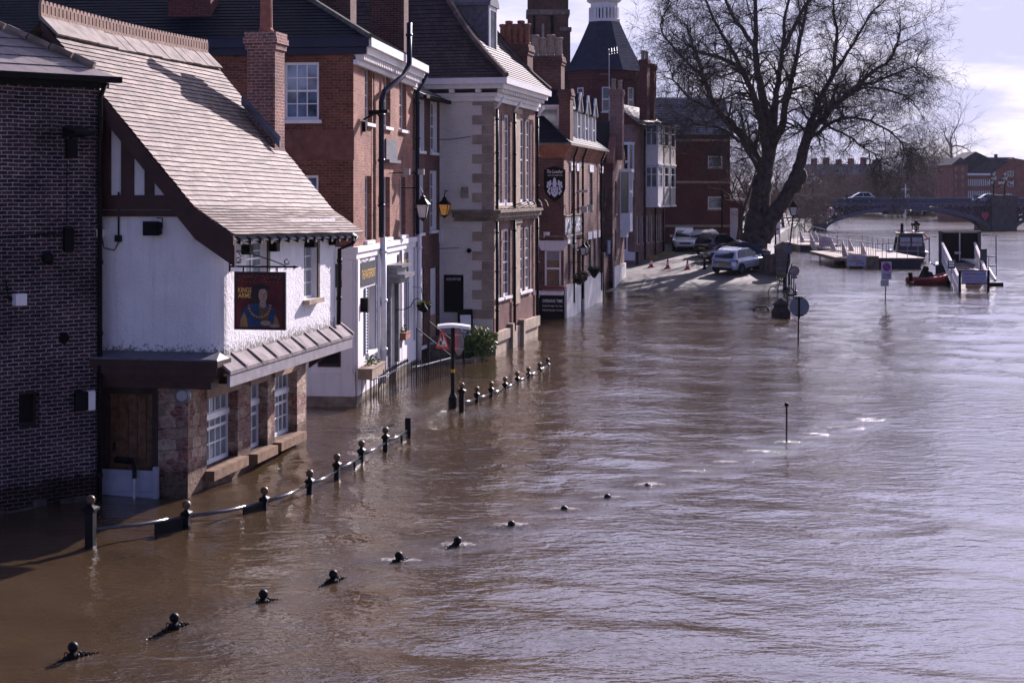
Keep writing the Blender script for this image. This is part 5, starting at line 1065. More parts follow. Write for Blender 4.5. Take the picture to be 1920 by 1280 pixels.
for k in range(3):
    u0 = 3.1 + k * 2.15; mb = MB()
    for v in (4.95, 7.95):
        mb = MB(); mb.mbox(f0, u0, u0 + 1.6, v, v + 1.25, 0, .95)
        o = mb.build('oriel_window', white_paint if k == 0 else panel, hj)
        q = MB()
        q.mbox(f0, u0 - .05, u0 + 1.65, v - .12, v, 0, 1.02)
        for u, w0, w1 in ((u0, .83, .95), (u0 + 1.48, .83, .95), (u0, .0, .12), (u0 + 1.48, 0, .12)): q.mbox(f0, u, u + .12, v + 1.25, v + 2.85, w0, w1)
        q.mbox(f0, u0, u0 + 1.6, v + 2.73, v + 2.85, 0, .96); q.mbox(f0, u0, u0 + 1.6, v + 1.25, v + 1.35, 0, .96); q.mbox(f0, u0, u0 + 1.6, v + 2.2, v + 2.27, .02, .955)
        q.mbox(f0, u0, u0 + .06, v + 1.3, v + 2.75, .42, .5)
        q.build('oriel_frame', white_gloss, o); q = MB(); q.mbox(f0, u0 + .05, u0 + 1.55, v + 1.3, v + 2.75, 0, .88); q.build('pane', glass_pale if k == 0 else glass, o)
    q = MB(); q.mbox(f0, u0 - .08, u0 + 1.68, 10.8, 10.9, -.3, 1.05); q.build('oriel_roof', soot_black, hj)
r = Jf.en4(1166, 1194, 262, 350); q = MB(); oriel(hj, EM(0), .1, 1.55, 5.6, 9.4, .4, base=True)
q = MB(); window(hj, eg, (.5, 1.2, 1.8, 4.3), 1, 2, -.02, .1, .05, white_gloss, glass, white_paint)
q = MB(); q.mbox(EM(0), -.02, .8, 1.15, 1.75, .01, .05); t = tag(q.build('street_notice', white_paint), 'white notice board on the dark red end wall above the pavement', 'sign'); t.location = (Jf.o[0], Jf.o[1], 0); t.rotation_euler = (0, 0, Jf.ang)
q = MB(); q.mbox(EM(0), .85, 1.1, 1.2, 1.8, .01, .05); t = tag(q.build('street_notice', mat('blue_sign', (.03, .07, .3), .5, 0, .1)), 'small blue notice beside the white notice board', 'sign'); t.location = (Jf.o[0], Jf.o[1], 0); t.rotation_euler = (0, 0, Jf.ang)
for x in (2.6, 5.9, 8.6): pipe(hj, [(x, -.12, 10.4), (x, -.12, .6)], .06)
cstack(Jf, hj, 1199, 1213, 112, 225, 1.0, .9, R_brick, 2, .6, .14, clay_pale); cstack(Jf, hj, 1214, 1226, 120, 225, 3.4, .8, R_brick, 0)
# octagonal tower with lead cone and white cupola
tw = thing('octagonal_tower', (7.25, 126, 0), 0, 'octagonal red brick tower with dark slate cone and white open cupola', 'tower')
mb = MB(); mb.lathe([(2.95, 0), (2.95, 14.6), (3.05, 14.62), (3.05, 15.3)], n=8, rot=R(22.5)); mb.build('tower_wall', R_brick, tw)
for a in (-90, -45, 0, -135):
    ca, sa = math.cos(R(a)), math.sin(R(a)); ap = 2.95 * math.cos(R(22.5)); TF = lambda u, v, w: (ca * (ap + w) - sa * u, sa * (ap + w) + ca * u, v)
    window(tw, TF, (-.32, .32, 12.1, 14.0), 1, 2, -.04, .08, .06, white_gloss, glass, white_paint); q = MB(); q.mbox(TF, -.85, -.6, 4, 14.5, .0, .07); q.mbox(TF, .6, .85, 4, 14.5, .0, .07); q.build('brick_pier', R_brick, tw)
mb = MB(); n = 8
for k in range(8):
    a0, a1 = R(22.5 + 45 * k), R(67.5 + 45 * k); r0, r1 = 3.3, 1.25
    roof_courses(mb, (r0 * math.cos(a0), r0 * math.sin(a0), 15.3), (r0 * math.cos(a1), r0 * math.sin(a1), 15.3), (r1 * math.cos(a0), r1 * math.sin(a0), 19.3), (r1 * math.cos(a1), r1 * math.sin(a1), 19.3), 18, .02, lambda t: -.15 * math.sin(math.pi * t))
mb.build('cone_roof', tiles('tower_slate', (.035, .042, .07), (.024, .029, .05), (.015, .016, .022), .28, None, .3, .5), tw)
mb = MB(); mb.lathe([(1.3, 19.25), (1.3, 19.45), (1.15, 19.5)], n=8, rot=R(22.5)); mb.lathe([(1.12, 20.75), (1.25, 20.8), (1.45, 20.95), (1.45, 21.05)], n=8, rot=R(22.5)); mb.lathe([(1.12, 20.3), (1.12, 20.75)], n=8, rot=R(22.5))
for k in range(24):
    a = R(15 * k); mb.tube([(1.08 * math.cos(a), 1.08 * math.sin(a), 19.4), (1.08 * math.cos(a), 1.08 * math.sin(a), 20.4)], .09 if k % 3 else .13, 5)
cu_ = mb.build('cupola', white_paint, tw)
q = MB(); q.lathe([(1.4, 21.05), (1.2, 21.5), (.9, 22.1), (.5, 22.5), (.12, 22.8), (.05, 24)], n=8, rot=R(22.5)); q.build('cupola_roof', grey_lead, cu_)
q = MB(); q.lathe([(.5, 19.4), (.5, 20.5)], n=8); q.build('cupola_core', soot_black, cu_)
q = MB(); p = P(1142, 150, 118) ; t = thing('tv_aerial', (p.x, 118, 0), 0, 'thin white aerial mast with a small yagi in front of the tower cone', 'aerial'); q.tube([(0, 0, 9), (0, 0, 16.4)], .035, 5); q.build('mast', metal_grey, t); q = MB(); q.tube([(-.1, 0, 16.2), (.8, .2, 16.4)], .025, 4); [q.tube([(i * .2, i * .05 - .3, 16.0 + i * .05), (i * .2, i * .05 + .3, 16.5 + i * .05)], .015, 4) for i in range(4)]; q.tube([(-.7, 0, 14.6), (-.1, 0, 14.6)], .02, 4); q.build('yagi', metal_grey, t)
tb = thing('brick_tower', (2.85, 128, 0), 0, 'square dark brick hose tower with stone string courses rising over the roofs', 'tower')
mb = MB(); mb.box(-1.6, 1.6, -1.6, 1.6, 0, 26); mb.box(1.0, 1.75, -1.75, -.9, 0, 18.6); mb.build('tower_wall', D_brick, tb)
mb = MB(); mb.box(.92, 1.85, -1.85, -.85, 18.6, 18.9); mb.box(-1.72, 1.72, -1.72, 1.72, 19.9, 20.3); mb.box(-1.66, 1.66, -1.66, 1.66, 15.2, 15.35); mb.build('string_course', stone_dirty, tb)
mb = MB(); mb.box(-1.0, -.55, -1.66, -1.6, 12, 14); mb.box(-1.2, -1.0, -1.65, -1.6, 15.3, 19.8); mb.box(.2, .45, -1.65, -1.6, 15.3, 19.8); mb.build('slit', soot_black, tb)
mb = MB(); mb.box(-.5, -.3, -1.67, -1.6, 16.5, 19.2); mb.build('window', stone, tb)
# blue roofed block closing the street
Rf = thing('brick_block', (11.6, 126.2, 0), 0, 'plain red brick block with a dark blue roof closing the end of the street', 'building')
fb_ = FM(0); rw = [(3.85, 5.0, 7.8, 8.75), (3.85, 5.0, 4.55, 5.55)]
mb = MB(); wall(mb, fb_, 0, 5.6, 1, 10.4, rw, .12); mb.face([(5.6, 0, 1), (5.6, 9, 1), (5.6, 9, 10.4), (5.6, 0, 10.4)]); mb.build('wall', R_brick, Rf)
for r in rw: window(Rf, fb_, r, 1, 1, .05, .09, .02, white_gloss, glass_pale, stone)
mb = MB()
for z in (3.15, 6.6, 9.9): mb.mbox(fb_, 0, 5.6, z, z + .18, .0, .03)
mb.mbox(fb_, 3.5, 4.8, 5.15 - 3.4 + .6, 5.4 - 3.4 + .6, .0, .03); mb.build('string_course', stone, Rf)
mb = MB(); roof_courses(mb, (-.2, -.3, 10.4), (5.75, -.3, 10.4), (-.2, 4.2, 13.6), (5.75, 4.2, 13.6), 16, .03); mb.face([(-.2, 4.2, 13.58), (5.75, 4.2, 13.58), (5.75, 9, 10.4), (-.2, 9, 10.4)]); mb.build('roof', blue_tiles, Rf)
pipe(Rf, [(4.95, -.1, 6.4), (4.95, -.1, 1.5)], .06)
# second block behind, with white corner post
Rg = thing('brick_annexe', (17.3, 131, 0), 0, 'low brick annexe with white trim behind the parked cars and railings', 'building')
mb = MB(); mb.box(0, 1.6, 0, 6, 1.2, 5.2); mb.build('wall', R_brick, Rg); mb = MB(); mb.box(-.15, 1.75, -.15, 6.1, 5.2, 5.4); mb.box(-.12, .2, -.12, .1, 1.2, 5.197); mb.box(.5, 1.2, -.06, .0, 2.0, 4.6); mb.build('white_trim', white_paint, Rg)
# ---------------------------------------------------------------- flooded railings along the quay street
ball_tan = mat('ball_worn', (.12, .085, .05), .45, .2, .5, 9)
def post_prof(h, w): return [(-.9, w), (h - .30, w), (h - .30, w), (h - .27, w * 1.15), (h - .25, w * 1.55), (h - .21, w * 1.6), (h - .19, w * 1.1), (h - .17, w * .55), (h - .13, w * .45)]
def rail_set(name, pts, label, group=None, wide=.075, last_flat=False, railz=None):
    base = [G(px_, pb) for px_, pb, pt_ in pts]; c = base[0]
    t = thing(name, (c.x, c.y, 0), 0, label, 'railing', group); hs = []
    for i, ((px_, pb, pt_), b) in enumerate(zip(pts, base)):
        h = (pb - pt_) * b.y / F; hs.append(h); o = b - c; q = MB()
        if last_flat and i == len(pts) - 1: q.box(o.x - .07, o.x + .07, o.y - .05, o.y + .05, -.9, h); q.build('post', black_iron, t); continue
        wd = wide * (1.35 if i == 0 else 1)
        q.lathe([(r, z) for z, r in post_prof(h, wd)], (o.x, o.y, 0), 4, R(45 - 11)); p = q.build('post', black_iron, t)
        q = MB(); q.ball((o.x, o.y, h - .075), .078, 14, 8); q.build('finial', ball_tan, p, True)
    zr = railz or (lambda i: max(.04, min(hs[i] - .33, .24)))
    for i in range(len(pts) - 1):
        a, b = base[i] - c, base[i + 1] - c; mid = (a + b) / 2; q = MB(); za, zb = zr(i), zr(i + 1)
        q.tube([(a.x, a.y, za), (mid.x, mid.y, (za + zb) / 2 - .03), (b.x, b.y, zb)], .035, 6); q.build('rail', wet_rail, t, True)
    return t, base, c
wet_rail = mat('wet_rail', (.045, .045, .05), .16, 0, .2, 6, 0, 0, .9)
t, bs_, c = rail_set('quay_railing', [(170, 1025, 928), (350, 991, 938), (496, 958, 912), (581, 926, 880), (632, 896, 850), (678, 869, 825), (723, 843, 800), (765, 820, 783)],
    'black iron post and rail barrier with ball finials in front of the white pub', 'iron quay railings with ball topped posts', .075, True, lambda i: [.30, .22, .17, .2, .17, .2, .18, .2][i])
q = MB()
def plank(a, b, z0, z1, ext=(0, 1)):
    d = (b - a).to_2d(); n_ = Vector((-d.y, d.x)).normalized() * .025; p, r_ = a.to_2d().lerp(b.to_2d(), ext[0]) - c.to_2d(), a.to_2d().lerp(b.to_2d(), ext[1]) - c.to_2d()
    q.hexa([(p.x - n_.x, p.y - n_.y, z0), (r_.x - n_.x, r_.y - n_.y, z0), (r_.x + n_.x, r_.y + n_.y, z0), (p.x + n_.x, p.y + n_.y, z0), (p.x - n_.x, p.y - n_.y, z1), (r_.x - n_.x, r_.y - n_.y, z1), (r_.x + n_.x, r_.y + n_.y, z1), (p.x + n_.x, p.y + n_.y, z1)])
for i, zt_, e_ in ((0, .2, (.66, .95)), (1, .15, (.72, .97)), (4, .12, (.7, .98)), (6, .13, (.7, .98))): q = MB(); plank(bs_[i], bs_[i + 1], -.3, zt_, e_); q.build('kick_board', black_iron, t)
rail_set('quay_railing', [(866, 771, 717), (894, 756, 724), (921, 742, 715), (947, 729, 706), (970, 716, 696), (991, 705, 688), (1012, 695, 679), (1027, 685, 671)],
    'black iron railing with ball finials sinking into the flood before the quoined house', 'iron quay railings with ball topped posts', .07)
# chain bollards, almost drowned, each with the chain to the next
bpx = [(137, 1238, 1202), (327, 1180, 1148), (494, 1131, 1104), (625, 1090, 1067), (748, 1053, 1033), (858, 1021, 1005), (959, 989, 975), (1058, 957, 947), (1139, 934, 925), (1214, 910, 905)]
ords = ['nearest', 'second', 'third', 'fourth', 'fifth', 'sixth', 'seventh', 'eighth', 'ninth', 'farthest']; bols = []
for i, (px_, pb, pt_) in enumerate(bpx):
    b = G(px_, pb); h = (pb - pt_) * b.y / F; bols.append((b, h))
    t = thing('chain_bollard', (b.x, b.y, 0), R(12), f'black ball topped bollard {"standing out of" if i < 4 else "nearly drowned by"} the flood, {ords[i]} along the chained row', 'bollard', 'black chain bollards drowned along the quay edge')
    q = MB(); q.lathe([(.082, -.9), (.082, h - .165), (.07, h - .15), (.04, h - .14), (.038, h - .11)], n=10); q.build('post', black_iron, t)
    q = MB(); q.ball((0, 0, h - .07), .07, 14, 8); q.build('ball', black_iron, t, True)
    q = MB()
    for s_ in (-1, 1): q.tube([(s_ * .085 + .022 * math.cos(a * .785), 0, h - .16 + .028 * math.sin(a * .785)) for a in range(9)], .009, 5)
    q.build('chain_ring', black_iron, t)
def chain(a, za, b, zb, label, sag=.5):
    za, zb = max(za, .07), max(zb, .07)
    t = thing('chain', (a.x, a.y, za), 0, label, 'chain', 'chains hanging between the drowned bollards'); q = MB(); n = 46; d = b - a; L_ = d.length; ang = math.atan2(d.y, d.x)
    for k in range(n):
        s = (k + .5) / n; z = (zb - za) * s - sag * 4 * s * (1 - s)
        if za + z < -.07: continue
        p = Vector((d.x * s, d.y * s, z)); sl_ = math.atan2((zb - za) - sag * 4 * (1 - 2 * s), L_); fl = k % 2; hl = L_ / n * .72
        u = Vector((math.cos(ang) * math.cos(sl_), math.sin(ang) * math.cos(sl_), math.sin(sl_))); v = Vector((-math.sin(ang), math.cos(ang), 0)) if fl else Vector((-math.cos(ang) * math.sin(sl_), -math.sin(ang) * math.sin(sl_), math.cos(sl_)))
        q.tube([p + u * hl * math.cos(j * .7854) + v * .03 * math.sin(j * .7854) for j in range(9)], .012, 4, False)
    q.build('links', black_iron, t)
for i in range(5): chain(bols[i][0], bols[i][1] - .15, bols[i + 1][0], bols[i + 1][1] - .15, 'wet iron chain dipping into the flood between the ' + ords[i] + ' and ' + ords[i + 1] + ' bollards', .16)
d0 = bols[0][0] + (bols[0][0] - bols[1][0]); chain(d0, .08, bols[0][0], bols[0][1] - .15, 'wet iron chain running off to the bottom left from the nearest bollard', .16)
b = G(1475, 832); t = thing('depth_pole', (b.x, b.y, 0), 0, 'thin dark pole with a small ball on top sticking out of the river', 'pole'); q = MB(); q.tube([(0, 0, -.9), (0, 0, .9)], .022, 8); q.build('pole', brown_paint, t); q = MB(); q.ball((0, 0, .93), .055); q.build('ball', black_iron, t, True)
# iron house railings in front of the white ground floor and the steps
def fence(name, pix, label, n, top=.62, white=None):
    pts = [G(*p) for p in pix]; c = pts[0]; t = thing(name, (c.x, c.y, 0), 0, label, 'railing', 'spiked iron railings before the white shopfronts')
    q = MB(); q2 = MB(); k = 0
    segs = list(zip(pts, pts[1:])); tot = sum((b - a).length for a, b in segs)
    for a, b in segs:
        m = max(2, round(n * (b - a).length / tot))
        for i in range(m + 1):
            p = a.lerp(b, i / m) - c; q.tube([(p.x, p.y, -.6), (p.x, p.y, top)], .014, 5); q.lathe([(.014, top), (.03, top + .05), (.001, top + .15)], (p.x, p.y, 0), 5)
        a_, b_ = a - c, b - c; q2.tube([(a_.x, a_.y, top - .06), (b_.x, b_.y, top - .06)], .022, 5)
    q.build('bars', black_iron, t); q2.build('rail', wet_rail, t)
    for f_ in white or ():
        p = pts[0].lerp(pts[-1], f_) - c; w_ = MB(); w_.box(p.x - .16, p.x + .16, p.y - .05, p.y + .02, -.5, top - .12); w_.build('white_board', white_paint, t)
fence('spiked_railing', [(662, 756), (694, 752)], 'short return of spiked black railing at the corner of the white shopfront', 4, .72)
fence('spiked_railing', [(696, 756), (724, 746), (764, 722)], 'spiked black railing in the flood below the wooden flower trough', 20, .72)
fence('spiked_railing', [(772, 722), (800, 716), (848, 702)], 'spiked black railing between the white shopfront and the sign post', 22, .62)
t = thing('stair_handrail', Bf.world(5.4, -.9, 0), Bf.ang, 'black sloping handrails of the drowned steps at the shop door', 'handrail'); q = MB()
for y, x0 in ((0, -.6), (0, 1.9)):
    q.tube([(x0, -.1, 1.75), (x0 + 1.6, -1.0, .7), (x0 + 1.65, -1.05, .1)], .022, 6)
    for s in (0, .33, .66, 1): q.tube([(x0 + 1.6 * s, -.1 - .9 * s, -.5), (x0 + 1.6 * s, -.1 - .9 * s, 1.75 - 1.05 * s)], .016, 5)
q.build('handrail', black_iron, t)
# sign post with the quayside warning triangle
b = G(849, 766); t = thing('sign_post', (b.x, b.y, 0), 0, 'tall black post with a pale curved light hood, yellow band and two road signs', 'sign post')
sc_ = b.y / F
q = MB(); q.lathe([(.12, -.9), (.12, .32), (.07, .42), (.058, .45), (.055, (766 - 612) * sc_)], n=10); po = q.build('pole', black_iron, t); q = MB(); q.lathe([(.06, 1.0), (.06, 1.09)], n=10); q.build('yellow_band', mat('band_yellow', (.5, .3, .02), .6, 0, .2), po)
zt = (766 - 614) * sc_; q = MB(); n = 12
for k in range(n):
    x0, x1 = -.42 + .9 * k / n, -.42 + .9 * (k + 1) / n; f_ = lambda x: zt + .05 + .035 * math.sin((x + .42) * 4.2); q.hexa([(x0, -.12, f_(x0) - .08), (x1, -.12, f_(x1) - .08), (x1, .18, f_(x1) - .06), (x0, .18, f_(x0) - .06), (x0, -.1, f_(x0)), (x1, -.1, f_(x1)), (x1, .16, f_(x1) + .03), (x0, .16, f_(x0) + .03)])
q.build('light_hood', white_paint, t)
ca, sa = math.cos(R(52)), math.sin(R(52))           # triangle turned away to the left
TS = lambda u, v, w: (-.14 - u * 0 + (u - .0) * ca - w * sa * 1 - .0, (-.02) + u * -sa * 1 - w * ca, v)
z0 = (766 - 655) * sc_; zt3 = (766 - 618) * sc_
s_red, s_white, s_black = mat('sign_red_paint', (.5, .03, .035), .4, 0, .05), mat('sign_white', (.7, .68, .68), .4, 0, .05), mat('sign_black', (.01, .01, .01), .5, 0, 0)
ctr = -.24; hw = .33; q = MB(); q.prism(TS, [(ctr - hw, z0), (ctr + hw, z0), (ctr + .03, zt3), (ctr - .03, zt3)], -.006, .006); o = q.build('warning_sign', s_red, t)
q = MB(); q.prism(TS, [(ctr - hw * .68, z0 + .08), (ctr + hw * .68, z0 + .08), (ctr, zt3 - .12)], .006, .009); q.build('sign_face', s_white, o)
q = MB(); q.prism(TS, [(ctr - .17, z0 + .1), (ctr - .02, z0 + .1), (ctr - .02, z0 + .22), (ctr - .12, z0 + .22)], .009, .012); q.prism(TS, [(ctr - .04, z0 + .25), (ctr + .05, z0 + .2), (ctr + .02, z0 + .38), (ctr - .06, z0 + .42)], .009, .012); q.prism(TS, [(ctr + .0, z0 + .1), (ctr + .16, z0 + .1), (ctr + .14, z0 + .13), (ctr + .08, z0 + .12), (ctr + .04, z0 + .14)], .009, .012); q.build('sign_symbol', s_black, o)
ca2, sa2 = math.cos(R(-55)), math.sin(R(-55)); RS = lambda u, v, w: (.16 + u * ca2 - w * sa2, .03 + u * sa2 + w * ca2, v)
z1 = (766 - 641) * sc_; q = MB(); q.prism(RS, [(.26 * math.cos(R(10 * k)) , z1 + .37 * math.sin(R(10 * k))) for k in range(36)], -.006, .006); o = q.build('round_sign', mat('sign_back_grey', (.22, .22, .25), .6, 0, .2, 5), t)
q = MB(); q.mbox(RS, -.2, .2, z1 + .17, z1 + .21, -.03, -.006); q.mbox(RS, -.2, .2, z1 - .21, z1 - .17, -.03, -.006); q.build('channel', galv, o)
# sign backs out in the flood
b = G(1496, 646); t = thing('road_sign', (b.x, b.y, 0), 0, 'grey back of a round road sign on a leaning pole standing in the river', 'road sign'); s_ = b.y / F
q = MB(); q.tube([(0, 0, -.8), (.04, 0, (646 - 556) * s_)], .032, 8); q.build('pole', brown_paint, t)
VF = lambda u, v, w: (u, -w, v); q = MB(); q.disc(VF, .06, (646 - 575) * s_, 18.5 * s_, -.012, .0, 32); o = q.build('sign_back', mat('sign_grey', (.16, .18, .23), .5, .2, .15, 2), t)
q = MB(); q.mbox(VF, .02, .075, (646 - 597) * s_, (646 - 558) * s_, .0, .05); q.mbox(VF, -.1, .2, (646 - 560) * s_, (646 - 558.5) * s_, .0, .03); q.mbox(VF, -.1, .2, (646 - 592) * s_, (646 - 590) * s_, .0, .03); q.build('channel', black_iron, o)
q = MB(); q.box(-.14, .3, -.12, .1, (646 - 556) * s_, (646 - 555) * s_ + .0); q.build('light_hood', brown_paint, t)
b = G(1489, 566); t = thing('road_sign', (b.x, b.y, 0), 0, 'red rimmed round sign on a thin pole beside the drowned quay wall', 'road sign'); s_ = b.y / F
q = MB(); q.tube([(-.05, 0, -.8), (.0, 0, (566 - 498) * s_)], .03, 7); q.build('pole', brown_paint, t); q = MB(); q.disc(VF, .0, (566 - 508) * s_, 9.6 * s_, .03, .045, 28); o = q.build('sign_rim', mat('rim_red', (.25, .05, .05), .4, 0, .1), t)
q = MB(); q.disc(VF, .0, (566 - 508) * s_, 8.0 * s_, .045, .05, 28); q.build('sign_face', mat('dull_face', (.22, .19, .2), .2, 0, .5, 9), o); q = MB(); q.mbox(VF, -.12, .16, (566 - 522) * s_, (566 - 517.5) * s_, .03, .045); q.build('small_plate', mat('plate_blue', (.12, .15, .24), .5, 0, .1), t)
b = G(1492, 578); t = thing('mooring_post', (b.x, b.y, 0), 0, 'short dark post with a side arm between the two round signs', 'post'); q = MB(); q.lathe([(.07, -.8), (.07, .9), (.03, .92), (.02, 1.25)], n=8); q.box(-.42, 0, -.04, .04, .62, .74); q.build('post', pipe_blue, t)
# stone stub pillar, cycle hoop
b = G(1464, 594); t = thing('stone_pillar_cap', (b.x, b.y, 0), R(8), 'dark pyramid topped stone pillar drowned to its cap', 'pillar'); q = MB()
q.lathe([(.5, -1), (.5, .27), (.36, .45), (.36, .5), (.42, .56), (.42, .62), (.02, .9)], n=4, rot=R(45)); q.build('pillar', mat('black_stone', (.03, .026, .028), .8, 0, .4, 5, .3, 14), t)
b = G(1427, 584); t = thing('cycle_hoop', (b.x, b.y, 0), 0, 'black bar loop of a drowned cycle stand just above the water', 'cycle stand'); q = MB()
for y in (-.2, .2): q.tube([(-.4, y, -.3), (-.36, y, .12), (-.2, y, .24), (.2, y, .24), (.36, y, .12), (.4, y, -.3)], .028, 6)
q.build('hoops', black_iron, t)
b = G(1464, 555); b.z = -.12; t = thing('bicycle', b, R(25), 'bicycle chained at the waterline against the quay railing', 'bicycle')
for x in (-.52, .52): q = MB(); q.tube([(x + .33 * math.cos(a * .2618), 0, .34 + .33 * math.sin(a * .2618)) for a in range(25)], .022, 5, False); [q.tube([(x, 0, .34), (x + .32 * math.cos(a * .785), 0, .34 + .32 * math.sin(a * .785))], .004, 3) for a in range(8)]; q.build('wheel', black_iron, t)
q = MB(); q.tube([(-.52, 0, .34), (-.12, 0, .32), (.38, 0, .78), (-.22, 0, .82), (-.12, 0, .32)], .02, 5); q.tube([(-.52, 0, .34), (-.22, 0, .82), (-.25, 0, .95)], .018, 5); q.tube([(.52, 0, .34), (.38, 0, .78), (.36, 0, 1.0)], .02, 5); q.build('frame', mat('bike_blue', (.08, .14, .25), .4, 0, .1), t)
q = MB(); q.tube([(.36, -.28, 1.02), (.4, 0, 1.03), (.36, .28, 1.02)], .014, 5); q.build('handlebar', black_iron, t); q = MB(); q.box(-.38, -.12, -.07, .07, .95, 1.0); q.build('saddle', black_iron, t)
# quay end wall with capped pillar, lamp posts, railing
b = RG(1468, 516); t = thing('gate_pillar', (b.x, b.y, b.z - .6), R(-6), 'square stone gate pillar with a dark pediment cap', 'pillar'); q = MB(); q.box(-.45, .45, -.42, .42, 0, 2.35); q.build('shaft', brick('ashlar', (.2, .17, .15), (.15, .125, .115), (.08, .07, .065), .5, .3, .012), t)
q = MB(); q.box(-.55, .55, -.52, .52, 2.352, 2.52); q.prism(lambda u, v, w: (u, w, v), [(-.55, 2.522), (.55, 2.522), (0, 2.8)], -.5, .5); q.build('cap', stone_dirty, t)
q = MB(); pts = [Vector((-.46 - .25 * i, .3 + .55 * i, 0)) for i in range(6)]
for i, (p, r_) in enumerate(zip(pts, pts[1:])): h0, h1 = 2.0 - .12 * i, 1.88 - .12 * i; q.hexa([(p.x - .15, p.y, 0), (p.x + .15, p.y, 0), (r_.x + .15, r_.y, 0), (r_.x - .15, r_.y, 0), (p.x - .15, p.y, h0), (p.x + .15, p.y, h0), (r_.x + .15, r_.y, h1), (r_.x - .15, r_.y, h1)])
o = tag(q.build('curved_wall', stone_dirty), 'low curved stone wall sweeping back from the gate pillar', 'wall'); o.location = t.location; o.rotation_euler = t.rotation_euler
b = G(1471, 545); zt = H - (400 - HZ) / F * b.y; b2 = P(1487, 404, b.y)
t = lantern('street_lamp', (b2.x, b.y, b2.z), 0, .9, 'black street lamp with pale glass lantern by the gate pillar'); q = MB(); q.tube([(b.x - b2.x, 0, -b2.z - .5), ((b.x - b2.x) * .5, 0, -b2.z * .5), (0, 0, -.05)], [.07, .05, .04], 8); q.lathe([(.1, -b2.z - .4), (.1, -b2.z + .6), (.06, -b2.z + .8)], (b.x - b2.x, 0, 0), 8); q.tube([(-.3, 0, -.35), (.3, 0, -.35)], .018, 5); q.build('post', black_iron, t)
q = MB(); q.box(-.42, -.08, -.05, -.03, -2.3, -1.75); q.build('notice', mat('dim_notice', (.12, .12, .16), .6, 0, .1), t)
p = P(1454, 405, 118); t = thing('lamp_post', (p.x, 118, 1.3), 0, 'plain dark post behind the gate pillar', 'post'); q = MB(); q.lathe([(.09, 0), (.07, 1), (.05, 3.6)], n=8); q.build('pole', black_iron, t)
t = thing('quay_rail', G(1466, 553), 0, 'dark handrail running into the water beside the gate pillar', 'railing'); q = MB()
e = [G(1481, 524, .9) , G(1478, 560, .7)]
c0 = t.location
q.tube([RG(1484, 520) + Vector((0, 0, 1.0)) - c0, G(1476, 545) + Vector((0, 0, 1.0)) - c0, G(1476, 572) + Vector((0, 0, .8)) - c0], .04, 6)
for p_ in (RG(1484, 520), G(1479, 535), G(1476, 552), G(1476, 572)): q.tube([p_ - c0 + Vector((0, 0, -.5)), p_ - c0 + Vector((0, 0, .95))], .04, 6)
q.build('rail', pipe_blue, t)
t = thing('quay_weeds', RG(1466, 532), 0, 'small green plant growing by the foot of the gate pillar', 'plant'); q = MB(); leaf_clump(q, (0, 0, .35), .4, .3, .4, 140, .08, random.Random(3)); q.build('leaves', foliage, t)
# bollards and cones on the dry street
for px_, py_, lab, h in ((1195, 496, 'short black bollard at the foot of the oriel building', .9), (1321, 505, 'black bollard with a pale yellow band beside the silver car', 1.0)):
    b = RG(px_, py_); t = thing('street_bollard', b, 0, lab, 'bollard', 'black bollards on the dry street'); q = MB(); q.lathe([(.13, 0), (.13, .12), (.09, .16), (.08, h - .2), (.11, h - .18), (.11, h - .1), (.05, h)], n=10); q.build('shaft', black_iron, t)
    if h == 1.0: q = MB(); q.lathe([(.115, h - .17), (.115, h - .02)], n=10); q.build('band', mat('band_cream', (.5, .4, .12), .6, 0, .2), t)
cone_red = mat('cone_red', (.62, .05, .03), .5, 0, .1)
c0 = None
for px_, py_, lab in ((1221, 501, 'red and white traffic cone nearest the oriel building'), (1252, 503, 'red and white traffic cone, middle of the three'), (1289, 505, 'red and white traffic cone nearest the silver car')):
    b = RG(px_, py_)
    if c0 is None:
        c0 = t = thing('traffic_cone', b, 0, lab, 'cone', 'traffic cones across the dry street'); q = MB(); q.box(-.2, .2, -.2, .2, 0, .05); q.lathe([(.15, .05), (.115, .22)], n=12); q.lathe([(.075, .42), (.035, .64), (.03, .66)], n=12); q.build('cone', cone_red, t); q = MB(); q.lathe([(.118, .215), (.078, .425)], n=12); q.build('sleeve', white_gloss, t)
    else: t = copy_tree(c0); t.location = b; t['label'] = lab
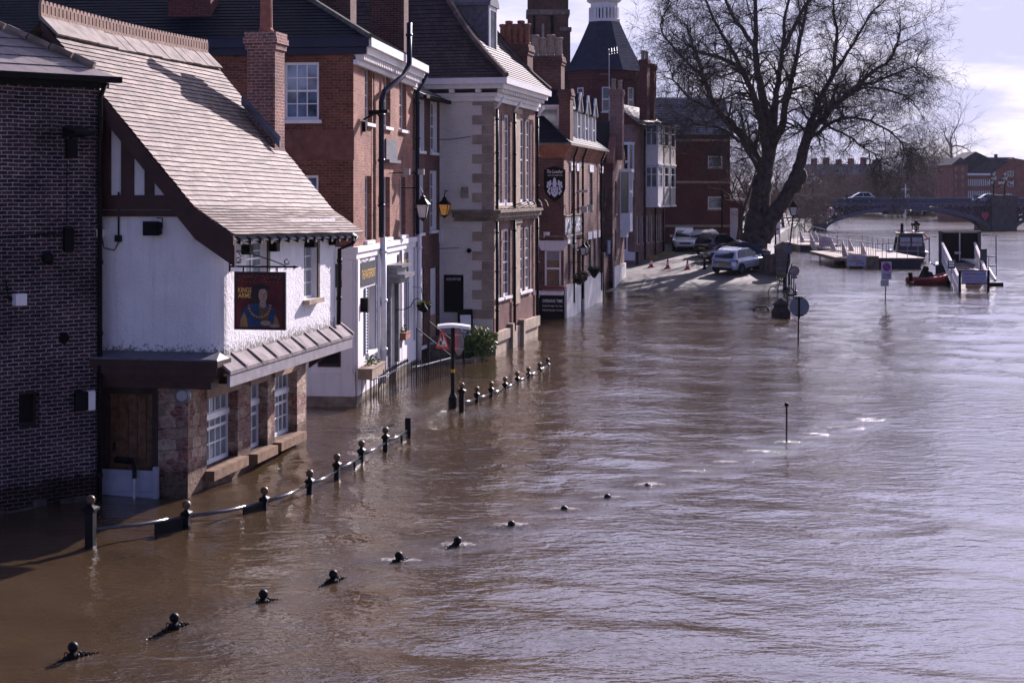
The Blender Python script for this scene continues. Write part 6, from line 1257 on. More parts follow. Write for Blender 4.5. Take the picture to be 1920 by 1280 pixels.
# ---------------------------------------------------------------- cars
tyre_m = mat('tyre', (.012, .012, .013), .8, 0, .2); rim_m = mat('alloy', (.4, .4, .42), .3, .8, .1); lamp_red = mat('tail_red', (.35, .01, .015), .25, 0, .2); pale_roof = None; lamp_clear = mat('headlamp', (.5, .5, .52), .15, .3, .2); plate_y = mat('plate_yellow', (.6, .42, .05), .5, 0, 0); plate_w = mat('plate_white', (.6, .6, .6), .5, 0, 0)
trim = mat('plastic_trim', (.015, .015, .017), .6, 0, .2); car_glass = glassy('car_glass', (.006, .010, .014), .04, .3, .35)
def car(name, loc, rz, paint, label, Ln=4.4, W=1.82, Hh=1.62, kind='suv', plate='rear', front_plate=True, pitch=0, roof=None):
    t = thing(name, loc, rz, label, 'car'); t.rotation_euler = (0, pitch, rz); hw = W / 2; hl = Ln / 2
    belt = Hh * .60; zl = .26 if kind == 'suv' else .2
    # body stations: x, low z, half width, deck z
    st = [(-hl, .46, .70, belt * .86), (-hl + .06, .34, .86, belt * .93), (-hl + .3, zl, .96, belt * .985), (-hl * .55, zl, 1.0, belt), (0, zl, 1.0, belt * .99), (hl * .42, zl, 1.0, belt * .965), (hl * .72, zl, .97, belt * .90), (hl - .18, zl + .02, .9, belt * .80), (hl - .03, .36, .76, belt * .66), (hl, .44, .66, belt * .56)]
    q = MB(); rings = []
    for x, z0, wf, zd in st:
        w_ = hw * wf; b = len(q.v); m_ = z0 + (zd - z0) * .45
        pr = [(-w_ * .9, z0), (-w_ * .985, z0 + .1), (-w_, m_), (-w_ * .975, zd - .12), (-w_ * .92, zd - .03), (-w_ * .8, zd + .01), (0, zd + .035), (w_ * .8, zd + .01), (w_ * .92, zd - .03), (w_ * .975, zd - .12), (w_, m_), (w_ * .985, z0 + .1), (w_ * .9, z0)]
        q.v += [(x, y, z) for y, z in pr]; rings.append((b, len(pr)))
    for (a, n), (b, _) in zip(rings, rings[1:]):
        for k in range(n): j = (k + 1) % n; q.f.append((a + k, a + j, b + j, b + k)); q.mi.append(0); q.uv.append(None)
    for a, n in (rings[0], rings[-1]): q.f.append(tuple(a + k for k in range(n))); q.mi.append(0); q.uv.append(None)
    body = q.build('body', paint, t, True)
    md = body.modifiers.new('smooth_panels', 'SUBSURF'); md.levels = md.render_levels = 1
    if kind == 'suv': xb = (-hl + .1, hl * .46); xt = (-hl + .72, hl * .0)
    elif kind == 'coupe': xb = (-hl + .65, hl * .42); xt = (-hl + 1.35, hl * .0)
    else: xb = (-hl + .15, hl * .42); xt = (-hl + .55, hl * .04)
    wb, wt = hw * .93, hw * .73; zb, zt = belt - .03, Hh - .03; q = MB(); n = 7
    prof = [(xb[0], zb, wb * .92), (xb[0] + (xt[0] - xb[0]) * .6, zb + (zt - zb) * .62, wb * .86), (xt[0], zt - .10, wt * .95), (xt[0] + .35, zt - .03, wt), ((xt[0] + xt[1]) / 2, zt + .03, wt), (xt[1] - .25, zt, wt), (xt[1], zt - .05, wt * .97), (xb[1] - (xb[1] - xt[1]) * .45, zb + (zt - zb) * .5, wb * .86), (xb[1], zb, wb * .93)]
    for sgn in (-1, 1):
        for (x0, z0, w0), (x1, z1, w1) in zip(prof, prof[1:]): q.face([(x0, sgn * w0, z0), (x1, sgn * w1, z1), (x1, sgn * wb * .97, zb), (x0, sgn * wb * .97, zb)])
    for (x0, z0, w0), (x1, z1, w1) in zip(prof, prof[1:]): q.face([(x0, -w0, z0), (x1, -w1, z1), (x1, w1, z1), (x0, w0, z0)])
    q.build('roof', roof or paint, t, False)
    # glazing set just proud of the cabin
    def quad(name_, pts, off, m): g = MB(); o_ = Vector(off); g.face([tuple(Vector(p) + o_) for p in pts]); return g.build(name_, m, t)
    (x0, z0, w0), (x1, z1, w1) = prof[6], prof[8]; a = .08
    quad('windscreen', [(x0 + a * .4, -w0 + .08, z0 - .05), (prof[7][0], -prof[7][2] + .07, prof[7][1]), (x1 - .06, -w1 + .08, z1 + .04), (x1 - .06, w1 - .08, z1 + .04), (prof[7][0], prof[7][2] - .07, prof[7][1]), (x0 + a * .4, w0 - .08, z0 - .05)], (.014, 0, .014), car_glass)
    quad('rear_window', [(prof[2][0] - .0, -wt + .14, prof[2][1] - .06), (prof[1][0], -prof[1][2] + .14, prof[1][1]), (prof[0][0] + .06, -prof[0][2] + .16, zb + .12), (prof[0][0] + .06, prof[0][2] - .16, zb + .12), (prof[1][0], prof[1][2] - .14, prof[1][1]), (prof[2][0], wt - .14, prof[2][1] - .06)], (-.014, 0, .014), car_glass)
    def sidez(x, hgt):                              # half width of the cabin side at height fraction
        return wb * .97 + (wt - wb * .97) * hgt
    xm = (xb[0] + xb[1]) / 2 + .1
    for sgn in (-1, 1):
        for xa, xa2, xc, xc2 in ((xm + .04, xm + .04, xb[1] - .16, xt[1] + .05), (xb[0] + .42, xt[0] + .28, xm - .04, xm - .04)):
            quad('side_window', [(xa, sgn * (sidez(0, .12) + .012), zb + .1), (xc, sgn * (sidez(0, .12) + .012), zb + .1), (xc2, sgn * (sidez(0, .86) + .014), zt - .07), (xa2, sgn * (sidez(0, .86) + .014), zt - .07)], (0, 0, 0), car_glass)
    for x in (-hl * .62, hl * .62):
        for sgn in (-1, 1):
            q = MB(); r = .345 if kind == 'suv' else .325; ax = lambda a_, b_, c_, x=x, sgn=sgn, r=r: (x + a_, sgn * (hw - .2 + c_), r + b_); q.lathe([(r * .6, 0), (r * .96, 0), (r, .03), (r, .17), (r * .96, .215), (r * .66, .22)], n=22, ax=ax); wh = q.build('wheel', tyre_m, t)
            q = MB(); q.lathe([(r * .64, .2), (r * .66, .224), (r * .58, .224), (r * .56, .205)], n=22, ax=ax); q.lathe([(r * .18, .19), (r * .18, .222), (r * .1, .226)], n=10, ax=ax)
            for k in range(5): a_ = k * 1.2566; c_, s_ = math.cos(a_), math.sin(a_); q.hexa([ax(c_ * r * .12 - s_ * d0, s_ * r * .12 + c_ * d0, w_) if e_ == 0 else ax(c_ * r * .62 - s_ * d0, s_ * r * .62 + c_ * d0, w_) for e_, d0, w_ in ((0, -.03, .19), (1, -.035, .19), (1, .035, .19), (0, .03, .19), (0, -.03, .22), (1, -.035, .222), (1, .035, .222), (0, .03, .22))])
            q.build('rim', rim_m, wh)
            q = MB(); q.tube([(x + (r + .05) * math.cos(R(a_)), sgn * (hw + .0), r + (r + .05) * math.sin(R(a_))) for a_ in range(-10, 191, 20)], .05, 5); q.build('wheel_arch', trim, t)
    for sgn in (-1, 1):
        q = MB(); q.hexa([(-hl + .02, sgn * hw * .58, belt * .78), (-hl + .42, sgn * hw * .975, belt * .83), (-hl + .42, sgn * hw * .96, belt * .97), (-hl + .03, sgn * hw * .62, belt * .93), (-hl - .03, sgn * hw * .56, belt * .78), (-hl + .38, sgn * (hw * .98 + .02), belt * .83), (-hl + .38, sgn * (hw * .97 + .02), belt * .965), (-hl - .02, sgn * hw * .6, belt * .92)]); q.build('tail_light', lamp_red, t)
        q = MB(); q.hexa([(hl - .1, sgn * hw * .5, belt * .62), (hl - .45, sgn * hw * .95, belt * .68), (hl - .5, sgn * hw * .94, belt * .82), (hl - .16, sgn * hw * .5, belt * .76), (hl + .0, sgn * hw * .52, belt * .62), (hl - .38, sgn * (hw * .96 + .01), belt * .68), (hl - .44, sgn * (hw * .955 + .01), belt * .81), (hl - .07, sgn * hw * .52, belt * .74)]); q.build('headlight', lamp_clear, t)
        q = MB(); q.box(xb[1] - .35, xb[1] - .2, sgn * (hw + .02) - .0, sgn * (hw + .2), belt + .0, belt + .15) if sgn > 0 else q.box(xb[1] - .35, xb[1] - .2, -(hw + .2), -(hw + .02), belt, belt + .15); q.build('mirror', paint, t)
    q = MB(); q.box(-hl - .035, -hl + .02, -.26, .26, belt * .62, belt * .62 + .12); q.build('rear_plate', plate_y, t)
    q = MB(); q.box(hl - .02, hl + .03, -.26, .26, .42, .53); q.build('front_plate', plate_w, t)
    q = MB(); q.box(hl - .12, hl + .012, -hw * .45, hw * .45, belt * .58, belt * .7); q.box(hl - .1, hl + .01, -hw * .6, hw * .6, .3, .4); q.build('grille', trim, t)
    q = MB(); q.box(-hl - .015, -hl + .3, -hw * .72, hw * .72, .3, .5)
    for sgn in (-1, 1): q.box(-hl * .62 + .42, hl * .62 - .42, sgn * hw * .985 - .02, sgn * hw * .985 + .02, zl - .02, zl + .12)
    q.build('bumper_trim', trim, t)
    if kind != 'coupe':
        for sgn in (-1, 1): q = MB(); q.tube([(xt[0] + .2, sgn * (wt - .08), zt + .02), (xt[0] + .3, sgn * (wt - .08), zt + .07), (xt[1] - .35, sgn * (wt - .08), zt + .07), (xt[1] - .25, sgn * (wt - .08), zt + .0)], .018, 5); q.build('roof_rail', trim, t)
    return t
def paint_m(n, c, metal=.0): return mat(n, c, .22, metal, .03, 2, 0, 0, .5, .6)
silver = paint_m('silver_paint', (.58, .60, .68), .25); whitep = paint_m('white_car_paint', (.72, .72, .72)); navy = paint_m('navy_paint', (.012, .02, .05), .2); blackp = paint_m('black_paint', (.008, .01, .018), .2)
slope = -math.atan(.0625)
def park(px_, py_): return RG(px_, py_)
def park_car(name, px_, py_, deg, paint, label, dY=0, **kw):
    b = RG(px_, py_); b.y += dY; b.z = road_z(b.y); c = car(name, b, R(deg), paint, label, **kw)
    # stand on the slope of the street
    M_ = Matrix.Rotation(math.atan(.0625), 4, 'X') @ Matrix.Rotation(R(deg), 4, 'Z'); c.rotation_euler = M_.to_euler(); return c
park_car('parked_car', 1388, 511, 54, silver, 'silver hatchback SUV parked with its rear to the camera near the waterline', dY=.5, Ln=4.75, W=1.95, Hh=1.7)
park_car('parked_car', 1378, 491, 188, blackp, 'black coupe parked across the street behind the silver car', dY=.3, Ln=4.9, W=1.85, Hh=1.45, kind='coupe')
park_car('parked_car', 1352, 479, 48, navy, 'dark navy estate car seen from behind beside the tree', dY=.8, Ln=4.5, W=1.82, Hh=1.55, kind='estate')
park_car('parked_car', 1336, 474, 62, paint_m('white_car_paint2', (.6, .58, .55)), 'pale car almost hidden behind the dark navy estate', dY=3.2, Ln=4.2, W=1.78, Hh=1.5, kind='estate')
park_car('parked_car', 1283, 467, 265, whitep, 'white crossover car facing the camera beside the brick block', Ln=4.28, W=1.8, Hh=1.66)
# spiked railing and small gate behind the cars
t = thing('yard_railing', (18.9, 127.5, 1.9), 0, 'dark spiked yard railing beyond the parked cars beside the brick annexe', 'railing'); q = MB()
for i in range(16): q.tube([(i * .13, 0, -.2), (i * .13, 0, 1.75)], .018, 4)
q.tube([(0, 0, 1.55), (2, 0, 1.55)], .025, 4); q.build('bars', black_iron, t)
p = P(1452, 425, 150); t = thing('kiosk', (p.x, 150, 1.7), 0, 'white riverside kiosk with red lettering bands behind the big tree', 'kiosk'); q = MB(); q.box(-.5, .55, 0, 1.5, -.6, 2.1); q.build('body', white_paint, t); q = MB(); q.box(-.4, .45, -.02, 0, 1.4, 1.7); q.box(-.4, .45, -.02, 0, .6, .8); q.build('red_band', mat('kiosk_red', (.5, .12, .14), .5, 0, .1), t)
# ---------------------------------------------------------------- bare winter trees
def twigs(mb, p, d, ln, r, lvl, rnd, droop=.0, wig=.28, kids_=(3, 5), keep=1.0):
    """a wandering branch with side shoots; lvl 0 = finest"""
    n = 5 if lvl else 3; pts = [p.copy()]; dirs = []; d = d.normalized()
    for i in range(n):
        d = (d + Vector((rnd.gauss(0, wig), rnd.gauss(0, wig), rnd.gauss(0, wig) - droop * (1 if lvl < 2 else .3))) * .6).normalized(); pts.append(pts[-1] + d * ln / n); dirs.append(d.copy())
    k = 5 if lvl > 2 else (4 if lvl == 2 else 3)
    mb.tube(pts, [r * (1 - .72 * i / n) for i in range(n + 1)], k, False)
    if lvl == 0: return
    for _ in range(rnd.randint(*kids_)):
        i = rnd.randint(1, n); a = dirs[min(i, n) - 1]; ax = a.orthogonal().normalized(); ax.rotate(Matrix.Rotation(rnd.random() * 6.283, 3, a)); e = a.copy(); e.rotate(Matrix.Rotation(R(rnd.uniform(22, 62)), 3, ax))
        twigs(mb, pts[i], e, ln * rnd.uniform(.45, .75), max(.009, r * (1 - .72 * i / n) * .62), lvl - 1, rnd, droop, wig, kids_, keep)
    twigs(mb, pts[-1], dirs[-1], ln * .6, max(.009, r * .3), lvl - 1, rnd, droop, wig, kids_, keep)
def limb(mb, pts, r0, r1, rnd, n=7):
    m = len(pts); out = []
    for i in range(m - 1):                          # Catmull-Rom through the traced joints
        p0, p1, p2, p3 = pts[max(i - 1, 0)], pts[i], pts[i + 1], pts[min(i + 2, m - 1)]
        for k in range(4):
            t = k / 4; out.append(.5 * ((2 * p1) + (p2 - p0) * t + (2 * p0 - 5 * p1 + 4 * p2 - p3) * t * t + (3 * p1 - p0 - 3 * p2 + p3) * t ** 3))
    out.append(pts[-1]); L_ = len(out)
    out = [p + Vector((rnd.gauss(0, .05), rnd.gauss(0, .05), rnd.gauss(0, .05))) for p in out]; out[0] = pts[0]
    rr_ = [r0 + (r1 - r0) * (i / (L_ - 1)) ** .8 for i in range(L_)]
    mb.tube(out, rr_, n, False); return out, rr_
TY = 117.5
def TP(px, py, dy=0): Y = TY + dy; return P(px, py, Y)
t = thing('plane_tree', (TP(1415, 460).x, TY, 1.35), 0, 'huge bare plane tree with forking trunk spreading over the parked cars', 'tree'); o0 = Vector(t.location); rnd = random.Random(21)
q = MB()
def tl(pts): return [TP(*p) - o0 for p in pts]
limb(q, tl([(1410, 492), (1414, 455), (1419, 420), (1426, 370), (1434, 326), (1443, 282), (1447, 240)]), 1.2, .36, rnd, 12)
q.lathe([(1.75, -.6), (1.4, -.1), (1.2, .5)], (TP(1410, 470).x - o0.x, 0, -.2), 12)
limb(q, tl([(1428, 452), (1446, 412, -.4), (1466, 380, -.9), (1484, 348, -1.2), (1497, 315, -1.4), (1510, 271, -1.4)]), .7, .36, rnd, 10)
q.ball((TP(1500, 330, -1.3) - o0), .55, 9, 6, 1.2); q.ball((TP(1490, 345, -1.3) - o0), .6, 9, 6, 1.2)
for k in range(9): a, b = rnd.uniform(1412, 1440), rnd.uniform(330, 450); q.ball(TP(a, b, -.8) - o0, rnd.uniform(.2, .4), 7, 5, 1.5)
q.build('trunk', bark_dark, t, True)
lim = [([(1434, 330), (1410, 280, 1), (1386, 247, 1), (1345, 206, 2), (1324, 155, 3), (1307, 103, 3), (1290, 55, 4)], .5, .07),
 ([(1438, 290), (1430, 245, -1), (1417, 192, -2), (1400, 148, -3), (1372, 117, -4), (1317, 100, -5), (1288, 84, -5)], .4, .06),
 ([(1444, 260), (1438, 215, .5), (1422, 137, 1), (1417, 69, 1), (1417, -20, 2), (1425, -110, 2)], .42, .08),
 ([(1447, 262), (1455, 200, 1), (1455, 172, 1), (1468, 96, 2), (1472, 34, 3), (1490, -50, 3)], .36, .07),
 ([(1445, 280), (1464, 240, -1), (1475, 185, -2), (1489, 130, -3), (1506, 51, -4), (1522, -40, -5)], .36, .07),
 ([(1507, 280, -1.4), (1516, 243, -1), (1527, 213, 0), (1544, 172, 1), (1575, 120, 2), (1603, 79, 3), (1640, 15, 4)], .36, .06),
 ([(1510, 272, -1.4), (1528, 236, -2), (1558, 206, -3), (1592, 172, -4), (1637, 134, -5), (1675, 103, -5), (1688, 55, -6)], .34, .05),
 ([(1515, 262, -1.4), (1538, 222, 0), (1572, 192, 1), (1627, 165, 2), (1695, 179, 3), (1712, 190, 3)], .22, .04),
 ([(1506, 285, -1.4), (1520, 258, -2), (1551, 237, -3), (1592, 220, -4), (1644, 234, -5), (1689, 262, -5), (1692, 280, -5)], .2, .035),
 ([(1434, 330), (1408, 292, -1), (1384, 262, -2), (1350, 240, -3), (1310, 232, -4), (1290, 220, -4)], .2, .04),
 ([(1400, 150, -3), (1370, 90, -4), (1340, 40, -4), (1310, -30, -5)], .2, .06), ([(1417, 90, 1), (1380, 40, 1), (1350, -20, 2), (1330, -80, 2)], .2, .06),
 ([(1345, 206, 2), (1310, 195, 2), (1270, 160, 2), (1258, 135, 2)], .16, .04), ([(1324, 150, 3), (1280, 110, 3), (1240, 60, 4), (1250, 15, 4)], .16, .04),
 ([(1470, 90, 2), (1500, 30, 2), (1540, -30, 3), (1570, -90, 3)], .2, .06), ([(1560, 140, 2), (1570, 70, 2), (1560, 10, 2), (1570, -60, 2)], .18, .05),
 ([(1600, 165, -4), (1650, 150, -4), (1700, 130, -5), (1718, 126, -5)], .14, .03), ([(1540, 230, -3), (1580, 250, -3), (1620, 275, -4), (1650, 300, -4)], .12, .03)]
lm = []
for pts, r0, r1 in lim:
    m = MB(); out, rr_ = limb(m, tl(pts), r0, r1, rnd, 7); lm.append((out, rr_)); m.build('limb', bark_dark, t, True)
q = MB()
for out, rr_ in lm:
    n = len(out)
    for i in range(3, n):
        d = (out[i] - out[i - 1]).normalized()
        for _ in range(2 if rr_[i] < .24 else 1):
            ax = d.orthogonal().normalized(); ax.rotate(Matrix.Rotation(rnd.random() * 6.283, 3, d)); e = d.copy(); e.rotate(Matrix.Rotation(R(rnd.uniform(28, 70)), 3, ax))
            twigs(q, out[i], e, rnd.uniform(1.5, 2.7), max(.04, rr_[i] * .40), 3, rnd, .06, .36, (3, 5))
    twigs(q, out[-1], d, 2.2, rr_[-1], 3, rnd, .05, .36, (3, 4))
q.build('crown', bark_dark, t)
print('plane tree faces', len(q.f))
def small_tree(name, seed, h, label, m, stems=1, lvl=4, spread=.5, r=.16, group='bare trees along the river'):
    rnd = random.Random(seed); t = thing(name, (0, 0, 0), 0, label, 'tree', group); tm = MB(); cm_ = MB()
    for s in range(stems):
        d = Vector((rnd.gauss(0, .12 * stems), rnd.gauss(0, .12 * stems), 1)).normalized(); pts = [Vector((rnd.gauss(0, .1 * (stems - 1)), 0, -.3))]
        for i in range(6): d = (d + Vector((rnd.gauss(0, .08), rnd.gauss(0, .08), .05))).normalized(); pts.append(pts[-1] + d * h * .12)
        tm.tube(pts, [r * (1 - .1 * i) for i in range(7)], 7, False)
        for i in range(2, 7):
            for _ in range(2):
                a = rnd.random() * 6.283; twigs(cm_, pts[i], Vector((math.cos(a) * spread * 1.6, math.sin(a) * spread * 1.6, .9)), h * rnd.uniform(.2, .34), r * .42, lvl - 1, rnd, .02, .3, (3, 5))
        twigs(cm_, pts[-1], d, h * .36, r * .4, lvl - 1, rnd, .02, .25, (3, 5))
    tm.build('trunk', m, t, True); cm_.build('crown', m, t); return t
pA = small_tree('bare_tree', 31, 9, 'slender bare tree leaning over the annexe behind the parked cars', bark_dark, 1, 4, .5, .16)
pA.location = (17.4, 124, 1.7)
pB = small_tree('bare_tree', 44, 10, 'broad bare tree at the left of the far bank beyond the bridge', bark_grey, 1, 4, .75, .22)
pC = small_tree('riverside_shrub', 57, 6, 'pale brown leafless shrub spilling over the bank beside the bridge abutment', bark_tan, 4, 4, .9, .06, 'leafless shrubs on the left bank')
def put(src, px, Y, sc, rz, label, z=1.5, first=[False]):
    c = copy_tree(src); c.location = (sx_(px) * Y, Y, z); c.rotation_euler = (0, 0, rz); c.scale = (sc, sc, sc); c['label'] = label; return c
pB.location = (sx_(1560) * 420, 420, 1.2); pB.scale = (1.1, 1.1, 1.1)
pC.location = (sx_(1512) * 205, 205, 1.0); pC.scale = (1.15, 1.15, 1.0)
put(pA, 1250, 150, 1.9, 1, 'tall bare tree rising behind the blue roofed block, left of two')
put(pA, 1305, 158, 1.8, 2.4, 'tall bare tree rising behind the blue roofed block, right of two')
put(pA, 1215, 165, 2.0, 4, 'bare tree just showing between the oriel building and the plane tree')
put(pA, 1390, 132, 1.0, 3.3, 'thin bare sapling crowding the trunk of the plane tree', 1.8)
put(pB, 1470, 180, .85, 1.2, 'bushy bare tree behind the street lamp', 1.5)
put(pC, 1380, 136, 1.2, 2, 'leafless bush behind the parked cars beside the annexe', 1.8)
put(pC, 1440, 175, 1.6, 4, 'leafless bush behind the trunk of the plane tree', 1.6)
put(pC, 1482, 190, 1.3, 5, 'leafless bush behind the white kiosk and lamp', 1.3)
far = [(1515, 400, 1.05, 'bare tree over the left end of the bridge parapet'), (1600, 410, 1.0, 'bare tree behind the white car on the bridge'), (1640, 415, 1.1, 'bare tree right of the white car on the bridge'), (1672, 380, 1.55, 'dense bare tree left of the flag mast'), (1700, 370, 1.55, 'dense bare tree directly behind the flag mast'), (1728, 365, 1.6, 'dense bare tree right of the flag mast'), (1755, 360, 1.65, 'dense bare tree next to the red warehouse'), (1775, 400, 2.35, 'tallest far bare tree, rising left of the warehouse roof'), (1690, 460, 1.9, 'rearmost bare tree in the gap above the bridge')]
far += [(px_, 395 + 12 * (k % 4), (.85 if px_ < 1660 else 1.3) + .12 * (k % 3), 'bare tree in the far wood beyond the bridge') for k, px_ in enumerate((1530, 1575, 1622, 1655, 1682, 1712, 1742, 1765, 1790, 1650, 1720))]
for k in range(16):
    c = put(pC, 1500 + 19 * k, 380 + 9 * (k % 5), (1.25 if k < 9 else 1.9) + .2 * (k % 3), k * 1.7, 'leafless thicket along the far bank beyond the bridge', .9)
    c['group'] = 'leafless thickets along the far bank'
for i, (px_, Y, sc, lab) in enumerate(far): put(pB, px_, Y, sc, i * 1.3, lab, 1.0)
# ---------------------------------------------------------------- iron bridge
BY = 245.0; bk = BY / F
iron_blue = mat('bridge_iron', (.11, .11, .17), .5, .1, .25, 2); iron_dark = mat('bridge_iron_dark', (.065, .065, .105), .6, 0, .3, 2)
X0, X1, Xp = sx_(1548) * BY, sx_(1857) * BY, sx_(1903) * BY; zd = H - (374 - HZ) * bk; zu = H - (395 - HZ) * bk
t = thing('iron_bridge', (X0, BY, 0), 0, 'dark iron arch bridge with stone piers, pierced parapet and lamp standards', 'bridge')
span = X1 - X0
def arch_z(s, crown, spring): return spring + (crown - spring) * math.sqrt(max(0, 1 - (2 * s - 1) ** 2)) ** 1.0 * (.55 + .45 * (1 - (2 * s - 1) ** 2) ** .5)
def ribs(x0, L_, y, name='arch_rib'):
    q = MB(); n = 36
    for k in range(n):
        a, b = k / n, (k + 1) / n; za, zb = arch_z(a, 3.15, .1), arch_z(b, 3.15, .1); xa, xb = x0 + L_ * a, x0 + L_ * b
        q.hexa([(xa, y, za), (xb, y, zb), (xb, y + .5, zb), (xa, y + .5, za), (xa, y, za + .55), (xb, y, zb + .55), (xb, y + .5, zb + .55), (xa, y + .5, za + .55)])
    q.build(name, iron_blue, t)
    q = MB(); m = 26
    for k in range(m):                             # spandrel struts with crossed lattice
        a = (k + .5) / m; za = arch_z(a, 3.15, .1) + .5
        if 3.55 - za < .15: continue
        x = x0 + L_ * a; q.box(x - .08, x + .08, y + .1, y + .3, za, 3.7)
        if 3.6 - za > .6: xb = x + L_ / m; q.tube([(x, y + .2, za), (xb, y + .2, 3.6)], .07, 4); q.tube([(x, y + .2, 3.6), (xb, y + .2, za)], .07, 4)
    q.build('spandrel', iron_dark, t)
for x0, L_ in ((0, span), (Xp - X0, span)): ribs(x0, L_, 0); ribs(x0, L_, 6)
xe = Xp - X0 + span + 8
q = MB(); q.box(-8, xe, -.25, 8, 3.65, 3.95); q.box(-8, xe, -.45, -.2, 3.95, 4.1); q.box(-8, xe, -.4, -.22, 4.78, 4.92); q.box(-8, xe, .3, 7.6, 3.96, 4.05); q.box(-8, xe, 7.7, 7.9, 3.95, 4.9); q.build('deck', iron_blue, t)
q = MB(); n = int((xe + 8) / .42)
for i in range(n):
    x = -8 + i * .42; q.box(x, x + .1, -.36, -.26, 4.102, 4.778); q.tube([(x, -.31, 4.12), (x + .42, -.31, 4.76)], .045, 4); q.tube([(x, -.31, 4.76), (x + .42, -.31, 4.12)], .045, 4)
q.build('parapet', iron_dark, t)
q = MB()
for i in range(24): q.mbox(lambda u, v, w: (u, -.25 - w, v), .6 + i * 1.1, .75 + i * 1.1, 3.72, 3.87, .0, .06)
q.build('bosses', stone, t)
pier_m = mat('pier_stone2', (.12, .10, .095), .9, 0, .35, 1.5, .5, 6)
for a, b in ((-3.2, 0), (X1 - X0, Xp - X0)): q = MB(); q.box(a, b, -1.0, 8.6, -2, 3.6); q.box(a - .15, b + .15, -1.2, 8.8, 3.6, 3.9); q.box(a, b, -1.1, 8.7, 3.9, 5.1); q.box(a - .12, b + .12, -1.25, 8.85, 5.1, 5.35); q.build('pier', pier_m, t)
VF3 = lambda u, v, w: (u, -w, v)
def shield(x, z, c1, c2):
    q = MB(); q.prism(VF3, [(x - .55, z + .6), (x + .55, z + .6), (x + .55, z - .1), (x, z - .7), (x - .55, z - .1)], .3, .36); s_ = q.build('shield', c1, t)
    if c2: q = MB(); q.mbox(VF3, x - .1, x + .1, z - .6, z + .6, .36, .38); q.mbox(VF3, x - .52, x + .52, z + .1, z + .3, .36, .38); q.build('cross', c2, s_)
shield(sx_(1556) * BY - X0, H - (398 - HZ) * bk, s_white, s_red); shield(sx_(1846) * BY - X0, H - (405 - HZ) * bk, mat('shield_pink', (.5, .08, .12), .5, 0, .2), None)
def lamp_cluster(px, label, hh=3.4):
    x = sx_(px) * BY; t = thing('bridge_lamp', (x, BY - .3, 4.9), 0, label, 'lamp', 'branched lamp standards on the bridge'); q = MB(); q.lathe([(.3, 0), (.3, .4), (.14, .6), (.1, hh * .6), (.08, hh)], n=8)
    hd = [(0, 0, hh)] + [(1.1 * math.cos(a), 1.1 * math.sin(a), hh * .62) for a in (0, 2.09, 4.19)] + [(.62 * math.cos(a + 1), .62 * math.sin(a + 1), hh * .8) for a in (0, 3.14)]
    for h_ in hd[1:]: q.tube([(0, 0, h_[2] - .45), (h_[0] * .7, h_[1] * .7, h_[2] - .4), (h_[0], h_[1], h_[2])], .05, 5)
    q.build('standard', black_iron, t)
    for h_ in hd: q = MB(); q.lathe([(.12, 0), (.24, .42), (.22, .45)], h_, 6); lh = q.build('lamp_head', lamp_glass, t); q = MB(); q.lathe([(.27, .45), (.12, .62), (.03, .8)], h_, 6); q.build('cap', black_iron, lh)
lamp_cluster(1523, 'branched lamp standard over the left abutment of the bridge'); lamp_cluster(1862, 'branched lamp standard on the right bridge pier, left of two'); lamp_cluster(1883, 'branched lamp standard on the right bridge pier, right of two')
car('bridge_car', (sx_(1617) * BY, BY + 2.5, 4.0), R(180), navy, 'white SUV crossing the bridge, coloured as backlit with dark sides and pale roof', Ln=4.7, W=1.9, Hh=1.8, roof=whitep)  # backlight put into the paint: navy for shaded sides, white for sunlit roof
car('bridge_car', (sx_(1857) * BY, BY + 2.5, 4.06), R(180), whitep, 'white car half hidden by the right bridge pier', Ln=4.4, W=1.8, Hh=1.5, kind='estate')
def person(px, label, cloth, Y=BY + .6, h=1.72, z=4.06, lean=0):
    t = thing('person', (sx_(px) * Y, Y, z), R(30), label, 'person'); skin = mat('skin', (.4, .24, .18), .6, 0, .1)
    V = [(0, 0, .9), (0, 0, 1.15), (lean, 0, 1.38), (lean, 0, 1.46), (lean * 1.2, 0, 1.55), (lean * 1.3, 0, 1.66), (0, .09, .86), (.05, .1, .46), (0, .1, .04), (0, -.09, .86), (-.08, -.1, .46), (-.16, -.1, .04), (lean, .19, 1.36), (.06, .25, 1.1), (.2, .2, .95), (lean, -.19, 1.36), (.0, -.26, 1.1), (.12, -.24, .9)]
    E = [(0, 1), (1, 2), (2, 3), (3, 4), (4, 5), (0, 6), (6, 7), (7, 8), (0, 9), (9, 10), (10, 11), (2, 12), (12, 13), (13, 14), (2, 15), (15, 16), (16, 17)]
    Rr = [.15, .15, .16, .06, .09, .075, .1, .07, .05, .1, .07, .05, .07, .05, .035, .07, .05, .035]
    me = bpy.data.meshes.new('body'); me.from_pydata(V, E, []); o = bpy.data.objects.new('body', me); COL.objects.link(o); o.parent = t; me.materials.append(cloth)
    bm = bmesh.new(); bm.from_mesh(me); sk = bm.verts.layers.skin.verify()
    for v, r in zip(bm.verts, Rr): v[sk].radius = (r, r * 1.1)
    bm.verts.ensure_lookup_table(); bm.verts[0][sk].use_root = True; bm.to_mesh(me); bm.free()
    o.modifiers.new('skin', 'SKIN'); m = o.modifiers.new('sub', 'SUBSURF'); m.levels = m.render_levels = 1
    q = MB(); q.ball((lean * 1.3 + .01, 0, 1.63), .098, 10, 7, 1.2); q.build('face', skin, t, True); q = MB(); q.lathe([(.11, 1.62), (.112, 1.68), (.08, 1.745), (.01, 1.76)], (lean * 1.3 - .02, 0, 0), 10); q.build('hair', soot_black, t, True)
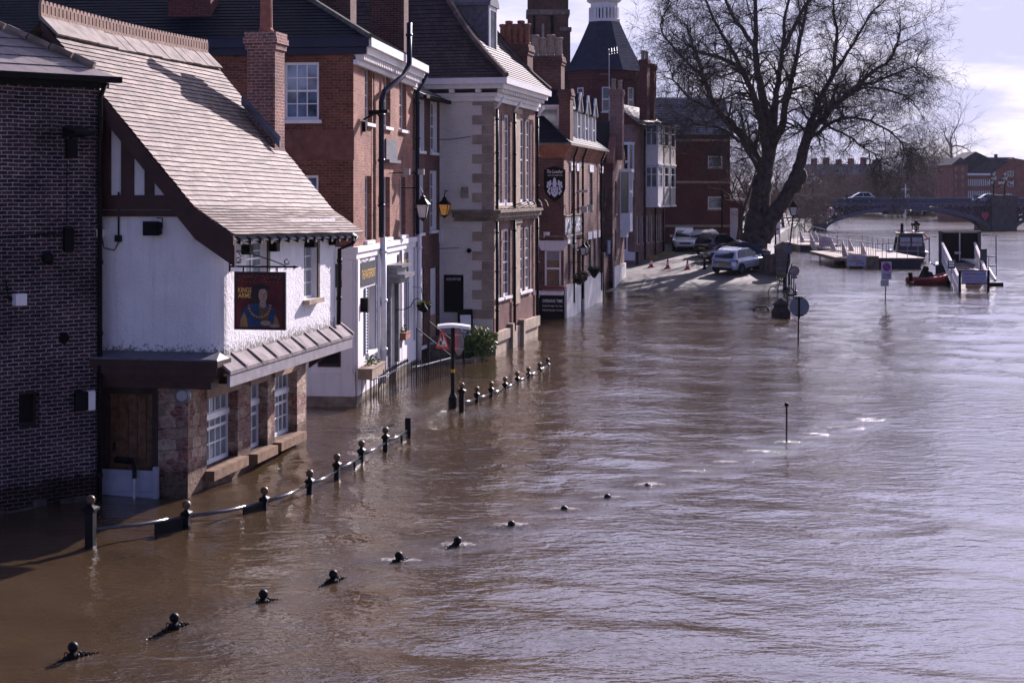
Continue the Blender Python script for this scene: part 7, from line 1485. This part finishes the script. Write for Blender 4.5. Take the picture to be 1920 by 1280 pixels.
person(1588, 'person in dark clothes behind the car bonnet on the bridge', mat('cloth_brown', (.06, .04, .04), .9, 0, .2)); person(1674, 'person in black leaning on the bridge parapet', mat('cloth_black', (.015, .015, .018), .9, 0, .2), lean=.16); person(1703, 'person in a pale jacket beside the flag mast on the bridge', mat('cloth_pale', (.45, .38, .36), .9, 0, .2))
p = P(1698, 345, 300); t = thing('flag_mast', (p.x, 300, 1), 0, 'white mast with a crossbar beyond the bridge', 'mast'); q = MB(); q.tube([(0, 0, 0), (0, 0, p.z - 1)], .12, 6); q.tube([(-.8, 0, p.z - 2), (.9, 0, p.z - 2)], .06, 5); q.build('mast', white_paint, t)
# moored barges seen through the arch
def barge(px0, px1, py, Y, label, cab, m):
    x0, x1 = sx_(px0) * Y, sx_(px1) * Y; L_ = x1 - x0; t = thing('moored_barge', ((x0 + x1) / 2, Y, 0), 0, label, 'boat', 'dark barges moored beyond the bridge arch'); h = L_ / 2; q = MB()
    st = [(-h, .5, 1.3), (-h * .8, 1.5, 1.0), (h * .7, 1.6, .95), (h, .6, 1.4)]
    for (xa, wa, za), (xb, wb_, zb_) in zip(st, st[1:]): q.hexa([(xa, -wa * .8, -.3), (xb, -wb_ * .8, -.3), (xb, wb_ * .8, -.3), (xa, wa * .8, -.3), (xa, -wa, za), (xb, -wb_, zb_), (xb, wb_, zb_), (xa, wa, za)])
    q.build('hull', soot_black, t); q = MB(); q.box(-h * .5, h * .6, -1.1, 1.1, 1.0, 2.3 + cab); q.build('cabin', m, t); q = MB()
    for i in range(4): q.box(-h * .4 + i * h * .25, -h * .4 + i * h * .25 + h * .12, -1.13, -1.1, 1.5, 2.0)
    q.build('window', glass_pale, t); return t
barge(1655, 1700, 402, 420, 'dark barge under the crown of the arch, left of two', .2, iron_dark); barge(1700, 1748, 406, 392, 'dark barge with blue and white cabin under the arch, right of two', .0, mat('barge_blue', (.2, .3, .55), .5, 0, .6, 1))
# ---------------------------------------------------------------- far buildings
hazed_brick = mat('hazed_brick', (.27, .115, .095), .9, 0, .25, .6)  # distance haze put into the brick colour as a lighter tone
tr = thing('brick_terrace', (sx_(1505) * 420, 425, 1), 0, 'long hazy brick terrace with many chimneys on the skyline', 'terrace'); q = MB(); q.box(0, 22.2, 0, 8, 0, 9.3); q.build('wall', hazed_brick, tr); q = MB(); q.hexa([(-.3, -.4, 9.3), (22.5, -.4, 9.3), (22.5, 8.4, 9.3), (-.3, 8.4, 9.3), (-.3, 3.8, 12.2), (22.5, 3.8, 12.2), (22.5, 4.2, 12.2), (-.3, 4.2, 12.2)]); rf = q.build('roof', grey_lead, tr)
for i in range(7): q = MB(); x = .6 + i * 3.3; q.box(x, x + 1.5, 3.2, 4.4, 11, 13.4 + (i % 3) * .3); q.build('chimney', hazed_brick, rf)
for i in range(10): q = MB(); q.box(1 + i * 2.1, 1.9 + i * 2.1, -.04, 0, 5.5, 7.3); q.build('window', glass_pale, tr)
wh = thing('brick_warehouse', (sx_(1787) * 330, 330, .5), 0, 'red brick riverside warehouse flats with stepped gables and white balconies', 'building')
k = 330 / F; zz = lambda py: H - (py - HZ) * k - .5; xx = lambda px: (px - 1787) * k
q = MB(); q.box(0, xx(1815), 0, 12, -1, zz(309)); q.box(xx(1815), xx(1860), .6, 12, -1, zz(325)); q.box(xx(1860), xx(1990), .3, 14, -1, zz(312)); q.prism(VF3, [(xx(1858), zz(311.9)), (xx(1990), zz(311.9)), (xx(1900), zz(296))], -14, -.3); q.build('wall', hazed_brick, wh)
q = MB(); q.prism(VF3, [(xx(1797), zz(306)), (xx(1833), zz(284)), (xx(1856), zz(295)), (xx(1905), zz(295)), (xx(1908), zz(312)), (xx(1820), zz(325))], -11, -1.2); q.prism(VF3, [(-.4, zz(309)), (xx(1800), zz(295)), (xx(1820), zz(309))], -12, .4); q.prism(VF3, [(xx(1812), zz(325)), (xx(1850), zz(302)), (xx(1892), zz(302)), (xx(1862), zz(325))], -10, -.2); q.box(xx(1883), xx(1887), 6, 7, zz(296), zz(288)); q.build('roof', mat('hazed_slate', (.08, .07, .08), .7, 0, .3, 1, 0, 0, .1), wh)  # roof colour lightened to carry the distance haze
for r_ in range(4):
    for px_ in (1790, 1802):
        q = MB(); q.mbox(VF3, xx(px_), xx(px_ + 5), zz(321 + r_ * 15), zz(313 + r_ * 15), .0, .05); q.build('window', glass, wh)
for py_, px_ in ((326, 1890), (345, 1890), (368, 1886)): q = MB(); q.mbox(VF3, xx(px_), xx(px_ + 11), zz(py_ + 5), zz(py_ - 5), -.29, -.2); w_ = q.build('window', white_paint, wh); q = MB(); q.mbox(VF3, xx(px_ + 1), xx(px_ + 5), zz(py_ + 4), zz(py_ - 4), -.2, -.18); q.mbox(VF3, xx(px_ + 6), xx(px_ + 10), zz(py_ + 4), zz(py_ - 4), -.2, -.18); q.build('pane', glass, w_)
for r_, (ya, yb) in enumerate(((349, 336), (371, 358))):
    q = MB(); q.mbox(VF3, xx(1816), xx(1856), zz(ya), zz(yb), -.58, -.5); b_ = q.build('balcony', glass, wh); q = MB()
    for i in range(12): x = xx(1816) + i * xx(1790.6); q.mbox(VF3, x, x + .14, zz(ya), zz(yb), -.5, -.3)
    q.build('balcony_posts', white_paint, b_)
q = MB(); q.mbox(VF3, xx(1814), xx(1857), zz(329), zz(325), -.6, .1); q.build('white_fascia', white_paint, wh)
# ---------------------------------------------------------------- landing stages, boats and signs on the river
deck_m = mat('deck_timber', (.21, .165, .145), .8, 0, .25, 2, .3, 12); hull_blue = mat('pontoon_hull', (.02, .025, .045), .4, 0, .3, 2); rail_grey = mat('rail_grey', (.3, .29, .33), .4, .3, .1); truss_m = mat('gangway_white', (.62, .55, .54), .5, 0, .12, 3)
def railing(mb, pts, h=1.05, n=5, r=.025, bars=False):
    for a, b in zip(pts, pts[1:]):
        a, b = Vector(a), Vector(b)
        for z in ((h, h * .5) if not bars else (h, .12)): mb.tube([a + Vector((0, 0, z)), b + Vector((0, 0, z))], r, 5)
        for i in range(n + 1): p = a.lerp(b, i / n); mb.tube([p, p + Vector((0, 0, h))], r * (.6 if bars else 1), 4)
def pontoon(px0, px1, py, Y0, Y1, zd, label):
    a, b = P(px0, py, Y0), P(px1, py, Y0); wd = b.x - a.x; t = thing('landing_stage', (a.x, Y0, 0), R(-2), label, 'pontoon'); D_ = Y1 - Y0; q = MB(); q.box(0, wd, 0, D_, -.4, zd - .12); q.build('hull', hull_blue, t); q = MB(); q.box(-.15, wd + .3, -.15, D_, zd - .12, zd); q.build('deck', deck_m, t); return t, wd, D_
t, wd, D_ = pontoon(1640, 1726, 500, 124, 148, .82, 'broad floating landing stage with dark hull, timber deck and grey handrails')
q = MB(); railing(q, [(.1, .1, .82), (.6, .1, .82)], 1.1, 1); railing(q, [(.1, .1, .82), (wd - .2, .1, .82)], 1.1, 4); railing(q, [(wd - .1, 12, .82), (wd - .1, D_, .82), (-2.5, D_, .82)], 1.1, 5); q.build('handrail', rail_grey, t); q = MB(); railing(q, [(-.1, .1, .82), (-1.8, 6, .9), (-2.6, 14, 1.2)], 1.15, 16, .03, True); q.build('barred_rail', rail_grey, t)
a = P(1626, 500, 123.6); q = MB(); q.box(-.6, .3, -.1, 3, -.3, .95); q.build('end_box', stone_dirty, t)
q = MB(); q.box(-2.6, -.2, 2, 16, .5, .75); q.build('side_deck', deck_m, t)
t2, wd2, D2 = pontoon(1500, 1570, 462, 158, 190, .7, 'narrow far landing stage of pale timber with thin handrails')
q = MB(); railing(q, [(.1, .1, .7), (wd2, .1, .7)], 1.2, 4); railing(q, [(.1, 5, .7), (.1, D2, .7)], 1.2, 7); railing(q, [(wd2, .1, .7), (wd2 + 2, D2, .7)], 1.2, 7); q.build('handrail', rail_grey, t2)
def gangway(px, ytop, ybot, Y, label, w_=1.5, dx=.32):
    b = G(px, ybot); b = P(px, ybot, Y); h = (ybot - ytop) * Y / F; t = thing('gangway', (b.x, Y, 0), R(-4), label, 'gangway', 'white lattice gangways along the landing stages')
    dy = 1.1
    for sx2 in (0, w_):
        q = MB()
        lowa, lowb = Vector((sx2 + dx, 0, -.2)), Vector((sx2, dy, h - .9)); upa, upb = Vector((sx2 + dx * .9, .0, .75)), Vector((sx2 - .02, dy, h + .1))
        q.tube([lowa, lowb], .06, 4); q.tube([upa, upb], .085, 4); n = 7
        for i in range(n + 1):
            f_ = i / n; q.tube([lowa.lerp(lowb, f_), upa.lerp(upb, f_)], .045, 4)
            if i < n: q.tube([lowa.lerp(lowb, f_), upa.lerp(upb, (i + 1) / n)], .035, 4)
        q.build('truss', truss_m, t)
    q = MB(); q.hexa([(dx, 0, -.25), (w_ + dx, 0, -.25), (w_, dy, h - .95), (0, dy, h - .95), (dx, 0, -.2), (w_ + dx, 0, -.2), (w_, dy, h - .9), (0, dy, h - .9)]); q.build('walkway', deck_m, t)
for px_, yt, yb_, Y, lab in ((1503, 430, 461, 165, 'white lattice gangway farthest up the river'), (1523, 436, 467, 156, 'white lattice gangway beside the farther cruise sign'), (1562, 449, 487, 138, 'white lattice gangway between the two cruise signs'), (1583, 453, 497, 127, 'white lattice gangway beside the nearer cruise sign')): gangway(px_, yt, yb_, Y, lab)
cr_red, cr_blue = mat('letter_red', (.5, .03, .06), .5, 0, 0), mat('letter_blue', (.03, .07, .32), .5, 0, 0); panel_w = mat('panel_white', (.5, .5, .58), .5, 0, .08, 3)
def city_sign(x0, x1, y0, y1, Y, label):
    a, b = P(x0, y1, Y), P(x1, y0, Y); w_, h_ = b.x - a.x, b.z - a.z; t = thing('cruise_sign', (a.x, Y, a.z), 0, label, 'sign'); q = MB(); q.mbox(VF3, 0, w_, 0, h_, -.04, 0); q.build('panel', panel_w, t); q = MB()
    for x in (.1, w_ - .18): q.box(x, x + .08, .045, .1, -a.z - .6, h_)
    q.build('post', metal_grey, t)
    lettering('city', cr_red, t, VF3, w_ * .4, h_ * .8, .006, height=h_ * .27, bold=.015); lettering('cruises', cr_red, t, VF3, w_ * .43, h_ * .52, .006, width=w_ * .68, height=h_ * .2, bold=.02); lettering('york', cr_blue, t, VF3, w_ * .68, h_ * .25, .006, width=w_ * .46, height=h_ * .3, bold=.01)
    return t
city_sign(1588, 1624, 479, 499, 124, 'white panel with red and blue lettering beside the broad landing stage'); city_sign(1536, 1560, 444, 461, 146, 'white panel with red and blue lettering by the farther gangways')
p = P(1537, 465, 144); t = thing('notice_panel', (p.x, 144, p.z), 0, 'small dark blue notice panel below the farther cruise sign', 'sign'); q = MB(); q.box(-.22, .22, -.03, .03, -.2, .22); q.build('panel', hull_blue, t); q = MB(); q.box(-.03, .03, .03, .08, -p.z - .5, .1); q.build('post', metal_grey, t); q = MB(); q.box(-.16, .16, -.036, -.031, .02, .07); q.box(-.16, .16, -.036, -.031, -.1, -.06); q.build('white_lines', white_paint, t)
# covered motor boat and white launch at the stages
p = G(1707, 492); t = thing('motor_boat', (sx_(1704) * 140, 140, 0), R(80), 'river launch with a raised steering deck loaded with gear, moored behind the landing stage', 'boat'); q = MB()
st = [(-3.5, 1.2, .8), (-2, 1.45, .75), (1, 1.45, .85), (2.8, .9, 1.05), (3.6, .1, 1.25)]
for (xa, wa, za), (xb, wb_, zb_) in zip(st, st[1:]): q.hexa([(xa, -wa * .75, -.3), (xb, -wb_ * .75, -.3), (xb, wb_ * .75, -.3), (xa, wa * .75, -.3), (xa, -wa, za), (xb, -wb_, zb_), (xb, wb_, zb_), (xa, wa, za)])
q.build('hull', hull_blue, t); q = MB(); q.hexa([(-2.6, -1.2, .8), (2.0, -1.2, .85), (2.0, 1.2, .85), (-2.6, 1.2, .8), (-2.4, -1.0, 2.25), (1.2, -1.0, 2.3), (1.2, 1.0, 2.3), (-2.4, 1.0, 2.25)]); cb = q.build('cabin', mat('cabin_dark', (.05, .05, .06), .4, 0, .2), t)
q = MB()
for sg_ in (-1, 1): q.hexa([(-2.2, sg_ * 1.13, 1.35), (1.5, sg_ * 1.12, 1.35), (1.5, sg_ * 1.10, 1.36), (-2.2, sg_ * 1.1, 1.36), (-2.1, sg_ * 1.06, 1.95), (1.1, sg_ * 1.06, 1.95), (1.1, sg_ * 1.03, 1.95), (-2.1, sg_ * 1.03, 1.95)])
q.build('window', glass, cb); q = MB()
for y0_, y1_ in ((-.95, -.1), (.05, .9)): q.hexa([(-2.60, y0_, 1.25), (-2.57, y0_, 1.25), (-2.57, y1_, 1.25), (-2.60, y1_, 1.25), (-2.5, y0_, 2.0), (-2.47, y0_, 2.0), (-2.47, y1_, 2.0), (-2.5, y1_, 2.0)])
q.build('stern_window', metal_grey, cb); q = MB(); q.tube([(-2.5, -1.1, 2.3), (-2.0, -1.5, 1.9), (1.5, -1.5, 1.7), (3.2, -.6, 1.6)], .06, 5); q.tube([(-3.3, -1.1, .8), (-3.3, -1.1, 1.6), (-3.3, 1.1, 1.6), (-3.3, 1.1, .8)], .04, 5); q.build('grab_rail', mat('rail_red', (.3, .05, .05), .5, 0, .1), t)
q = MB(); q.hexa([(-.4, -1.3, .85), (2.4, -1.2, .9), (2.4, 1.2, .9), (-.4, 1.3, .85), (-.2, -1.15, 2.0), (1.6, -1.0, 1.75), (1.6, 1.0, 1.75), (-.2, 1.15, 2.0)]); q.build('canvas_cover', soot_black, t); q = MB(); q.box(-2.5, 1.3, -1.15, 1.15, 2.3, 2.38); q.build('cabin_roof', deck_m, cb)
q = MB(); rr = random.Random(6)
for i in range(16): x, y = rr.uniform(-2.2, .9), rr.uniform(-.9, .9); q.tube([(x, y, 2.38), (x + rr.uniform(-.2, .2), y + rr.uniform(-.2, .2), 2.38 + rr.uniform(.1, .35))], rr.uniform(.04, .09), 5)
q.build('deck_gear', truss_m, t); q = MB(); q.tube([(-1.9, .7, 2.38), (-1.9, .7, 3.2)], .13, 7)
for i in range(6): x, y = -.6 + rr.uniform(-.6, .7), -.5 + rr.uniform(-.4, .4); q.ball((x, y, 2.95 + rr.uniform(0, .4)), .14, 7, 5); q.tube([(x, y, 2.38), (x, y, 3.0)], .04, 5)
q.build('lamp_mast', soot_black, t); q = MB(); q.box(-3.4, 3.0, -1.5, 1.5, .7, .78); q.build('rubbing_strake', white_paint, t)
# inflatable rescue boat
p = G(1745, 533); t = thing('inflatable_boat', (p.x, p.y + .3, .02), R(8), 'red inflatable boat with dark bands and a black covered console', 'boat'); q = MB(); path = [(-1.3, -.62, .2), (-.2, -.66, .22), (.6, -.58, .3), (1.1, -.36, .45), (1.38, 0, .55), (1.1, .36, .45), (.6, .58, .3), (-.2, .66, .22), (-1.3, .62, .2)]
q.tube(path, [.2, .24, .24, .22, .2, .22, .24, .24, .2], 12); q.build('tube', mat('inflatable_red', (.28, .03, .03), .45, 0, .15, 3), t, True); q = MB(); q.tube([(p_[0], p_[1] * 1.26, p_[2] + .02) for p_ in path if p_[1] <= 0], .075, 6); q.tube([(-.25 + .26 * math.cos(a * .5), -.66, .22 + .26 * math.sin(a * .5)) for a in range(13)], .03, 4); q.build('dark_band', hull_blue, t)
q = MB(); q.hexa([(-1.3, -.5, .0), (1.2, -.3, .1), (1.2, .3, .1), (-1.3, .5, .0), (-1.3, -.5, .1), (1.2, -.3, .2), (1.2, .3, .2), (-1.3, .5, .1)]); q.build('floor', soot_black, t)
q = MB(); q.hexa([(-.7, -.35, .2), (.3, -.35, .2), (.3, .35, .2), (-.7, .35, .2), (-.4, -.25, .9), (.1, -.2, .75), (.1, .2, .75), (-.4, .25, .9)]); q.ball((-.25, 0, .95), .22, 8, 6); q.tube([(-1.25, 0, .2), (-1.3, 0, .75)], .14, 7); q.build('console', soot_black, t)
# covered gangway with the long cruise sign
g0 = G(1825, 549); gx = g0.x; t = thing('boarding_gangway', (gx, g0.y, 0), R(-15), 'white railed boarding gangway climbing to a dark gated landing stage', 'gangway')
zt_ = 2.35; D_ = 13
for xa, xb in ((-.85, -1.75), (.85, .35)):
    q = MB(); la, lb_ = Vector((xa, .5, -.4)), Vector((xb, D_, zt_ - 1.1)); ua, ub = Vector((xa, .5, .9)), Vector((xb, D_, zt_ + .15)); q.tube([ua, ub], .10, 5); q.tube([la, lb_], .05, 5); q.tube([(la + ua) / 2, (lb_ + ub) / 2], .04, 5)
    for i in range(15): f_ = i / 14; q.tube([la.lerp(lb_, f_), ua.lerp(ub, f_)], .045, 4)
    q.build('side_rail', truss_m if xa > 0 else white_paint, t)
q = MB(); q.hexa([(-.8, .5, -.45), (.8, .5, -.45), (.3, D_, zt_ - 1.2), (-1.7, D_, zt_ - 1.2), (-.8, .5, -.38), (.8, .5, -.38), (.3, D_, zt_ - 1.12), (-1.7, D_, zt_ - 1.12)]); q.build('walkway', deck_m, t)
q = MB(); q.box(-2.2, .9, D_ + .3, D_ + 6, -.4, 1.0); q.build('stage_hull', hull_blue, t); q = MB(); q.box(-2.0, -1.75, D_ + .3, D_ + 2.5, 1.0, zt_ + .9); q.box(.55, .75, D_ + .3, D_ + 2.5, 1.0, zt_ + .9); q.box(-2.0, .75, D_ + .35, D_ + .5, zt_ + .9, zt_ + .98); q.build('gate_housing', mat('housing_dark', (.09, .085, .09), .6, 0, .2, 3), t)
q = MB(); q.box(-1.75, .55, D_ + .9, D_ + 1.0, 1.0, zt_ + .85); q.build('gate', soot_black, t); q = MB(); q.box(-.66, -.58, D_ + .84, D_ + .9, 1.3, zt_ + .8); q.box(-.95, -.55, D_ + .82, D_ + .88, 1.75, 1.9); q.build('gate_bar', truss_m, t)
q = MB(); q.tube([(-2.2, D_, 1.0), (-2.6, D_, 1.2), (-2.6, D_, 2.9), (-2.1, D_, 2.95)], .05, 5); q.tube([(.8, D_, zt_ + .7), (1.7, D_, zt_ + .7), (1.7, D_, 1.2)], .05, 5); q.build('hoop_rail', rail_grey, t)
q = MB(); q.hexa([(-.4, 2.2, .1), (.5, 2.2, .1), (.5, 2.6, .1), (-.4, 2.6, .1), (-.4, 3.6, 1.15), (.3, 3.6, 1.15), (.3, 3.7, 1.15), (-.4, 3.7, 1.15)]); q.build('folded_panel', brown_stone, t)
a, b = P(1803, 531, 94.4), P(1850, 508, 94.4); t = thing('cruise_sign', (a.x, 94.4, a.z), 0, 'long white panel with red and blue lettering on dark posts before the boarding gangway', 'sign'); w_, h_ = b.x - a.x, b.z - a.z
q = MB(); q.mbox(VF3, 0, w_, 0, h_, -.04, 0); q.build('panel', mat('panel_blue', (.33, .36, .52), .5, 0, .06), t); q = MB(); q.mbox(VF3, -.04, w_ + .04, h_, h_ + .05, -.06, .02); q.mbox(VF3, -.04, w_ + .04, -.05, 0, -.06, .02)
for x in (-.16, w_ + .04): q.box(x, x + .12, -.04, .08, -a.z - .8, h_ + .05)
q.build('post', soot_black, t); lettering('citycruises', cr_red, t, VF3, w_ * .34, h_ * .76, .006, width=w_ * .56, height=h_ * .25, bold=.015); lettering('york', cr_blue, t, VF3, w_ * .8, h_ * .75, .006, width=w_ * .3, height=h_ * .3); lettering('Sightseeing Cruises and', cr_red, t, VF3, w_ * .5, h_ * .42, .006, width=w_ * .82, height=h_ * .15); lettering('Private Charters', cr_red, t, VF3, w_ * .5, h_ * .2, .006, width=w_ * .6, height=h_ * .14)
p = P(1784, 496, 97); t = thing('notice_panel', (p.x, 97, p.z), 0, 'dark blue notice with white lines on the left rail of the boarding gangway', 'sign'); q = MB(); q.box(-.22, .22, -.03, .03, -.24, .24); q.build('panel', hull_blue, t); q = MB(); [q.box(-.16, .16, -.036, -.031, z, z + .06) for z in (.1, .0, -.12)]; q.build('white_lines', white_paint, t); q = MB(); q.box(-.03, .03, .03, .08, -p.z - .5, .2); q.build('post', metal_grey, t)
p = P(1844, 508, 100); t = thing('mooring_pile', (p.x, 100, 0), 0, 'tall dark grey mooring pile right of the boarding gangway', 'pile'); q = MB(); q.lathe([(.24, -1), (.24, H - (467 - HZ) * 100 / F), (.2, H - (467 - HZ) * 100 / F + .03)], n=4, rot=R(45)); q.build('pile', mat('pile_grey', (.06, .06, .075), .7, 0, .2, 3), t)
p = P(1862, 540, 101); t = thing('work_raft', (p.x, 102, 0), R(4), 'low work raft with a curved white hull and rail beside the mooring pile', 'raft'); q = MB(); q.box(-.7, .6, -1, 5, -.3, .22); q.build('raft_deck', soot_black, t); q = MB(); q.tube([(.35, 6, 1.4), (.3, 3.2, 1.35), (.4, 1.4, 1.0), (.45, .0, .3)], [.05, .16, .2, .1], 8); q.build('curved_hull', white_paint, t); q = MB(); q.box(-.6, .1, .0, 5, .22, .95); q.build('locker', galv, t); q = MB(); railing(q, [(-.4, .2, .6), (.6, .2, .6), (.6, 4, .6)], 1.2, 2, .03); q.build('handrail', rail_grey, t)
# restricted parking zone sign
b = G(1659, 566); s_ = b.y / F; t = thing('zone_sign', (b.x, b.y, 0), R(3), 'white zone plate with blue and red roundel on a pole in the river', 'road sign'); q = MB(); q.tube([(0, 0, -.8), (.1, .0, (566 - 484) * s_)], .03, 7); q.build('pole', brown_paint, t)
ZF = lambda u, v, w: (u + .09, -w - .035, v); q = MB(); q.mbox(ZF, -.29, .27, (566 - 524) * s_, (566 - 490.5) * s_, -.01, 0); o = q.build('plate', mat('zone_plate', (.42, .42, .5), .4, 0, .06), t); q = MB(); q.mbox(ZF, -.33, .12, (566 - 536.5) * s_, (566 - 524.6) * s_, -.01, 0); q.build('lower_plate', mat('zone_plate2', (.38, .36, .4), .4, 0, .1), t)
zc = (566 - 500.5) * s_; q = MB(); q.disc(ZF, .0, zc, .235, .0, .004); q.build('red_ring', s_red, o); q = MB(); q.disc(ZF, .0, zc, .185, .004, .006); q.build('blue_disc', mat('sign_blue', (.02, .07, .35), .4, 0, 0), o)
q = MB(); q.prism(ZF, [(-.15, zc + .11), (-.11, zc + .15), (.15, zc - .11), (.11, zc - .15)], .006, .009); q.build('red_bar', s_red, o); lettering('ZONE', s_black, o, ZF, 0, (566 - 516.6) * s_, .004, width=.42, height=.14, bold=.015); lettering('Controlled', s_black, o, ZF, 0, (566 - 512.3) * s_, .004, width=.42, height=.06); q = MB(); q.mbox(ZF, -.2, .2, (566 - 522) * s_, (566 - 521) * s_, .0, .003); q.build('fine_print', s_black, o)
# small yellow and red pleasure craft near the bank
p = P(1475, 437, 225); t = thing('pleasure_boat', (p.x, 225, 0), R(10), 'small yellow boat with a red cabin moored by the left bank', 'boat'); q = MB(); q.hexa([(-1.6, -.7, -.2), (1.5, -.6, -.2), (1.5, .6, -.2), (-1.6, .7, -.2), (-1.8, -.9, .5), (2.1, -.3, .6), (2.1, .3, .6), (-1.8, .9, .5)]); q.build('hull', mat('boat_yellow', (.5, .4, .04), .5, 0, .1), t); q = MB(); q.box(-1.2, .3, -.6, .6, .5, 1.7); q.build('cabin', mat('boat_red', (.4, .04, .05), .5, 0, .1), t)
# ---------------------------------------------------------------- winter river haze
_h = bpy.data.materials.new('haze_air'); _h.use_nodes = True; _n = _h.node_tree; _n.nodes.clear()
_o = _n.nodes.new('ShaderNodeOutputMaterial'); _v = _n.nodes.new('ShaderNodeVolumePrincipled'); _v.inputs['Color'].default_value = (.86, .86, .97, 1); _v.inputs['Density'].default_value = .00006; _v.inputs['Anisotropy'].default_value = .0
_n.links.new(_v.outputs[0], _o.inputs['Volume'])
mb = MB(); mb.box(-1200, 1800, -40, 1500, -4, 34); tag(mb.build('haze', _h), kind='stuff')
